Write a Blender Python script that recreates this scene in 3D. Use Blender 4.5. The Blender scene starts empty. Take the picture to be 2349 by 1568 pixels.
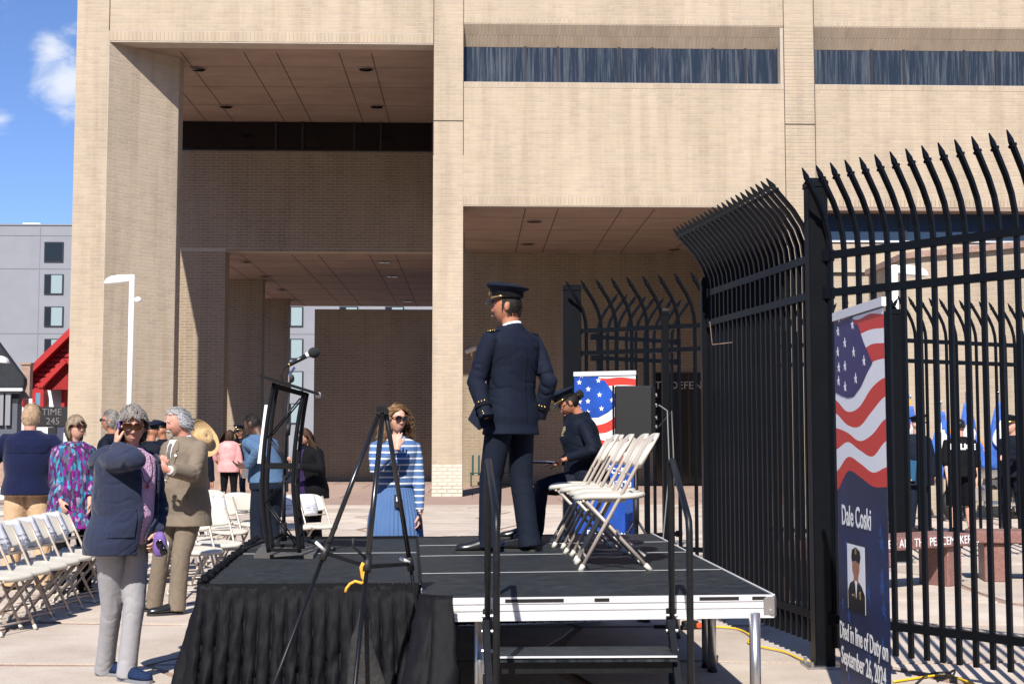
import bpy, bmesh, math, random
import numpy as np
from math import sin, cos, pi, radians, sqrt, atan, exp
from mathutils import Vector, Matrix, Euler
from mathutils.bvhtree import BVHTree

random.seed(7)
SC = bpy.context.scene
COL = SC.collection

# ---------------------------------------------------------------- camera
FPX, CX, CY = 3050.0, 1174.5, 784.0          # focal length in pixels of a 2349 px wide frame
PSI, PIT, EYE = radians(1.67), radians(4.2), 1.45
Rv = Vector((cos(PSI), -sin(PSI), 0))
F0 = Vector((sin(PSI), cos(PSI), 0))
Fv = F0 * cos(PIT) + Vector((0, 0, sin(PIT)))
Uv = -F0 * sin(PIT) + Vector((0, 0, cos(PIT)))
cam = bpy.data.cameras.new("camera"); cam.lens = FPX / 2349 * 36; cam.sensor_width = 36
cam.clip_start = 0.1; cam.clip_end = 2000
camo = bpy.data.objects.new("camera", cam); COL.objects.link(camo)
camo.matrix_world = Matrix(((Rv.x, Uv.x, -Fv.x, 0), (Rv.y, Uv.y, -Fv.y, 0), (Rv.z, Uv.z, -Fv.z, EYE), (0, 0, 0, 1)))
SC.camera = camo

def ray(px, py):
    return Fv + Rv * ((px - CX) / FPX) + Uv * ((CY - py) / FPX)
def P(px, py, Y):
    """point of the place seen at a pixel and standing at world depth Y"""
    d = ray(px, py); t = Y / d.y
    return Vector((d.x * t, Y, EYE + d.z * t))
def G(px, py, z=0.0):
    """point seen at a pixel on the level plane of height z"""
    d = ray(px, py); t = (z - EYE) / d.z
    return Vector((d.x * t, d.y * t, z))

# ---------------------------------------------------------------- sun, sky, exposure
SUN = Vector((-0.21, -1.035, 1.0)).normalized()
W = bpy.data.worlds.new("World"); SC.world = W; W.use_nodes = True
wn = W.node_tree.nodes; wl = W.node_tree.links; wn.clear()
wo = wn.new("ShaderNodeOutputWorld"); bg = wn.new("ShaderNodeBackground"); bg.inputs[1].default_value = 0.062
sky = wn.new("ShaderNodeTexSky"); sky.sky_type = 'NISHITA'; sky.sun_disc = False
sky.sun_elevation = math.asin(SUN.z); sky.sun_rotation = pi + 0.2
sky.altitude = 1600; sky.air_density = 1.0; sky.dust_density = 0.4; sky.ozone_density = 2.0
tc = wn.new("ShaderNodeTexCoord")
def wmath(op, a, b=None, c=None):
    n = wn.new("ShaderNodeMath"); n.operation = op
    for i, v in enumerate((a, b, c)):
        if v is None: continue
        if isinstance(v, (int, float)): n.inputs[i].default_value = v
        else: wl.new(v, n.inputs[i])
    return n.outputs[0]
nz = wn.new("ShaderNodeTexNoise"); nz.inputs['Scale'].default_value = 26; nz.inputs['Detail'].default_value = 9
nz.inputs['Roughness'].default_value = 0.6; nz.inputs['Distortion'].default_value = 0.4
mp = wn.new("ShaderNodeMapping"); mp.inputs['Scale'].default_value = (1, 1, 1.5); mp.inputs['Location'].default_value = (.3, .1, .2)
wl.new(tc.outputs['Generated'], mp.inputs[0]); wl.new(mp.outputs[0], nz.inputs['Vector'])
blob = None
for (px, py, r, a) in ((150, 195, .026, 1.25), (122, 115, .018, .8), (165, 75, .016, .35), (2, 275, .016, .9), (-160, 240, .05, 1), (-500, -300, .14, 1), (3000, 100, .2, 1), (2500, -900, .25, 1)):
    d = ray(px, py).normalized()
    dt = wn.new("ShaderNodeVectorMath"); dt.operation = 'DISTANCE'
    wl.new(tc.outputs['Generated'], dt.inputs[0]); dt.inputs[1].default_value = d
    g = wmath('SUBTRACT', 1.0, wmath('DIVIDE', dt.outputs['Value'], r))
    g = wmath('MULTIPLY', wmath('MAXIMUM', g, -1.0), a)
    blob = g if blob is None else wmath('MAXIMUM', blob, g)
nn = wmath('MULTIPLY', wmath('SUBTRACT', nz.outputs['Fac'], 0.5), 2.2)
cl = wmath('ADD', blob, nn)
mr = wn.new("ShaderNodeMapRange"); mr.interpolation_type = 'SMOOTHSTEP'
mr.inputs[1].default_value = 0.02; mr.inputs[2].default_value = 0.95; mr.inputs[3].default_value = 0; mr.inputs[4].default_value = .85
wl.new(cl, mr.inputs[0])
tint = wn.new("ShaderNodeMix"); tint.data_type = 'RGBA'; tint.blend_type = 'MULTIPLY'; tint.inputs[0].default_value = 1
wl.new(sky.outputs[0], tint.inputs[6]); tint.inputs[7].default_value = (1.25, 1.42, 1.85, 1)
mx = wn.new("ShaderNodeMix"); mx.data_type = 'RGBA'
wl.new(mr.outputs[0], mx.inputs[0]); wl.new(tint.outputs[2], mx.inputs[6]); mx.inputs[7].default_value = (10.5, 11., 11.8, 1)
wl.new(mx.outputs[2], bg.inputs[0]); wl.new(bg.outputs[0], wo.inputs[0])
sl = bpy.data.lights.new("sun", 'SUN'); sl.energy = 5.0; sl.angle = radians(0.53); sl.color = (1.0, 0.95, 0.88)
so = bpy.data.objects.new("sun", sl); COL.objects.link(so)
so.rotation_euler = SUN.to_track_quat('Z', 'Y').to_euler()
SC.cycles.diffuse_bounces = 1
SC.view_settings.view_transform = 'Standard'; SC.view_settings.look = 'None'
SC.view_settings.exposure = 0.52; SC.view_settings.gamma = 1; SC.view_settings.use_curve_mapping = False

# ---------------------------------------------------------------- materials
def mat(name, col, rough=.7, metal=0., spec=None, noise=0., nscale=8., bump=0., bscale=60., col2=None, sss=0., stretch=None, dust=0., coat=0., sheen=0.):
    m = bpy.data.materials.new(name); m.use_nodes = True
    N = m.node_tree.nodes; L = m.node_tree.links; b = N['Principled BSDF']
    b.inputs['Base Color'].default_value = (*col, 1); b.inputs['Roughness'].default_value = rough
    b.inputs['Metallic'].default_value = metal
    if spec is not None: b.inputs['Specular IOR Level'].default_value = spec
    if sss: b.inputs['Subsurface Weight'].default_value = sss; b.inputs['Subsurface Scale'].default_value = .01
    if coat: b.inputs['Coat Weight'].default_value = coat
    if sheen: b.inputs['Sheen Weight'].default_value = sheen
    t = N.new("ShaderNodeTexCoord"); v = t.outputs['Object']
    if stretch:
        mpn = N.new("ShaderNodeMapping"); mpn.inputs['Scale'].default_value = stretch; L.new(v, mpn.inputs[0]); v = mpn.outputs[0]
    if noise:
        n = N.new("ShaderNodeTexNoise"); n.inputs['Scale'].default_value = nscale; n.inputs['Detail'].default_value = 6; n.inputs['Roughness'].default_value = .62
        L.new(v, n.inputs['Vector'])
        r = N.new("ShaderNodeValToRGB"); c2 = col2 or tuple(c * (1 - noise) for c in col)
        r.color_ramp.elements[0].position = .3; r.color_ramp.elements[0].color = (*c2, 1)
        r.color_ramp.elements[1].position = .7; r.color_ramp.elements[1].color = (*(tuple(min(1, c * (1 + noise * .6)) for c in col) if not col2 else col), 1)
        L.new(n.outputs['Fac'], r.inputs[0]); L.new(r.outputs[0], b.inputs['Base Color'])
    if bump:
        n2 = N.new("ShaderNodeTexNoise"); n2.inputs['Scale'].default_value = bscale; n2.inputs['Detail'].default_value = 5
        L.new(v, n2.inputs['Vector'])
        bp = N.new("ShaderNodeBump"); bp.inputs['Strength'].default_value = bump; bp.inputs['Distance'].default_value = .02
        L.new(n2.outputs['Fac'], bp.inputs['Height']); L.new(bp.outputs[0], b.inputs['Normal'])
    return m

def brick_mat(name, base, dark, warm):
    m = bpy.data.materials.new(name); m.use_nodes = True
    N = m.node_tree.nodes; L = m.node_tree.links; b = N['Principled BSDF']; b.inputs['Roughness'].default_value = .9
    b.inputs['Specular IOR Level'].default_value = .2
    at = N.new("ShaderNodeAttribute"); at.attribute_name = 'tone'
    oi = N.new("ShaderNodeObjectInfo")
    ad = N.new("ShaderNodeMath"); ad.operation = 'ADD'; L.new(at.outputs['Fac'], ad.inputs[0]); L.new(oi.outputs['Random'], ad.inputs[1])
    fr = N.new("ShaderNodeMath"); fr.operation = 'FRACT'; L.new(ad.outputs[0], fr.inputs[0])
    r = N.new("ShaderNodeValToRGB"); L.new(fr.outputs[0], r.inputs[0])
    e = r.color_ramp.elements; e[0].color = (*dark, 1); e[1].color = (*warm, 1); e[1].position = 1
    x = e.new(.35); x.color = (*base, 1); x = e.new(.75); x.color = (*[c * 1.05 for c in base], 1)
    g = N.new("ShaderNodeNewGeometry"); n = N.new("ShaderNodeTexNoise"); n.inputs['Scale'].default_value = .42; n.inputs['Detail'].default_value = 10; n.inputs['Roughness'].default_value = .6
    mp = N.new("ShaderNodeMapping"); mp.inputs['Scale'].default_value = (1.4, 1.4, .7); L.new(g.outputs['Position'], mp.inputs[0]); L.new(mp.outputs[0], n.inputs['Vector'])
    r2 = N.new("ShaderNodeValToRGB"); r2.color_ramp.elements[0].position = .3; r2.color_ramp.elements[0].color = (.86, .83, .76, 1)
    r2.color_ramp.elements[1].position = .72; r2.color_ramp.elements[1].color = (1.07, 1.03, .97, 1); L.new(n.outputs['Fac'], r2.inputs[0])
    mu = N.new("ShaderNodeMix"); mu.data_type = 'RGBA'; mu.blend_type = 'MULTIPLY'; mu.inputs[0].default_value = 1
    L.new(r.outputs[0], mu.inputs[6]); L.new(r2.outputs[0], mu.inputs[7])
    ns = N.new("ShaderNodeTexNoise"); ns.inputs['Scale'].default_value = 1.6; ns.inputs['Detail'].default_value = 7; mps = N.new("ShaderNodeMapping"); mps.inputs['Scale'].default_value = (2.2, 2.2, .18)
    L.new(g.outputs['Position'], mps.inputs[0]); L.new(mps.outputs[0], ns.inputs['Vector'])
    rs_ = N.new("ShaderNodeValToRGB"); rs_.color_ramp.elements[0].position = .34; rs_.color_ramp.elements[0].color = (.88, .86, .84, 1); rs_.color_ramp.elements[1].position = .55; rs_.color_ramp.elements[1].color = (1.02, 1.01, 1., 1)
    L.new(ns.outputs['Fac'], rs_.inputs[0]); mu2 = N.new("ShaderNodeMix"); mu2.data_type = 'RGBA'; mu2.blend_type = 'MULTIPLY'; mu2.inputs[0].default_value = 1
    L.new(mu.outputs[2], mu2.inputs[6]); L.new(rs_.outputs[0], mu2.inputs[7]); L.new(mu2.outputs[2], b.inputs['Base Color'])
    n3 = N.new("ShaderNodeTexNoise"); n3.inputs['Scale'].default_value = 45; n3.inputs['Detail'].default_value = 4; L.new(g.outputs['Position'], n3.inputs['Vector'])
    bp = N.new("ShaderNodeBump"); bp.inputs['Strength'].default_value = .35; bp.inputs['Distance'].default_value = .01; L.new(n3.outputs['Fac'], bp.inputs['Height']); L.new(bp.outputs[0], b.inputs['Normal'])
    return m

M = {}
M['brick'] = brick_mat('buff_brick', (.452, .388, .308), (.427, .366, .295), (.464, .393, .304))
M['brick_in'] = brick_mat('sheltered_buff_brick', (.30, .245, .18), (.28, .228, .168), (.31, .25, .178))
M['brick_white'] = mat('painted_brick', (.62, .55, .44), .9, noise=.2, nscale=9, bump=.3)
M['mortar'] = mat('mortar', (.455, .395, .325), .95, noise=.12, nscale=3, bump=.3, bscale=40)
M['soffit'] = mat('soffit_concrete', (.315, .235, .185), .85, noise=.2, nscale=.9, bump=.1, bscale=20, stretch=(1, 2.2, 1))
M['joint'] = mat('dark_joint', (.06, .045, .04), .9)
M['black'] = mat('black_metal', (.006, .0065, .008), .42, spec=.28, noise=.3, nscale=14, bump=.02, bscale=90)
M['fence'] = mat('black_fence_paint', (.003, .004, .006), .45, spec=.16, noise=.3, nscale=7)
M['rail'] = mat('worn_black_rail', (.008, .009, .011), .42, spec=.3, noise=.5, nscale=30)
M['dark'] = mat('dark_rubber', (.007, .007, .008), .6)
M['alu'] = mat('brushed_aluminium', (.80, .80, .81), .45, metal=.35, noise=.08, nscale=30, stretch=(.2, 4, 4))
M['steel'] = mat('galvanised_leg', (.52, .51, .50), .32, metal=.9, noise=.12, nscale=20)
M['white'] = mat('white_paint', (.82, .82, .82), .45)
M['grey_wall'] = mat('grey_stucco', (.24, .25, .27), .9, noise=.08, nscale=.6, bump=.1)
M['grey_joint'] = mat('grey_panel_joint', (.22, .23, .25), .9)
M['red'] = mat('red_trim', (.40, .010, .010), .6, noise=.15, nscale=2)
M['red_shingle'] = mat('red_shingles', (.30, .010, .011), .8, noise=.3, nscale=5)
M['roof_dark'] = mat('dark_roof_shingles', (.02, .023, .028), .85, noise=.35, nscale=4)
M['house_dark'] = mat('dark_siding', (.09, .10, .12), .8)
M['granite'] = mat('red_granite', (.30, .155, .13), .45, noise=.55, nscale=60, col2=(.15, .07, .06))
M['pinkstone'] = mat('pink_stone', (.38, .255, .20), .85, noise=.3, nscale=7, bump=.3)
M['skirt'] = mat('black_skirt_cloth', (.0065, .0065, .0085), .65, spec=.14, noise=.25, nscale=30, bump=.12, bscale=420)
M['resin'] = mat('ivory_resin', (.61, .575, .49), .45, noise=.04, nscale=5)
M['tube'] = mat('beige_chair_tube', (.46, .39, .33), .38, metal=.25)
M['paper'] = mat('white_paper', (.72, .73, .78), .7)
M['ink'] = mat('dark_ink', (.03, .03, .06), .7)
M['white_ink'] = mat('white_print', (.85, .85, .86), .55)
M['navy_print'] = mat('navy_banner_print', (.010, .022, .085), .45, noise=.5, nscale=2.2)
M['blue_print'] = mat('blue_banner_print', (.012, .07, .38), .45, noise=.4, nscale=3)
M['canton'] = mat('canton_print', (.03, .025, .13), .45)
M['blue_star'] = mat('blue_star_print', (.018, .06, .22), .45)
M['red_print'] = mat('red_banner_print', (.66, .045, .03), .45)
M['yellow'] = mat('yellow_cord', (.80, .50, .01), .5)
M['rope'] = mat('yellow_rope', (.85, .42, .04), .6, noise=.3, nscale=120)
M['orange'] = mat('orange_plastic', (.8, .10, .02), .4)
M['gold'] = mat('gold_metal', (.85, .55, .18), .25, metal=.9)
M['green'] = mat('dark_green_bench', (.02, .06, .05), .5)
M['leather'] = mat('black_leather', (.012, .012, .013), .25, spec=.6)
M['sole'] = mat('black_sole', (.03, .03, .03), .8); M['sole_grey'] = mat('grey_sole', (.20, .21, .24), .8)
M['straw'] = mat('straw_weave', (.62, .42, .20), .75, noise=.25, nscale=10, bump=.5, bscale=150, stretch=(1, 1, 6))
M['lens'] = mat('sunglass_lens', (.028, .010, .004), .12, spec=.5)
M['lens_dark'] = mat('dark_lens', (.006, .006, .008), .06, spec=.8)
M['tortoise'] = mat('tortoiseshell', (.10, .03, .012), .25, noise=.7, nscale=60)
M['glass_frame'] = mat('glasses_frame', (.03, .03, .035), .3)
M['eye'] = mat('eye_white', (.7, .66, .62), .2)
M['iris'] = mat('iris', (.03, .02, .015), .2)
M['foam'] = mat('black_foam', (.02, .02, .024), .95, bump=.6, bscale=300)
M['chrome'] = mat('chrome', (.8, .8, .8), .12, metal=1)

def glass_mat(name, col, rough=.07, spec=1.0, streak=False):
    m = mat(name, col, rough, spec=spec)
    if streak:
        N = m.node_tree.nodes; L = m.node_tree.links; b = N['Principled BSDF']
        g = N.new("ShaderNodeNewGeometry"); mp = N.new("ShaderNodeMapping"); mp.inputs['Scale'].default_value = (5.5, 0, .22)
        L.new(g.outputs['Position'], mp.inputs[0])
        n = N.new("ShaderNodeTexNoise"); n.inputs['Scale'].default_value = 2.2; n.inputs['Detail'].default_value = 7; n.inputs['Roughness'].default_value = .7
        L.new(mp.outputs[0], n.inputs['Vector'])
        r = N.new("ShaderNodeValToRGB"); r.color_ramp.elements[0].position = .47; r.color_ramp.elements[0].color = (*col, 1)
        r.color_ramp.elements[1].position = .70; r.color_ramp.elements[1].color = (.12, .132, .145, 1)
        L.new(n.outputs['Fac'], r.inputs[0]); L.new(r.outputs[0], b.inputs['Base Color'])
    return m
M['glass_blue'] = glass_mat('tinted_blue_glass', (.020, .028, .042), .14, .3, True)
M['glass_plain'] = glass_mat('plain_blue_glass', (.028, .05, .09), .1, .5)
M['glass_dark'] = glass_mat('dark_glass', (.008, .008, .009), .1, .4)
M['glass_far'] = glass_mat('far_glass', (.015, .02, .024), .1, .3)
M['blind'] = mat('pale_blind', (.24, .32, .33), .6)

def concrete_mat(name, a, b2, scale=2.):
    m = mat(name, a, .88, noise=.0)
    N = m.node_tree.nodes; L = m.node_tree.links; b = N['Principled BSDF']; b.inputs['Specular IOR Level'].default_value = .25
    g = N.new("ShaderNodeNewGeometry"); oi = N.new("ShaderNodeObjectInfo")
    n = N.new("ShaderNodeTexNoise"); n.inputs['Scale'].default_value = scale; n.inputs['Detail'].default_value = 9; n.inputs['Roughness'].default_value = .65
    L.new(g.outputs['Position'], n.inputs['Vector'])
    r = N.new("ShaderNodeValToRGB"); r.color_ramp.elements[0].position = .32; r.color_ramp.elements[0].color = (*b2, 1)
    r.color_ramp.elements[1].position = .62; r.color_ramp.elements[1].color = (*a, 1); L.new(n.outputs['Fac'], r.inputs[0])
    hs = N.new("ShaderNodeHueSaturation"); mr = N.new("ShaderNodeMapRange"); mr.inputs[3].default_value = .84; mr.inputs[4].default_value = 1.06
    L.new(oi.outputs['Random'], mr.inputs[0]); L.new(mr.outputs[0], hs.inputs['Value']); L.new(r.outputs[0], hs.inputs['Color'])
    n4 = N.new("ShaderNodeTexNoise"); n4.inputs['Scale'].default_value = 90; n4.inputs['Detail'].default_value = 3; L.new(g.outputs['Position'], n4.inputs['Vector'])
    r4 = N.new("ShaderNodeValToRGB"); r4.color_ramp.elements[0].position = .35; r4.color_ramp.elements[0].color = (.86, .84, .82, 1); r4.color_ramp.elements[1].position = .55; r4.color_ramp.elements[1].color = (1, 1, 1, 1)
    L.new(n4.outputs['Fac'], r4.inputs[0])
    mu = N.new("ShaderNodeMix"); mu.data_type = 'RGBA'; mu.blend_type = 'MULTIPLY'; mu.inputs[0].default_value = 1
    L.new(hs.outputs[0], mu.inputs[6]); L.new(r4.outputs[0], mu.inputs[7]); L.new(mu.outputs[2], b.inputs['Base Color'])
    bp = N.new("ShaderNodeBump"); bp.inputs['Strength'].default_value = .25; bp.inputs['Distance'].default_value = .01; L.new(n4.outputs['Fac'], bp.inputs['Height']); L.new(bp.outputs[0], b.inputs['Normal'])
    return m
M['slab'] = concrete_mat('pale_concrete', (.60, .52, .44), (.455, .375, .305), 1.3)
M['slab_pink'] = concrete_mat('pink_concrete', (.44, .315, .255), (.37, .26, .21), 1.2)
M['gravel'] = mat('red_gravel', (.38, .25, .19), .95, noise=.35, nscale=40, bump=.8, bscale=80)
M['asphalt'] = mat('asphalt', (.06, .06, .06), .9, noise=.3, nscale=5)

def deck_mat():
    m = mat('scuffed_black_deck', (.032, .035, .042), .6, spec=.10)
    N = m.node_tree.nodes; L = m.node_tree.links; b = N['Principled BSDF']
    g = N.new("ShaderNodeNewGeometry"); mp = N.new("ShaderNodeMapping"); mp.inputs['Scale'].default_value = (5, 22, 1); L.new(g.outputs['Position'], mp.inputs[0])
    n = N.new("ShaderNodeTexNoise"); n.inputs['Scale'].default_value = 2.4; n.inputs['Detail'].default_value = 9; n.inputs['Roughness'].default_value = .72; n.inputs['Distortion'].default_value = .7
    L.new(mp.outputs[0], n.inputs['Vector'])
    r = N.new("ShaderNodeValToRGB"); r.color_ramp.elements[0].position = .40; r.color_ramp.elements[0].color = (.007, .012, .016, 1)
    r.color_ramp.elements[1].position = .76; r.color_ramp.elements[1].color = (.066, .068, .073, 1); L.new(n.outputs['Fac'], r.inputs[0]); L.new(r.outputs[0], b.inputs['Base Color'])
    r2 = N.new("ShaderNodeMapRange"); r2.inputs[3].default_value = .42; r2.inputs[4].default_value = .75; L.new(n.outputs['Fac'], r2.inputs[0]); L.new(r2.outputs[0], b.inputs['Roughness'])
    return m
M['deck'] = deck_mat()

def cloth(name, col, weave=.15, vary=.18, rough=.85, sheen=.0, bs=260):
    return mat(name, col, rough, spec=.12, noise=vary, nscale=7, bump=weave, bscale=bs, sheen=sheen)
M['navy_wool'] = cloth('navy_uniform_wool', (.0095, .0135, .027), .12, .15, .8)
M['navy_trouser'] = cloth('navy_uniform_trousers', (.0105, .0145, .027), .12, .15, .8)
M['uniform_dark'] = cloth('dark_blue_uniform', (.006, .009, .018), .12, .15, .7)
M['black_cloth'] = cloth('black_cloth', (.006, .006, .0075), .15, .2, .8)
M['hoodie'] = cloth('navy_hoodie_fleece', (.024, .031, .062), .2, .12, .95, .15)
M['fleece'] = cloth('deep_navy_fleece', (.008, .012, .045), .25, .12, .95, .15)
M['pink_knit'] = cloth('pink_knit', (.66, .40, .56), .8, .2, .9, .1, 90)
M['jeans'] = cloth('pale_grey_denim', (.36, .355, .375), .25, .12, .85)
M['suit'] = cloth('taupe_suit_wool', (.20, .162, .122), .15, .1, .8)
M['khaki'] = cloth('khaki_cotton', (.60, .41, .25), .15, .12, .85)
M['sky_shirt'] = cloth('light_blue_shirt', (.085, .15, .255), .1, .1, .75)
M['dress_blue'] = cloth('blue_dress', (.085, .16, .33), .2, .08, .85)
M['pink_blouse'] = cloth('pink_blouse', (.70, .34, .33), .2, .3, .8)
M['purple_top'] = cloth('dark_purple_top', (.035, .02, .07), .2, .1, .85)
M['shirt_white'] = cloth('white_shirt', (.80, .80, .82), .1, .05, .7)
M['tie'] = cloth('grey_tie', (.16, .14, .14), .3, .4, .6)
M['flag_blue'] = cloth('flag_blue', (.07, .17, .55), .1, .25, .6)
M['sneaker'] = cloth('blue_sneaker_knit', (.014, .028, .075), .6, .3, .8, .0, 80)
M['purple'] = mat('purple_fabric', (.17, .09, .34), .6, noise=.3, nscale=20)
M['lip'] = mat('lips', (.42, .14, .11), .45)
M['lip_dark'] = mat('lips_dark', (.22, .08, .06), .45)
def skin(name, c, n=.14):
    m = mat(name, c, .5, spec=.35, noise=n, nscale=16, sss=.12, bump=.12, bscale=70, col2=(c[0] * .86, c[1] * .70, c[2] * .66))
    return m
M['skin_pale'] = skin('pale_skin', (.66, .40, .30)); M['skin_ruddy'] = skin('ruddy_skin', (.64, .34, .26))
M['skin_tan'] = skin('tan_skin', (.46, .22, .13)); M['skin_brown'] = skin('brown_skin', (.27, .125, .075)); M['skin_dark'] = skin('deep_brown_skin', (.10, .05, .032))
def hairm(name, a, b): return mat(name, a, .6, spec=.3, noise=.5, nscale=25, col2=b, bump=.5, bscale=120, stretch=(1, 1, .35))
M['hair_grey'] = hairm('grey_hair', (.40, .37, .34), (.13, .115, .10)); M['hair_silver'] = hairm('silver_hair', (.62, .62, .63), (.34, .34, .35))
M['hair_black'] = hairm('black_hair', (.022, .017, .014), (.008, .007, .006)); M['hair_sandy'] = hairm('sandy_hair', (.60, .42, .27), (.40, .26, .16))
M['hair_blonde'] = hairm('ash_blonde_hair', (.50, .40, .29), (.20, .14, .09)); M['hair_curly'] = hairm('golden_brown_hair', (.52, .31, .15), (.20, .10, .045))
M['hair_brown'] = hairm('dark_brown_hair', (.09, .04, .022), (.022, .012, .008))

def floral():
    m = cloth('floral_blouse', (.2, .03, .2)); N = m.node_tree.nodes; L = m.node_tree.links; b = N['Principled BSDF']
    t = N.new("ShaderNodeTexCoord"); mp = N.new("ShaderNodeMapping"); mp.inputs['Scale'].default_value = (1.5, 1.5, .55); mp.inputs['Rotation'].default_value = (0, .5, 0)
    n = N.new("ShaderNodeTexNoise"); n.inputs['Scale'].default_value = 9
    L.new(t.outputs['Object'], mp.inputs[0]); v = N.new("ShaderNodeTexVoronoi"); v.inputs['Scale'].default_value = 34; L.new(mp.outputs[0], v.inputs['Vector'])
    r = N.new("ShaderNodeValToRGB"); r.color_ramp.interpolation = 'CONSTANT'; e = r.color_ramp.elements
    e[0].color = (.05, .03, .07, 1); e[1].position = .22; e[1].color = (.20, .015, .19, 1)
    for p, c in ((.42, (.10, .09, .14)), (.55, (.05, .26, .38)), (.68, (.10, .015, .11)), (.8, (.30, .22, .35)), (.88, (.03, .10, .22))):
        x = e.new(p); x.color = (*c, 1)
    s = N.new("ShaderNodeSeparateColor"); L.new(v.outputs['Color'], s.inputs[0]); L.new(s.outputs[0], r.inputs[0]); L.new(r.outputs[0], b.inputs['Base Color'])
    return m
M['floral'] = floral()
def striped():
    m = cloth('blue_white_striped_knit', (.085, .16, .33)); N = m.node_tree.nodes; L = m.node_tree.links; b = N['Principled BSDF']
    t = N.new("ShaderNodeTexCoord"); s = N.new("ShaderNodeSeparateXYZ"); L.new(t.outputs['Object'], s.inputs[0])
    a = N.new("ShaderNodeMath"); a.operation = 'MULTIPLY'; a.inputs[1].default_value = 1 / .052; L.new(s.outputs[2], a.inputs[0])
    f = N.new("ShaderNodeMath"); f.operation = 'FRACT'; L.new(a.outputs[0], f.inputs[0])
    g = N.new("ShaderNodeMath"); g.operation = 'GREATER_THAN'; g.inputs[1].default_value = .76; L.new(f.outputs[0], g.inputs[0])
    x = N.new("ShaderNodeMix"); x.data_type = 'RGBA'; L.new(g.outputs[0], x.inputs[0]); x.inputs[6].default_value = (.085, .16, .33, 1); x.inputs[7].default_value = (.75, .75, .76, 1)
    L.new(x.outputs[2], b.inputs['Base Color']); return m
M['striped'] = striped()

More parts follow.
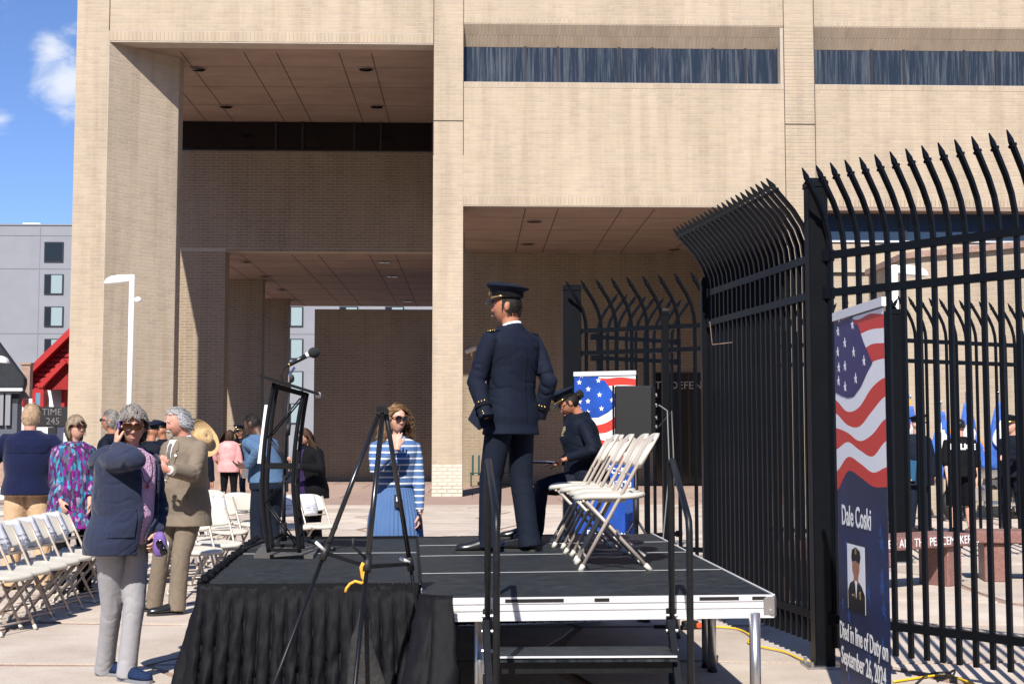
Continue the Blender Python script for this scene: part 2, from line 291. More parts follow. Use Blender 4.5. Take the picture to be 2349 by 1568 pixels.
# ---------------------------------------------------------------- mesh helpers
class MB:
    def __init__(s): s.v = []; s.f = []
    def add(s, vs, fs):
        o = len(s.v); s.v += [tuple(p) for p in vs]; s.f += [tuple(i + o for i in q) for q in fs]; return s
    def box(s, c, d, R=None, bev=0.):
        c = Vector(c); hx, hy, hz = d[0] / 2, d[1] / 2, d[2] / 2
        if bev:
            b = min(bev, hx * .9, hy * .9, hz * .9); vs = []
            # chamfered box: 24 verts
            idx = {}
            for sx in (-1, 1):
                for sy in (-1, 1):
                    for sz in (-1, 1):
                        for ax in range(3):
                            p = Vector((sx * hx, sy * hy, sz * hz))
                            for k, h in enumerate((sx, sy, sz)):
                                if k != ax: p[k] -= h * b
                            idx[(sx, sy, sz, ax)] = len(vs); vs.append(p)
            fs = []
            S = (-1, 1)
            for ax in range(3):
                o1, o2 = (ax + 1) % 3, (ax + 2) % 3
                for sg in S:
                    q = []
                    for a, bb in ((-1, -1), (1, -1), (1, 1), (-1, 1)):
                        t = [0, 0, 0]; t[ax] = sg; t[o1] = a; t[o2] = bb; q.append(idx[(t[0], t[1], t[2], ax)])
                    fs.append(tuple(q if sg > 0 else q[::-1]))
            for ax in range(3):
                o1, o2 = (ax + 1) % 3, (ax + 2) % 3
                for a in S:
                    for bb in S:
                        t0 = [0, 0, 0]; t0[ax] = -1; t0[o1] = a; t0[o2] = bb; t1 = list(t0); t1[ax] = 1
                        q = [idx[(*t0, o1)], idx[(*t1, o1)], idx[(*t1, o2)], idx[(*t0, o2)]]
                        fs.append(tuple(q if a * bb < 0 else q[::-1]))
            for sx in S:
                for sy in S:
                    for sz in S:
                        q = [idx[(sx, sy, sz, 0)], idx[(sx, sy, sz, 1)], idx[(sx, sy, sz, 2)]]
                        fs.append(tuple(q if sx * sy * sz > 0 else q[::-1]))
        else:
            vs = [Vector((x, y, z)) for x in (-hx, hx) for y in (-hy, hy) for z in (-hz, hz)]
            fs = [(0, 1, 3, 2), (4, 6, 7, 5), (0, 4, 5, 1), (2, 3, 7, 6), (0, 2, 6, 4), (1, 5, 7, 3)]
        if R is not None: vs = [R @ p for p in vs]
        return s.add([p + c for p in vs], fs)
    def rings(s, R, cap=True):
        n = len(R[0]); vs = [p for r in R for p in r]; fs = []
        for i in range(len(R) - 1):
            for j in range(n):
                k = (j + 1) % n; fs.append((i * n + j, i * n + k, (i + 1) * n + k, (i + 1) * n + j))
        if cap:
            fs.append(tuple(range(n))[::-1]); fs.append(tuple((len(R) - 1) * n + j for j in range(n)))
        return s.add(vs, fs)
    def tube(s, pts, rad, n=10, cap=True, flat=1., up=None):
        pts = [Vector(p) for p in pts]; m = len(pts)
        if not hasattr(rad, '__len__'): rad = [rad] * m
        R = []; prev = None
        for i, p in enumerate(pts):
            t = (pts[min(i + 1, m - 1)] - pts[max(i - 1, 0)])
            if t.length < 1e-9: t = Vector((0, 0, 1))
            t.normalize()
            if prev is None:
                a = Vector(up) if up else (Vector((1, 0, 0)) if abs(t.x) < .9 else Vector((0, 1, 0)))
            else: a = prev
            a = (a - t * a.dot(t))
            if a.length < 1e-6: a = t.orthogonal()
            a.normalize(); b = t.cross(a); prev = a
            r = rad[i]
            R.append([p + a * (r * cos(2 * pi * j / n)) + b * (r * flat * sin(2 * pi * j / n)) for j in range(n)])
        return s.rings(R, cap)
    def bar(s, a, b, w, h, up=(0, 0, 1)):
        a = Vector(a); b = Vector(b); t = (b - a).normalized(); u = Vector(up); u = u - t * u.dot(t)
        if u.length < 1e-5: u = t.orthogonal()
        u.normalize(); q = t.cross(u); c = [q * (sx * w / 2) + u * (sz * h / 2) for sx, sz in ((-1, -1), (1, -1), (1, 1), (-1, 1))]
        return s.rings([[a + k for k in c], [b + k for k in c]])
    def prism(s, poly, z0, z1):
        n = len(poly); vs = [(p[0], p[1], z0) for p in poly] + [(p[0], p[1], z1) for p in poly]
        fs = [tuple(range(n))[::-1], tuple(range(n, 2 * n))] + [(i, (i + 1) % n, n + (i + 1) % n, n + i) for i in range(n)]
        return s.add(vs, fs)
    def ext(s, poly3, off):
        """polygon in space given thickness by a vector"""
        off = Vector(off); a = [Vector(p) for p in poly3]; b = [p + off for p in a]; n = len(a)
        return s.add(a + b, [tuple(range(n)), tuple(range(n, 2 * n))[::-1]] + [(i, n + i, n + (i + 1) % n, (i + 1) % n) for i in range(n)])
    def ell(s, c, r, n=16, m=10, R=None):
        c = Vector(c); vs = []; fs = []
        for i in range(m + 1):
            th = pi * i / m
            for j in range(n):
                p = Vector((r[0] * sin(th) * cos(2 * pi * j / n), r[1] * sin(th) * sin(2 * pi * j / n), r[2] * cos(th)))
                if R is not None: p = R @ p
                vs.append(c + p)
        for i in range(m):
            for j in range(n):
                k = (j + 1) % n; fs.append((i * n + j, (i + 1) * n + j, (i + 1) * n + k, i * n + k))
        return s.add(vs, fs)
    def mesh(s, name, m, smooth=False):
        me = bpy.data.meshes.new(name); me.from_pydata(s.v, [], s.f); me.validate()
        if m is not None: me.materials.append(m)
        bm = bmesh.new(); bm.from_mesh(me); bmesh.ops.recalc_face_normals(bm, faces=bm.faces); bm.to_mesh(me); bm.free()
        me.polygons.foreach_set('use_smooth', [bool(smooth)] * len(me.polygons))
        return me
    def obj(s, name, m, parent=None, smooth=False, **k):
        return link(name, s.mesh(name, m, smooth), parent, **k)

def link(name, me, parent=None, label=None, cat=None, group=None, kind=None, loc=None):
    o = bpy.data.objects.new(name, me); COL.objects.link(o)
    if parent is not None: o.parent = parent
    if loc is not None: o.location = loc
    tag(o, label, cat, group, kind); return o
def tag(o, label=None, cat=None, group=None, kind=None):
    for k, v in (('label', label), ('category', cat), ('group', group), ('kind', kind)):
        if v: o[k] = v
    return o
def thing(name, label, cat, loc=(0, 0, 0), rz=0., group=None):
    o = bpy.data.objects.new(name, None); COL.objects.link(o); o.location = loc; o.rotation_euler = (0, 0, rz)
    o.empty_display_size = .2
    return tag(o, label, cat, group)
def kids(o): return [c for c in bpy.data.objects if c.parent == o]
def copy_tree(o, parent=None):
    c = o.copy(); COL.objects.link(c)
    if parent is not None: c.parent = parent
    for ch in o.children: copy_tree(ch, c)
    return c
def shade_auto(o, ang=35):
    me = o.data; me.polygons.foreach_set('use_smooth', [True] * len(me.polygons))
    bm = bmesh.new(); bm.from_mesh(me)
    for e in bm.edges:
        if len(e.link_faces) == 2 and e.calc_face_angle(0) > radians(ang): e.smooth = False
    bm.to_mesh(me); bm.free(); return o
def text(name, s, size, m, parent, mtx, extrude=.0, align='CENTER', bold=0., kind=None, sx=1.):
    cu = bpy.data.curves.new(name, 'FONT'); cu.body = s; cu.size = size; cu.align_x = align; cu.align_y = 'CENTER'; cu.extrude = extrude; cu.offset = bold
    cu.resolution_u = 3
    t = bpy.data.objects.new('tmp', cu); COL.objects.link(t)
    dg = bpy.context.evaluated_depsgraph_get(); me = bpy.data.meshes.new_from_object(t.evaluated_get(dg)); bpy.data.objects.remove(t)
    me.transform(Matrix.Diagonal((sx, 1, 1, 1))); me.transform(mtx); me.name = name; me.materials.clear(); me.materials.append(m)
    return link(name, me, parent, kind=kind)
def frame3(o, x, y):
    x = Vector(x).normalized(); y = Vector(y); y = (y - x * y.dot(x)).normalized(); z = x.cross(y); o = Vector(o)
    return Matrix(((x.x, y.x, z.x, o.x), (x.y, y.y, z.y, o.y), (x.z, y.z, z.z, o.z), (0, 0, 0, 1)))

# vectorised value noise
_rs = np.random.RandomState(3); _T = _rs.rand(4096).astype(np.float64)
def vnoise(p, seed=0):
    p = np.asarray(p, dtype=np.float64); i = np.floor(p).astype(np.int64); f = p - i; u = f * f * (3 - 2 * f); r = 0
    for dx in (0, 1):
        for dy in (0, 1):
            for dz in (0, 1):
                h = ((i[:, 0] + dx) * 73856093 ^ (i[:, 1] + dy) * 19349663 ^ (i[:, 2] + dz) * 83492791 ^ seed * 2654435) & 4095
                w = (u[:, 0] if dx else 1 - u[:, 0]) * (u[:, 1] if dy else 1 - u[:, 1]) * (u[:, 2] if dz else 1 - u[:, 2])
                r = r + w * _T[h]
    return r * 2 - 1
def fbm(p, o=3, seed=0):
    r = 0; a = 1.; p = np.asarray(p, dtype=np.float64)
    for k in range(o): r = r + a * vnoise(p * (2 ** k) + 7.3 * k, seed + k); a *= .5
    return r
# ================================================================ THE SETTING
def brick_face(o, u, v, n, wid, hei, L=.305, H=.0925, skip=None, proud=.0014):
    """brick courses of real slightly uneven bricks on a rectangle: origin o, width dir u, height dir v, outward n"""
    o, u, v, n = (np.array(x, float) for x in (o, u, v, n))
    rows = int(round(hei / H)); H = hei / rows; g = .011
    a0 = []; 
    for r in range(rows):
        x = -(L / 2 if r % 2 else 0.) 
        while x < wid - .02:
            x0 = max(x, 0) + g / 2; x1 = min(x + L, wid) - g / 2
            if x1 - x0 > .02 and not (skip and skip((x0 + x1) / 2, (r + .5) * H)): a0.append((x0, x1, r * H + g / 2, (r + 1) * H - g / 2))
            x += L
    A = np.array(a0); N = len(A); rs = np.random.RandomState(int(abs(o[0] * 37 + o[1] * 11 + wid * 5)) % 9999)
    d = proud + rs.rand(N) * .0016; b = .004
    P0 = lambda x, z, h: o + np.outer(x, u) + np.outer(z, v) + np.outer(h, n)
    z = np.zeros(N)
    V = np.stack([P0(A[:, 0], A[:, 2], z), P0(A[:, 1], A[:, 2], z), P0(A[:, 1], A[:, 3], z), P0(A[:, 0], A[:, 3], z),
                  P0(A[:, 0] + b, A[:, 2] + b, d), P0(A[:, 1] - b, A[:, 2] + b, d), P0(A[:, 1] - b, A[:, 3] - b, d), P0(A[:, 0] + b, A[:, 3] - b, d)], 1).reshape(-1, 3)
    F = np.array([(4, 5, 6, 7), (0, 1, 5, 4), (1, 2, 6, 5), (2, 3, 7, 6), (3, 0, 4, 7)])
    if np.dot(np.cross(u, v), n) < 0: F = F[:, ::-1]
    F = (F[None] + 8 * np.arange(N)[:, None, None]).reshape(-1, 4)
    return V, F, np.repeat(rs.rand(N), 5)
def bricks(parent, faces, name='brick_courses', m='brick'):
    Vs, Fs, Ts, off = [], [], [], 0
    for f in faces:
        V, F, T = brick_face(*f[0], **(f[1] if len(f) > 1 else {})); Vs.append(V); Fs.append(F + off); Ts.append(T); off += len(V)
    V = np.concatenate(Vs); F = np.concatenate(Fs); T = np.concatenate(Ts)
    me = bpy.data.meshes.new(name); me.vertices.add(len(V)); me.vertices.foreach_set('co', V.ravel())
    me.loops.add(F.size); me.loops.foreach_set('vertex_index', F.ravel().astype(np.int32))
    me.polygons.add(len(F)); me.polygons.foreach_set('loop_start', np.arange(0, F.size, 4, dtype=np.int32))
    me.update(calc_edges=True); me.polygons.foreach_set('use_smooth', [False] * len(F))
    at = me.attributes.new('tone', 'FLOAT', 'FACE'); at.data.foreach_set('value', T.astype(np.float32))
    me.materials.append(M[m]); return link(name, me, parent, kind='stuff')

# ---- ground
g = MB(); g.add([(-600, -60, -.012), (600, -60, -.012), (600, 900, -.012), (-600, 900, -.012)], [(0, 1, 2, 3)])
ground = g.obj('ground', M['gravel'], kind='structure')
pav = bpy.data.objects.new('plaza_paving', None); COL.objects.link(pav); pav['kind'] = 'structure'
NX, NY, cw, ch = 17, 17, 2.15, 1.62
def node(i, j):
    r = random.Random(i * 131 + j * 17)
    return (-17 + i * cw + (j % 2) * .7 + r.uniform(-.42, .42), 2.5 + j * ch + r.uniform(-.34, .34))
for j in range(NY):
    for i in range(NX):
        q = [Vector(node(i, j)), Vector(node(i + 1, j)), Vector(node(i + 1, j + 1)), Vector(node(i, j + 1))]
        cen = sum(q, Vector((0, 0))) / 4
        if abs(cen.x) > cen.y * .5 + 2.5: continue
        pts = []
        for k in range(4):
            a, b = q[k], q[(k + 1) % 4]
            for t in (0, .33, .66):
                p = a.lerp(b, t); r = random.Random(int((p.x * 7 + p.y * 13) * 100))
                p = p + (cen - p).normalized() * (.03 + .055 * r.random()); pts.append(p)
        zt = random.uniform(-.003, .003)
        s = MB(); s.prism([(p.x, p.y) for p in pts], -.028, zt); s.obj('slab', M['slab'], pav)
ter = bpy.data.objects.new('terrace_paving', None); COL.objects.link(ter); ter['kind'] = 'structure'
for j in range(9):
    for i in range(14):
        x0 = -21 + i * 3.3 + (j % 2) * 1.2; y0 = 29.9 + j * 3.4
        s = MB(); s.prism([(x0, y0), (x0 + 3.27, y0), (x0 + 3.27, y0 + 3.37), (x0, y0 + 3.37)], -.027, .006); s.obj('paver', M['slab_pink'], ter)
s = MB(); s.add([(-300, 66, -.02), (300, 66, -.02), (300, 160, -.02), (-300, 160, -.02)], [(0, 1, 2, 3)]); s.obj('road', M['asphalt'], kind='structure')

# ---- the brick building
FY, BY = 34.0, 42.5
XL, X1, X2, X3, X4, X5, XE = -10.26, -9.42, -1.05, -.27, 8.12, 8.92, 21.
ZT = 16.2; ZA, ZB = P(600, 99, FY).z, P(1300, 474, FY).z
WT, WB, ZC = P(1400, 57, FY).z, P(1400, 190, FY).z, P(700, 347, BY).z
DROP = WT - P(1400, 111, FY + .34).z
bld = thing('brick_building', 'large buff brick civic building with deep shaded recesses and long strip windows', 'building', (0, FY, 0))
def bp(name, mb, m, parent=bld, **k):
    o = mb.obj(name, m, parent, **k)
    if parent is bld: o.location = (0, -FY, 0)
    return o
def BB(x0, x1, y0, y1, z0, z1): return MB().box(((x0 + x1) / 2, (y0 + y1) / 2, (z0 + z1) / 2), (x1 - x0, y1 - y0, z1 - z0))
YR, ZR = (0, -1, 0), (0, 0, 1)
ux = (1, 0, 0)
wall = bp('wall', BB(X1, X2, FY, BY, ZA + .16, ZT), M['mortar'])
bricks(wall, [(((X1, FY, ZA + .30), ux, ZR, YR, X2 - X1, ZT - ZA - .30),)])
# rowlock lintel course under it
def rowlock(x0, x1, y, z, h, parent, n=(0, -1, 0), L=.1):
    k = max(1, int((x1 - x0) / L)); L = (x1 - x0) / k
    return [(((x0, y, z), ux, ZR, n, x1 - x0, h), dict(L=L, H=h, proud=.007))]
bricks(wall, rowlock(X1, X2, FY, ZA + .02, .27, wall), 'rowlock_course')
bp('wall', BB(X1, X2, FY + .002, FY + .5, ZA - .004, ZA + .159), M['mortar'])
# left pillar : front face, 45 degree chamfer, inner face
pl = [(XL, FY), (X1, FY), (-7.94, FY + 1.45), (-7.94, FY + 2.0), (-9.4, FY + 2.0), (XL, FY + 1.2)]
pil = MB(); pil.prism(pl, -.02, ZA + .0); pil.prism([(XL, FY), (X1 - .003, FY), (X1 - .003, BY), (XL, BY)], ZA + .003, ZT); pil = bp('pillar', pil, M['mortar'])
ch = (Vector((1.48, 1.45, 0))).normalized(); cn = Vector((ch.y, -ch.x, 0)); clen = Vector((1.48, 1.45, 0)).length
bricks(pil, [(((XL, FY, 0), ux, ZR, YR, X1 - XL - .012, ZT),), (((X1, FY, 0), tuple(ch), ZR, tuple(cn), clen, ZA),),
             (((-7.94, FY + 1.45, 0), (0, 1, 0), ZR, (1, 0, 0), .55, ZA),), (((XL, FY, 0), (0, 1, 0), ZR, (-1, 0, 0), 1.2, ZT),)])
# middle pillar: its lower bricks singly
mp_ = bp('pillar', BB(X2 + .002, X3 - .002, FY, FY + .8, -.02, ZT), M['mortar'])
bricks(mp_, [(((X2, FY, 86 * .0925), ux, ZR, YR, X3 - X2, ZT - 86 * .0925),), (((X3, FY, 0), (0, 1, 0), ZR, (1, 0, 0), .8, ZB),), (((X2, FY, 0), (0, 1, 0), ZR, (-1, 0, 0), .8, ZA),)])
bmesh_cache = {}
cnt = 0
for r in range(86):
    z0 = r * .0925; xs = [X2, X2 + .26, X2 + .52, X3] if r % 2 == 0 else [X2, X2 + .13, X2 + .39, X2 + .65, X3]
    if cnt > 400: break
    for a, b_ in zip(xs[:-1], xs[1:]):
        lowr = r < 9; lum = random.random()
        key = (round(b_ - a, 3), lowr)
        if key not in bmesh_cache:
            w = b_ - a - .011; bmesh_cache[key] = MB().box((0, 0, 0), (w, .05, .0815), bev=.003 if not lowr else .009).mesh('brick', M['brick'] if not lowr else M['brick_white'])
        o = link('brick', bmesh_cache[key], mp_); dx = random.uniform(-.012, .006) if r < 4 else 0
        o.location = ((a + b_) / 2 + dx, FY + .0225 - random.random() * .002 - (.012 if r < 4 else 0), z0 + .046); cnt += 1
# bay 1 spandrel, strip window
w2 = bp('wall', MB().box(((X3 + X4) / 2, FY + .25, (ZB + .18 + WB) / 2), (X4 - X3, .5, WB - ZB - .18)), M['mortar'])
bricks(w2, [(((X3, FY, ZB + .30), ux, ZR, YR, X4 - X3, WB - .16 - ZB - .30),)])
bricks(w2, rowlock(X3, X4, FY, ZB + .02, .27, w2) + rowlock(X3, X4, FY, WB - .16, .15, w2), 'rowlock_course')
bp('wall', BB(X3 + .003, X4 - .003, FY + .003, BY, ZB + .002, ZB + .178), M['mortar'])
w3 = bp('wall', BB(X3, XE, FY, BY, WT, ZT), M['mortar'])
bricks(w3, [(((X3, FY, WT + .15), ux, ZR, YR, X4 - X3, ZT - WT - .15),), (((X5, FY, WT + .15), ux, ZR, YR, XE - X5, ZT - WT - .15),)])
bricks(w3, rowlock(X3, X4, FY, WT + .005, .14, w3) + rowlock(X5, XE, FY, WT + .005, .14, w3), 'rowlock_course')
def strip_window(x0, x1, zt, zb, depth, mats, nm=7, slope=DROP - .02):
    wn_ = thing_part = bp('window', BB(x0, x1, FY + depth + .05, FY + depth + .15, zb - .0, zt + .02), M['glass_dark'])
    per = [1.62, .86]
    x = x0; k = 0; edges = [x0]
    while x < x1 - .9: x += per[k % 2]; k += 1; edges.append(min(x, x1))
    if edges[-1] < x1: edges.append(x1)
    for a, b_ in zip(edges[:-1], edges[1:]):
        BB(a + .02, b_ - .02, FY + depth + .0, FY + depth + .045, zb + .05, zt - slope).obj('pane', mats, wn_)
        BB(b_ - .03, b_ + .03, FY + depth - .03, FY + depth + .048, zb + .04, zt - slope + .005).obj('mullion', M['glass_frame'], wn_)
    BB(x0, x1, FY + depth - .05, FY + depth + .05, zb, zb + .045).obj('sill', M['alu'], wn_)
    return wn_
def slope_soffit(x0, x1, zt, depth, drop):
    s = MB(); s.add([(x0, FY, zt), (x1, FY, zt), (x1, FY + depth, zt - drop), (x0, FY + depth, zt - drop), (x0, FY + depth, zt), (x1, FY + depth, zt)], [(0, 3, 2, 1), (3, 4, 5, 2), (0, 4, 3), (1, 2, 5)])
    w = bp('sloped_soffit', s, M['mortar'])
    d = Vector((0, depth, -drop)); Ls = d.length; d.normalize(); n = Vector((0, -drop, -depth)).normalized()
    bricks(w, [(((x0, FY, zt), ux, tuple(d), tuple(n), x1 - x0, Ls), dict(L=.095, H=Ls / 2, proud=.006))])
slope_soffit(X3, X4, WT, .34, DROP)
strip_window(X3, X4 - .09, WT, WB, .34, M['glass_blue'])
jm = bp('jamb', BB(X4 - .09, X4, FY + .02, FY + .40, WB, WT - .02), M['mortar'])
slope_soffit(X5, XE, WT, .34, DROP)
strip_window(X5, XE, WT, WB, .34, M['glass_blue'])
ZW = P(2000, 556, FY + .5).z
# right pillar
rp = bp('pillar', BB(X4 + .002, X5 - .002, FY + .003, FY + .8, -.02, ZT), M['mortar'])
bricks(rp, [(((X4, FY, 0), ux, ZR, YR, X5 - X4, ZT),), (((X4, FY, 0), (0, 1, 0), ZR, (-1, 0, 0), .8, ZB),)])
for xj in (X1 - .006, X2 + .001, X3 - .001, X4 + .001, X5 - .001):
    bp('expansion_joint', BB(xj - .008, xj + .008, FY - .016, FY + .01, ZA + .3 if xj < -1.5 else (8.8 if xj < 0 else .0), ZT), M['joint'])
for (a, b_, z) in ((X2, X3, P(1025, 277, FY).z), (X4, X5, P(1850, 285, FY).z)):
    bp('expansion_joint', BB(a, b_, FY - .016, FY + .01, z - .008, z + .008), M['joint'])
# bay 2 (right): spandrel between the two strip windows
w4 = bp('wall', BB(X5, XE, FY + .001, FY + .5, ZB + .2, WB), M['mortar'])
bricks(w4, [(((X5, FY, ZB + .30), ux, ZR, YR, XE - X5, WB - .16 - ZB - .30),)])
bricks(w4, rowlock(X5, XE, FY, ZB + .02, .27, w4) + rowlock(X5, XE, FY, WB - .16, .15, w4), 'rowlock_course')
bp('lintel', BB(X5, XE, FY + .004, FY + .6, ZB - .06, ZB + .19), M['soffit'])
lw = strip_window(X5, XE, ZB, ZW, .5, M['glass_plain'], slope=.07)
w5 = bp('wall', BB(X5, XE, FY + .5, FY + .9, -.02, ZW), M['mortar'])
bricks(w5, [(((X5, FY + .5, 0), ux, ZR, YR, XE - X5, ZW - .06),)])
bp('ledge', BB(X5, XE, FY + .40, FY + .6, P(2000, 619, FY + .4).z - .06, P(2000, 619, FY + .4).z), M['mortar'])
# soffits with panel joints and downlights
def soffit(x0, x1, y0, y1, z, nx, lights):
    o = bp('soffit', BB(x0, x1, y0, y1, z + .001, z + .15), M['soffit'])
    xs = []; x = x0 + 1.62; k = 0
    while x < x1: xs.append(x); x += (.86 if k % 2 == 0 else 1.66); k += 1
    for x in xs: BB(x - .012, x + .012, y0 + .3, y1, z - .004, z + .0005).obj('panel_joint', M['joint'], o)
    y = y0 + 1.7
    while y < y1: BB(x0, x1, y - .006, y + .006, z - .003, z + .0004).obj('panel_joint', M['joint'], o); y += 2.1
    for (lx, ly) in lights:
        l = MB().tube([(lx, ly, z - .022), (lx, ly, z + .0)], .22, 20).obj('downlight', M['soffit'], o, True)
        MB().tube([(lx, ly, z - .026), (lx, ly, z - .0225)], .19, 20).obj('lamp_glass', M['glass_dark'], l, True)
def lit(px, py, z): 
    q = G(px, py, z); return (q.x, q.y)
soffit(XL + .01, X2, FY + .51, BY + .4, ZA, 5, [lit(455, 158, ZA), lit(839, 158, ZA), lit(518, 244, ZA), lit(864, 244, ZA)])
soffit(X3, X4, FY + .01, BY, ZB, 5, [lit(1225, 507, ZB), lit(1210, 559, ZB), lit(1546, 571, ZB)])
soffit(XL + .2, 7.4, BY + .4, 60, ZB, 6, [lit(564, 600, ZB), lit(881, 600, ZB), lit(608, 633, ZB), lit(900, 633, ZB), lit(646, 664, ZB), lit(935, 690, ZB)])
bp('wall', BB(XL + .2, 8, BY + .41, 60, ZB + .16, ZA), M['mortar'])
# back wall, high dark clerestory band, portal
b1 = bp('wall', BB(XL, X4, BY, BY + .38, ZB, ZC), M['mortar'])
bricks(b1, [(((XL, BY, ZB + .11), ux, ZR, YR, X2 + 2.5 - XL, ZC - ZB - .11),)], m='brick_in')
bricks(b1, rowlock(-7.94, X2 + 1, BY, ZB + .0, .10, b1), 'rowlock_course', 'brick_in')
cw_ = bp('window', BB(XL, X4, BY + .1, BY + .2, ZC, ZA - .002), M['glass_dark'])
xx = -7.94 + 1.55; k = 0
while xx < X2 + .5:
    BB(xx - .03, xx + .03, BY + .03, BY + .1, ZC, ZA - .001).obj('mullion', M['glass_frame'], cw_); xx += (.86 if k % 2 == 0 else 1.66); k += 1
BB(XL, X4, BY + .02, BY + .1, ZC, ZC + .06).obj('sill', M['glass_frame'], cw_)
for (yy, dep, xl) in ((BY, .7, XL), (50., .7, -9.36), (57., .7, -8.95)):
    c = bp('column', BB(xl, -7.94, yy, yy + dep, -.02, ZB - .001), M['mortar'])
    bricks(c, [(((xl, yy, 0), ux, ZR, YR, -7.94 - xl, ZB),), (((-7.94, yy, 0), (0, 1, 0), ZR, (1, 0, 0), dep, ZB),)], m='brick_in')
# free standing screen wall in the passage
sw = thing('screen_wall', 'long shaded brick wall standing inside the passage of the brick building', 'wall', (-5.6, 46.5, 0))
o = BB(-5.55, 4, 46.5, 46.9, -.02, 6.0).obj('wall_core', M['mortar'], sw); o.location = (5.6, -46.5, 0)
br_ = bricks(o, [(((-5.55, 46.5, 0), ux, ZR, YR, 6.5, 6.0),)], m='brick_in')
# back wall of the right bay with door glass
b2 = bp('wall', BB(X2 - .05, X4, BY + .004, BY + .4, -.02, ZB - .001), M['mortar'])
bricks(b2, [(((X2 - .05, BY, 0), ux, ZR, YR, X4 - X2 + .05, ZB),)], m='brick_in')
sdw = bp('wall', BB(X4 + .003, X4 + .5, FY + .801, BY + .4, -.02, ZB - .001), M['mortar'])
bricks(sdw, [(((X4 + .003, FY + .8, 0), (0, 1, 0), ZR, (-1, 0, 0), BY - FY - .8, ZB),)])
q0, q1 = P(1500, 855, BY), P(1660, 1100, BY)
en = bp('entrance', BB(q0.x, q1.x, BY - .06, BY - .012, 0, q0.z), M['glass_dark'])
for k in range(5):
    x = q0.x + (q1.x - q0.x) * k / 4; BB(x - .03, x + .03, BY - .09, BY - .062, 0, q0.z).obj('mullion', M['glass_frame'], en)
tq = P(1568, 884, BY - .1); text('lettering', "T   DEFENSE", .34, M['steel'], en, frame3((tq.x, BY - .1, tq.z), (1, 0, 0), (0, 0, 1)), .005)
# lower wing with coping at right
wing = thing('brick_wing', 'low buff brick wing with salmon stone coping behind the black fence', 'building', (8.54, 26, 0))
A, B, C_ = (8.54, 26.0), (11.6, 23.1), (8.62, 28.6)
core = MB(); core.prism([A, B, (16, 27), (12, 33.5), C_], -.02, 5.02); core = core.obj('wall', M['mortar'], wing); core.location = (-8.54, -26, 0)
dv = Vector((B[0] - A[0], B[1] - A[1], 0)); l1 = dv.length; dv.normalize(); n1 = (dv.y, -dv.x, 0)
d2 = Vector((A[0] - C_[0], A[1] - C_[1], 0)); l2 = d2.length; d2.normalize(); n2 = (d2.y, -d2.x, 0)
bricks(core, [(((A[0], A[1], 0), tuple(dv), ZR, n1, l1, 5.0),), (((C_[0], C_[1], 0), tuple(d2), ZR, n2, l2, 5.0),)])
cp = MB(); cp.prism([(A[0] - .05, A[1] - .08), (B[0] - .03, B[1] - .1), (16, 27), (12, 33.5), (C_[0] - .08, C_[1])], 5.022, 5.14); cp = cp.obj('coping', M['pinkstone'], wing); cp.location = (-8.54, -26, 0)

# ---- unseen building added behind the camera to block low sky; shows in window reflections
opp = thing('sky_blocking_building', 'unseen brown building added behind the viewer to block low sky', 'building', (0, -48, 0))
MB().box((-10, -8, 15), (150, 16, 30)).obj('wall', mat('sky_blocker_wall', (.12, .10, .085), .9), opp)
for k in range(24): MB().box((-80 + k * 6, .05, 10), (2.4, .1, 2.2)).obj('window', M['glass_dark'], opp); MB().box((-80 + k * 6, .05, 16), (2.4, .1, 2.2)).obj('window', M['glass_dark'], opp)

# ---- far grey apartment block
gb = thing('apartment_block', 'tall grey stucco apartment block far behind the brick building', 'building', (-30, 110, 0))
body = BB(-52, 6, 110, 125, 0, P(80, 517, 110).z).obj('wall', M['grey_wall'], gb); body.location = (30, -110, 0)
zt = P(80, 517, 110).z
pc = BB(-52.05, 6.05, 109.93, 125, zt - .001, zt + .12).obj('parapet', M['grey_joint'], gb); pc.location = (30, -110, 0)
fm = MB().box((0, 0, 0), (1.56, .12, 1.66)).mesh('window', M['glass_frame'])
pa = MB().box((0, 0, 0), (.42, .05, 1.5)).mesh('pane', M['glass_far']); pb = MB().box((0, 0, 0), (.88, .05, 1.5)).mesh('pane', M['blind']); pc2 = MB().box((0, 0, 0), (1.4, .05, 1.5)).mesh('pane', M['glass_far'])
for k, py in enumerate((578, 652, 726, 800, 874, 948)):
    for px in (124, 674, 800, 905):
        q = P(px, py, 110)
        if px > 600 and py < 640: continue
        w = link('window', fm, gb); w.location = (q.x + 30, -.04, q.z)
        if k == 0: p_ = link('pane', pc2, w); p_.location = (0, -.05, 0)
        else:
            p_ = link('pane', pa, w); p_.location = (-.5, -.05, 0); p_ = link('pane', pb, w); p_.location = (.24, -.05, 0)
for py in (540, 616, 764): 
    q = P(80, py, 110); o = BB(-52, 6, 109.97, 110.0, q.z - .03, q.z + .03).obj('panel_joint', M['grey_joint'], gb); o.location = (30, -110, 0)
for px in (88,):
    q = P(px, 700, 110); o = BB(q.x - .03, q.x + .03, 109.965, 109.999, 0, zt - .01).obj('panel_joint', M['grey_joint'], gb); o.location = (30, -110, 0)
q = P(62, 512, 112); o = MB().box((q.x, 114, zt + .35), (1.6, 2, .7), bev=.1).obj('roof_unit', M['white'], gb); o.location = (30, -110, 0)

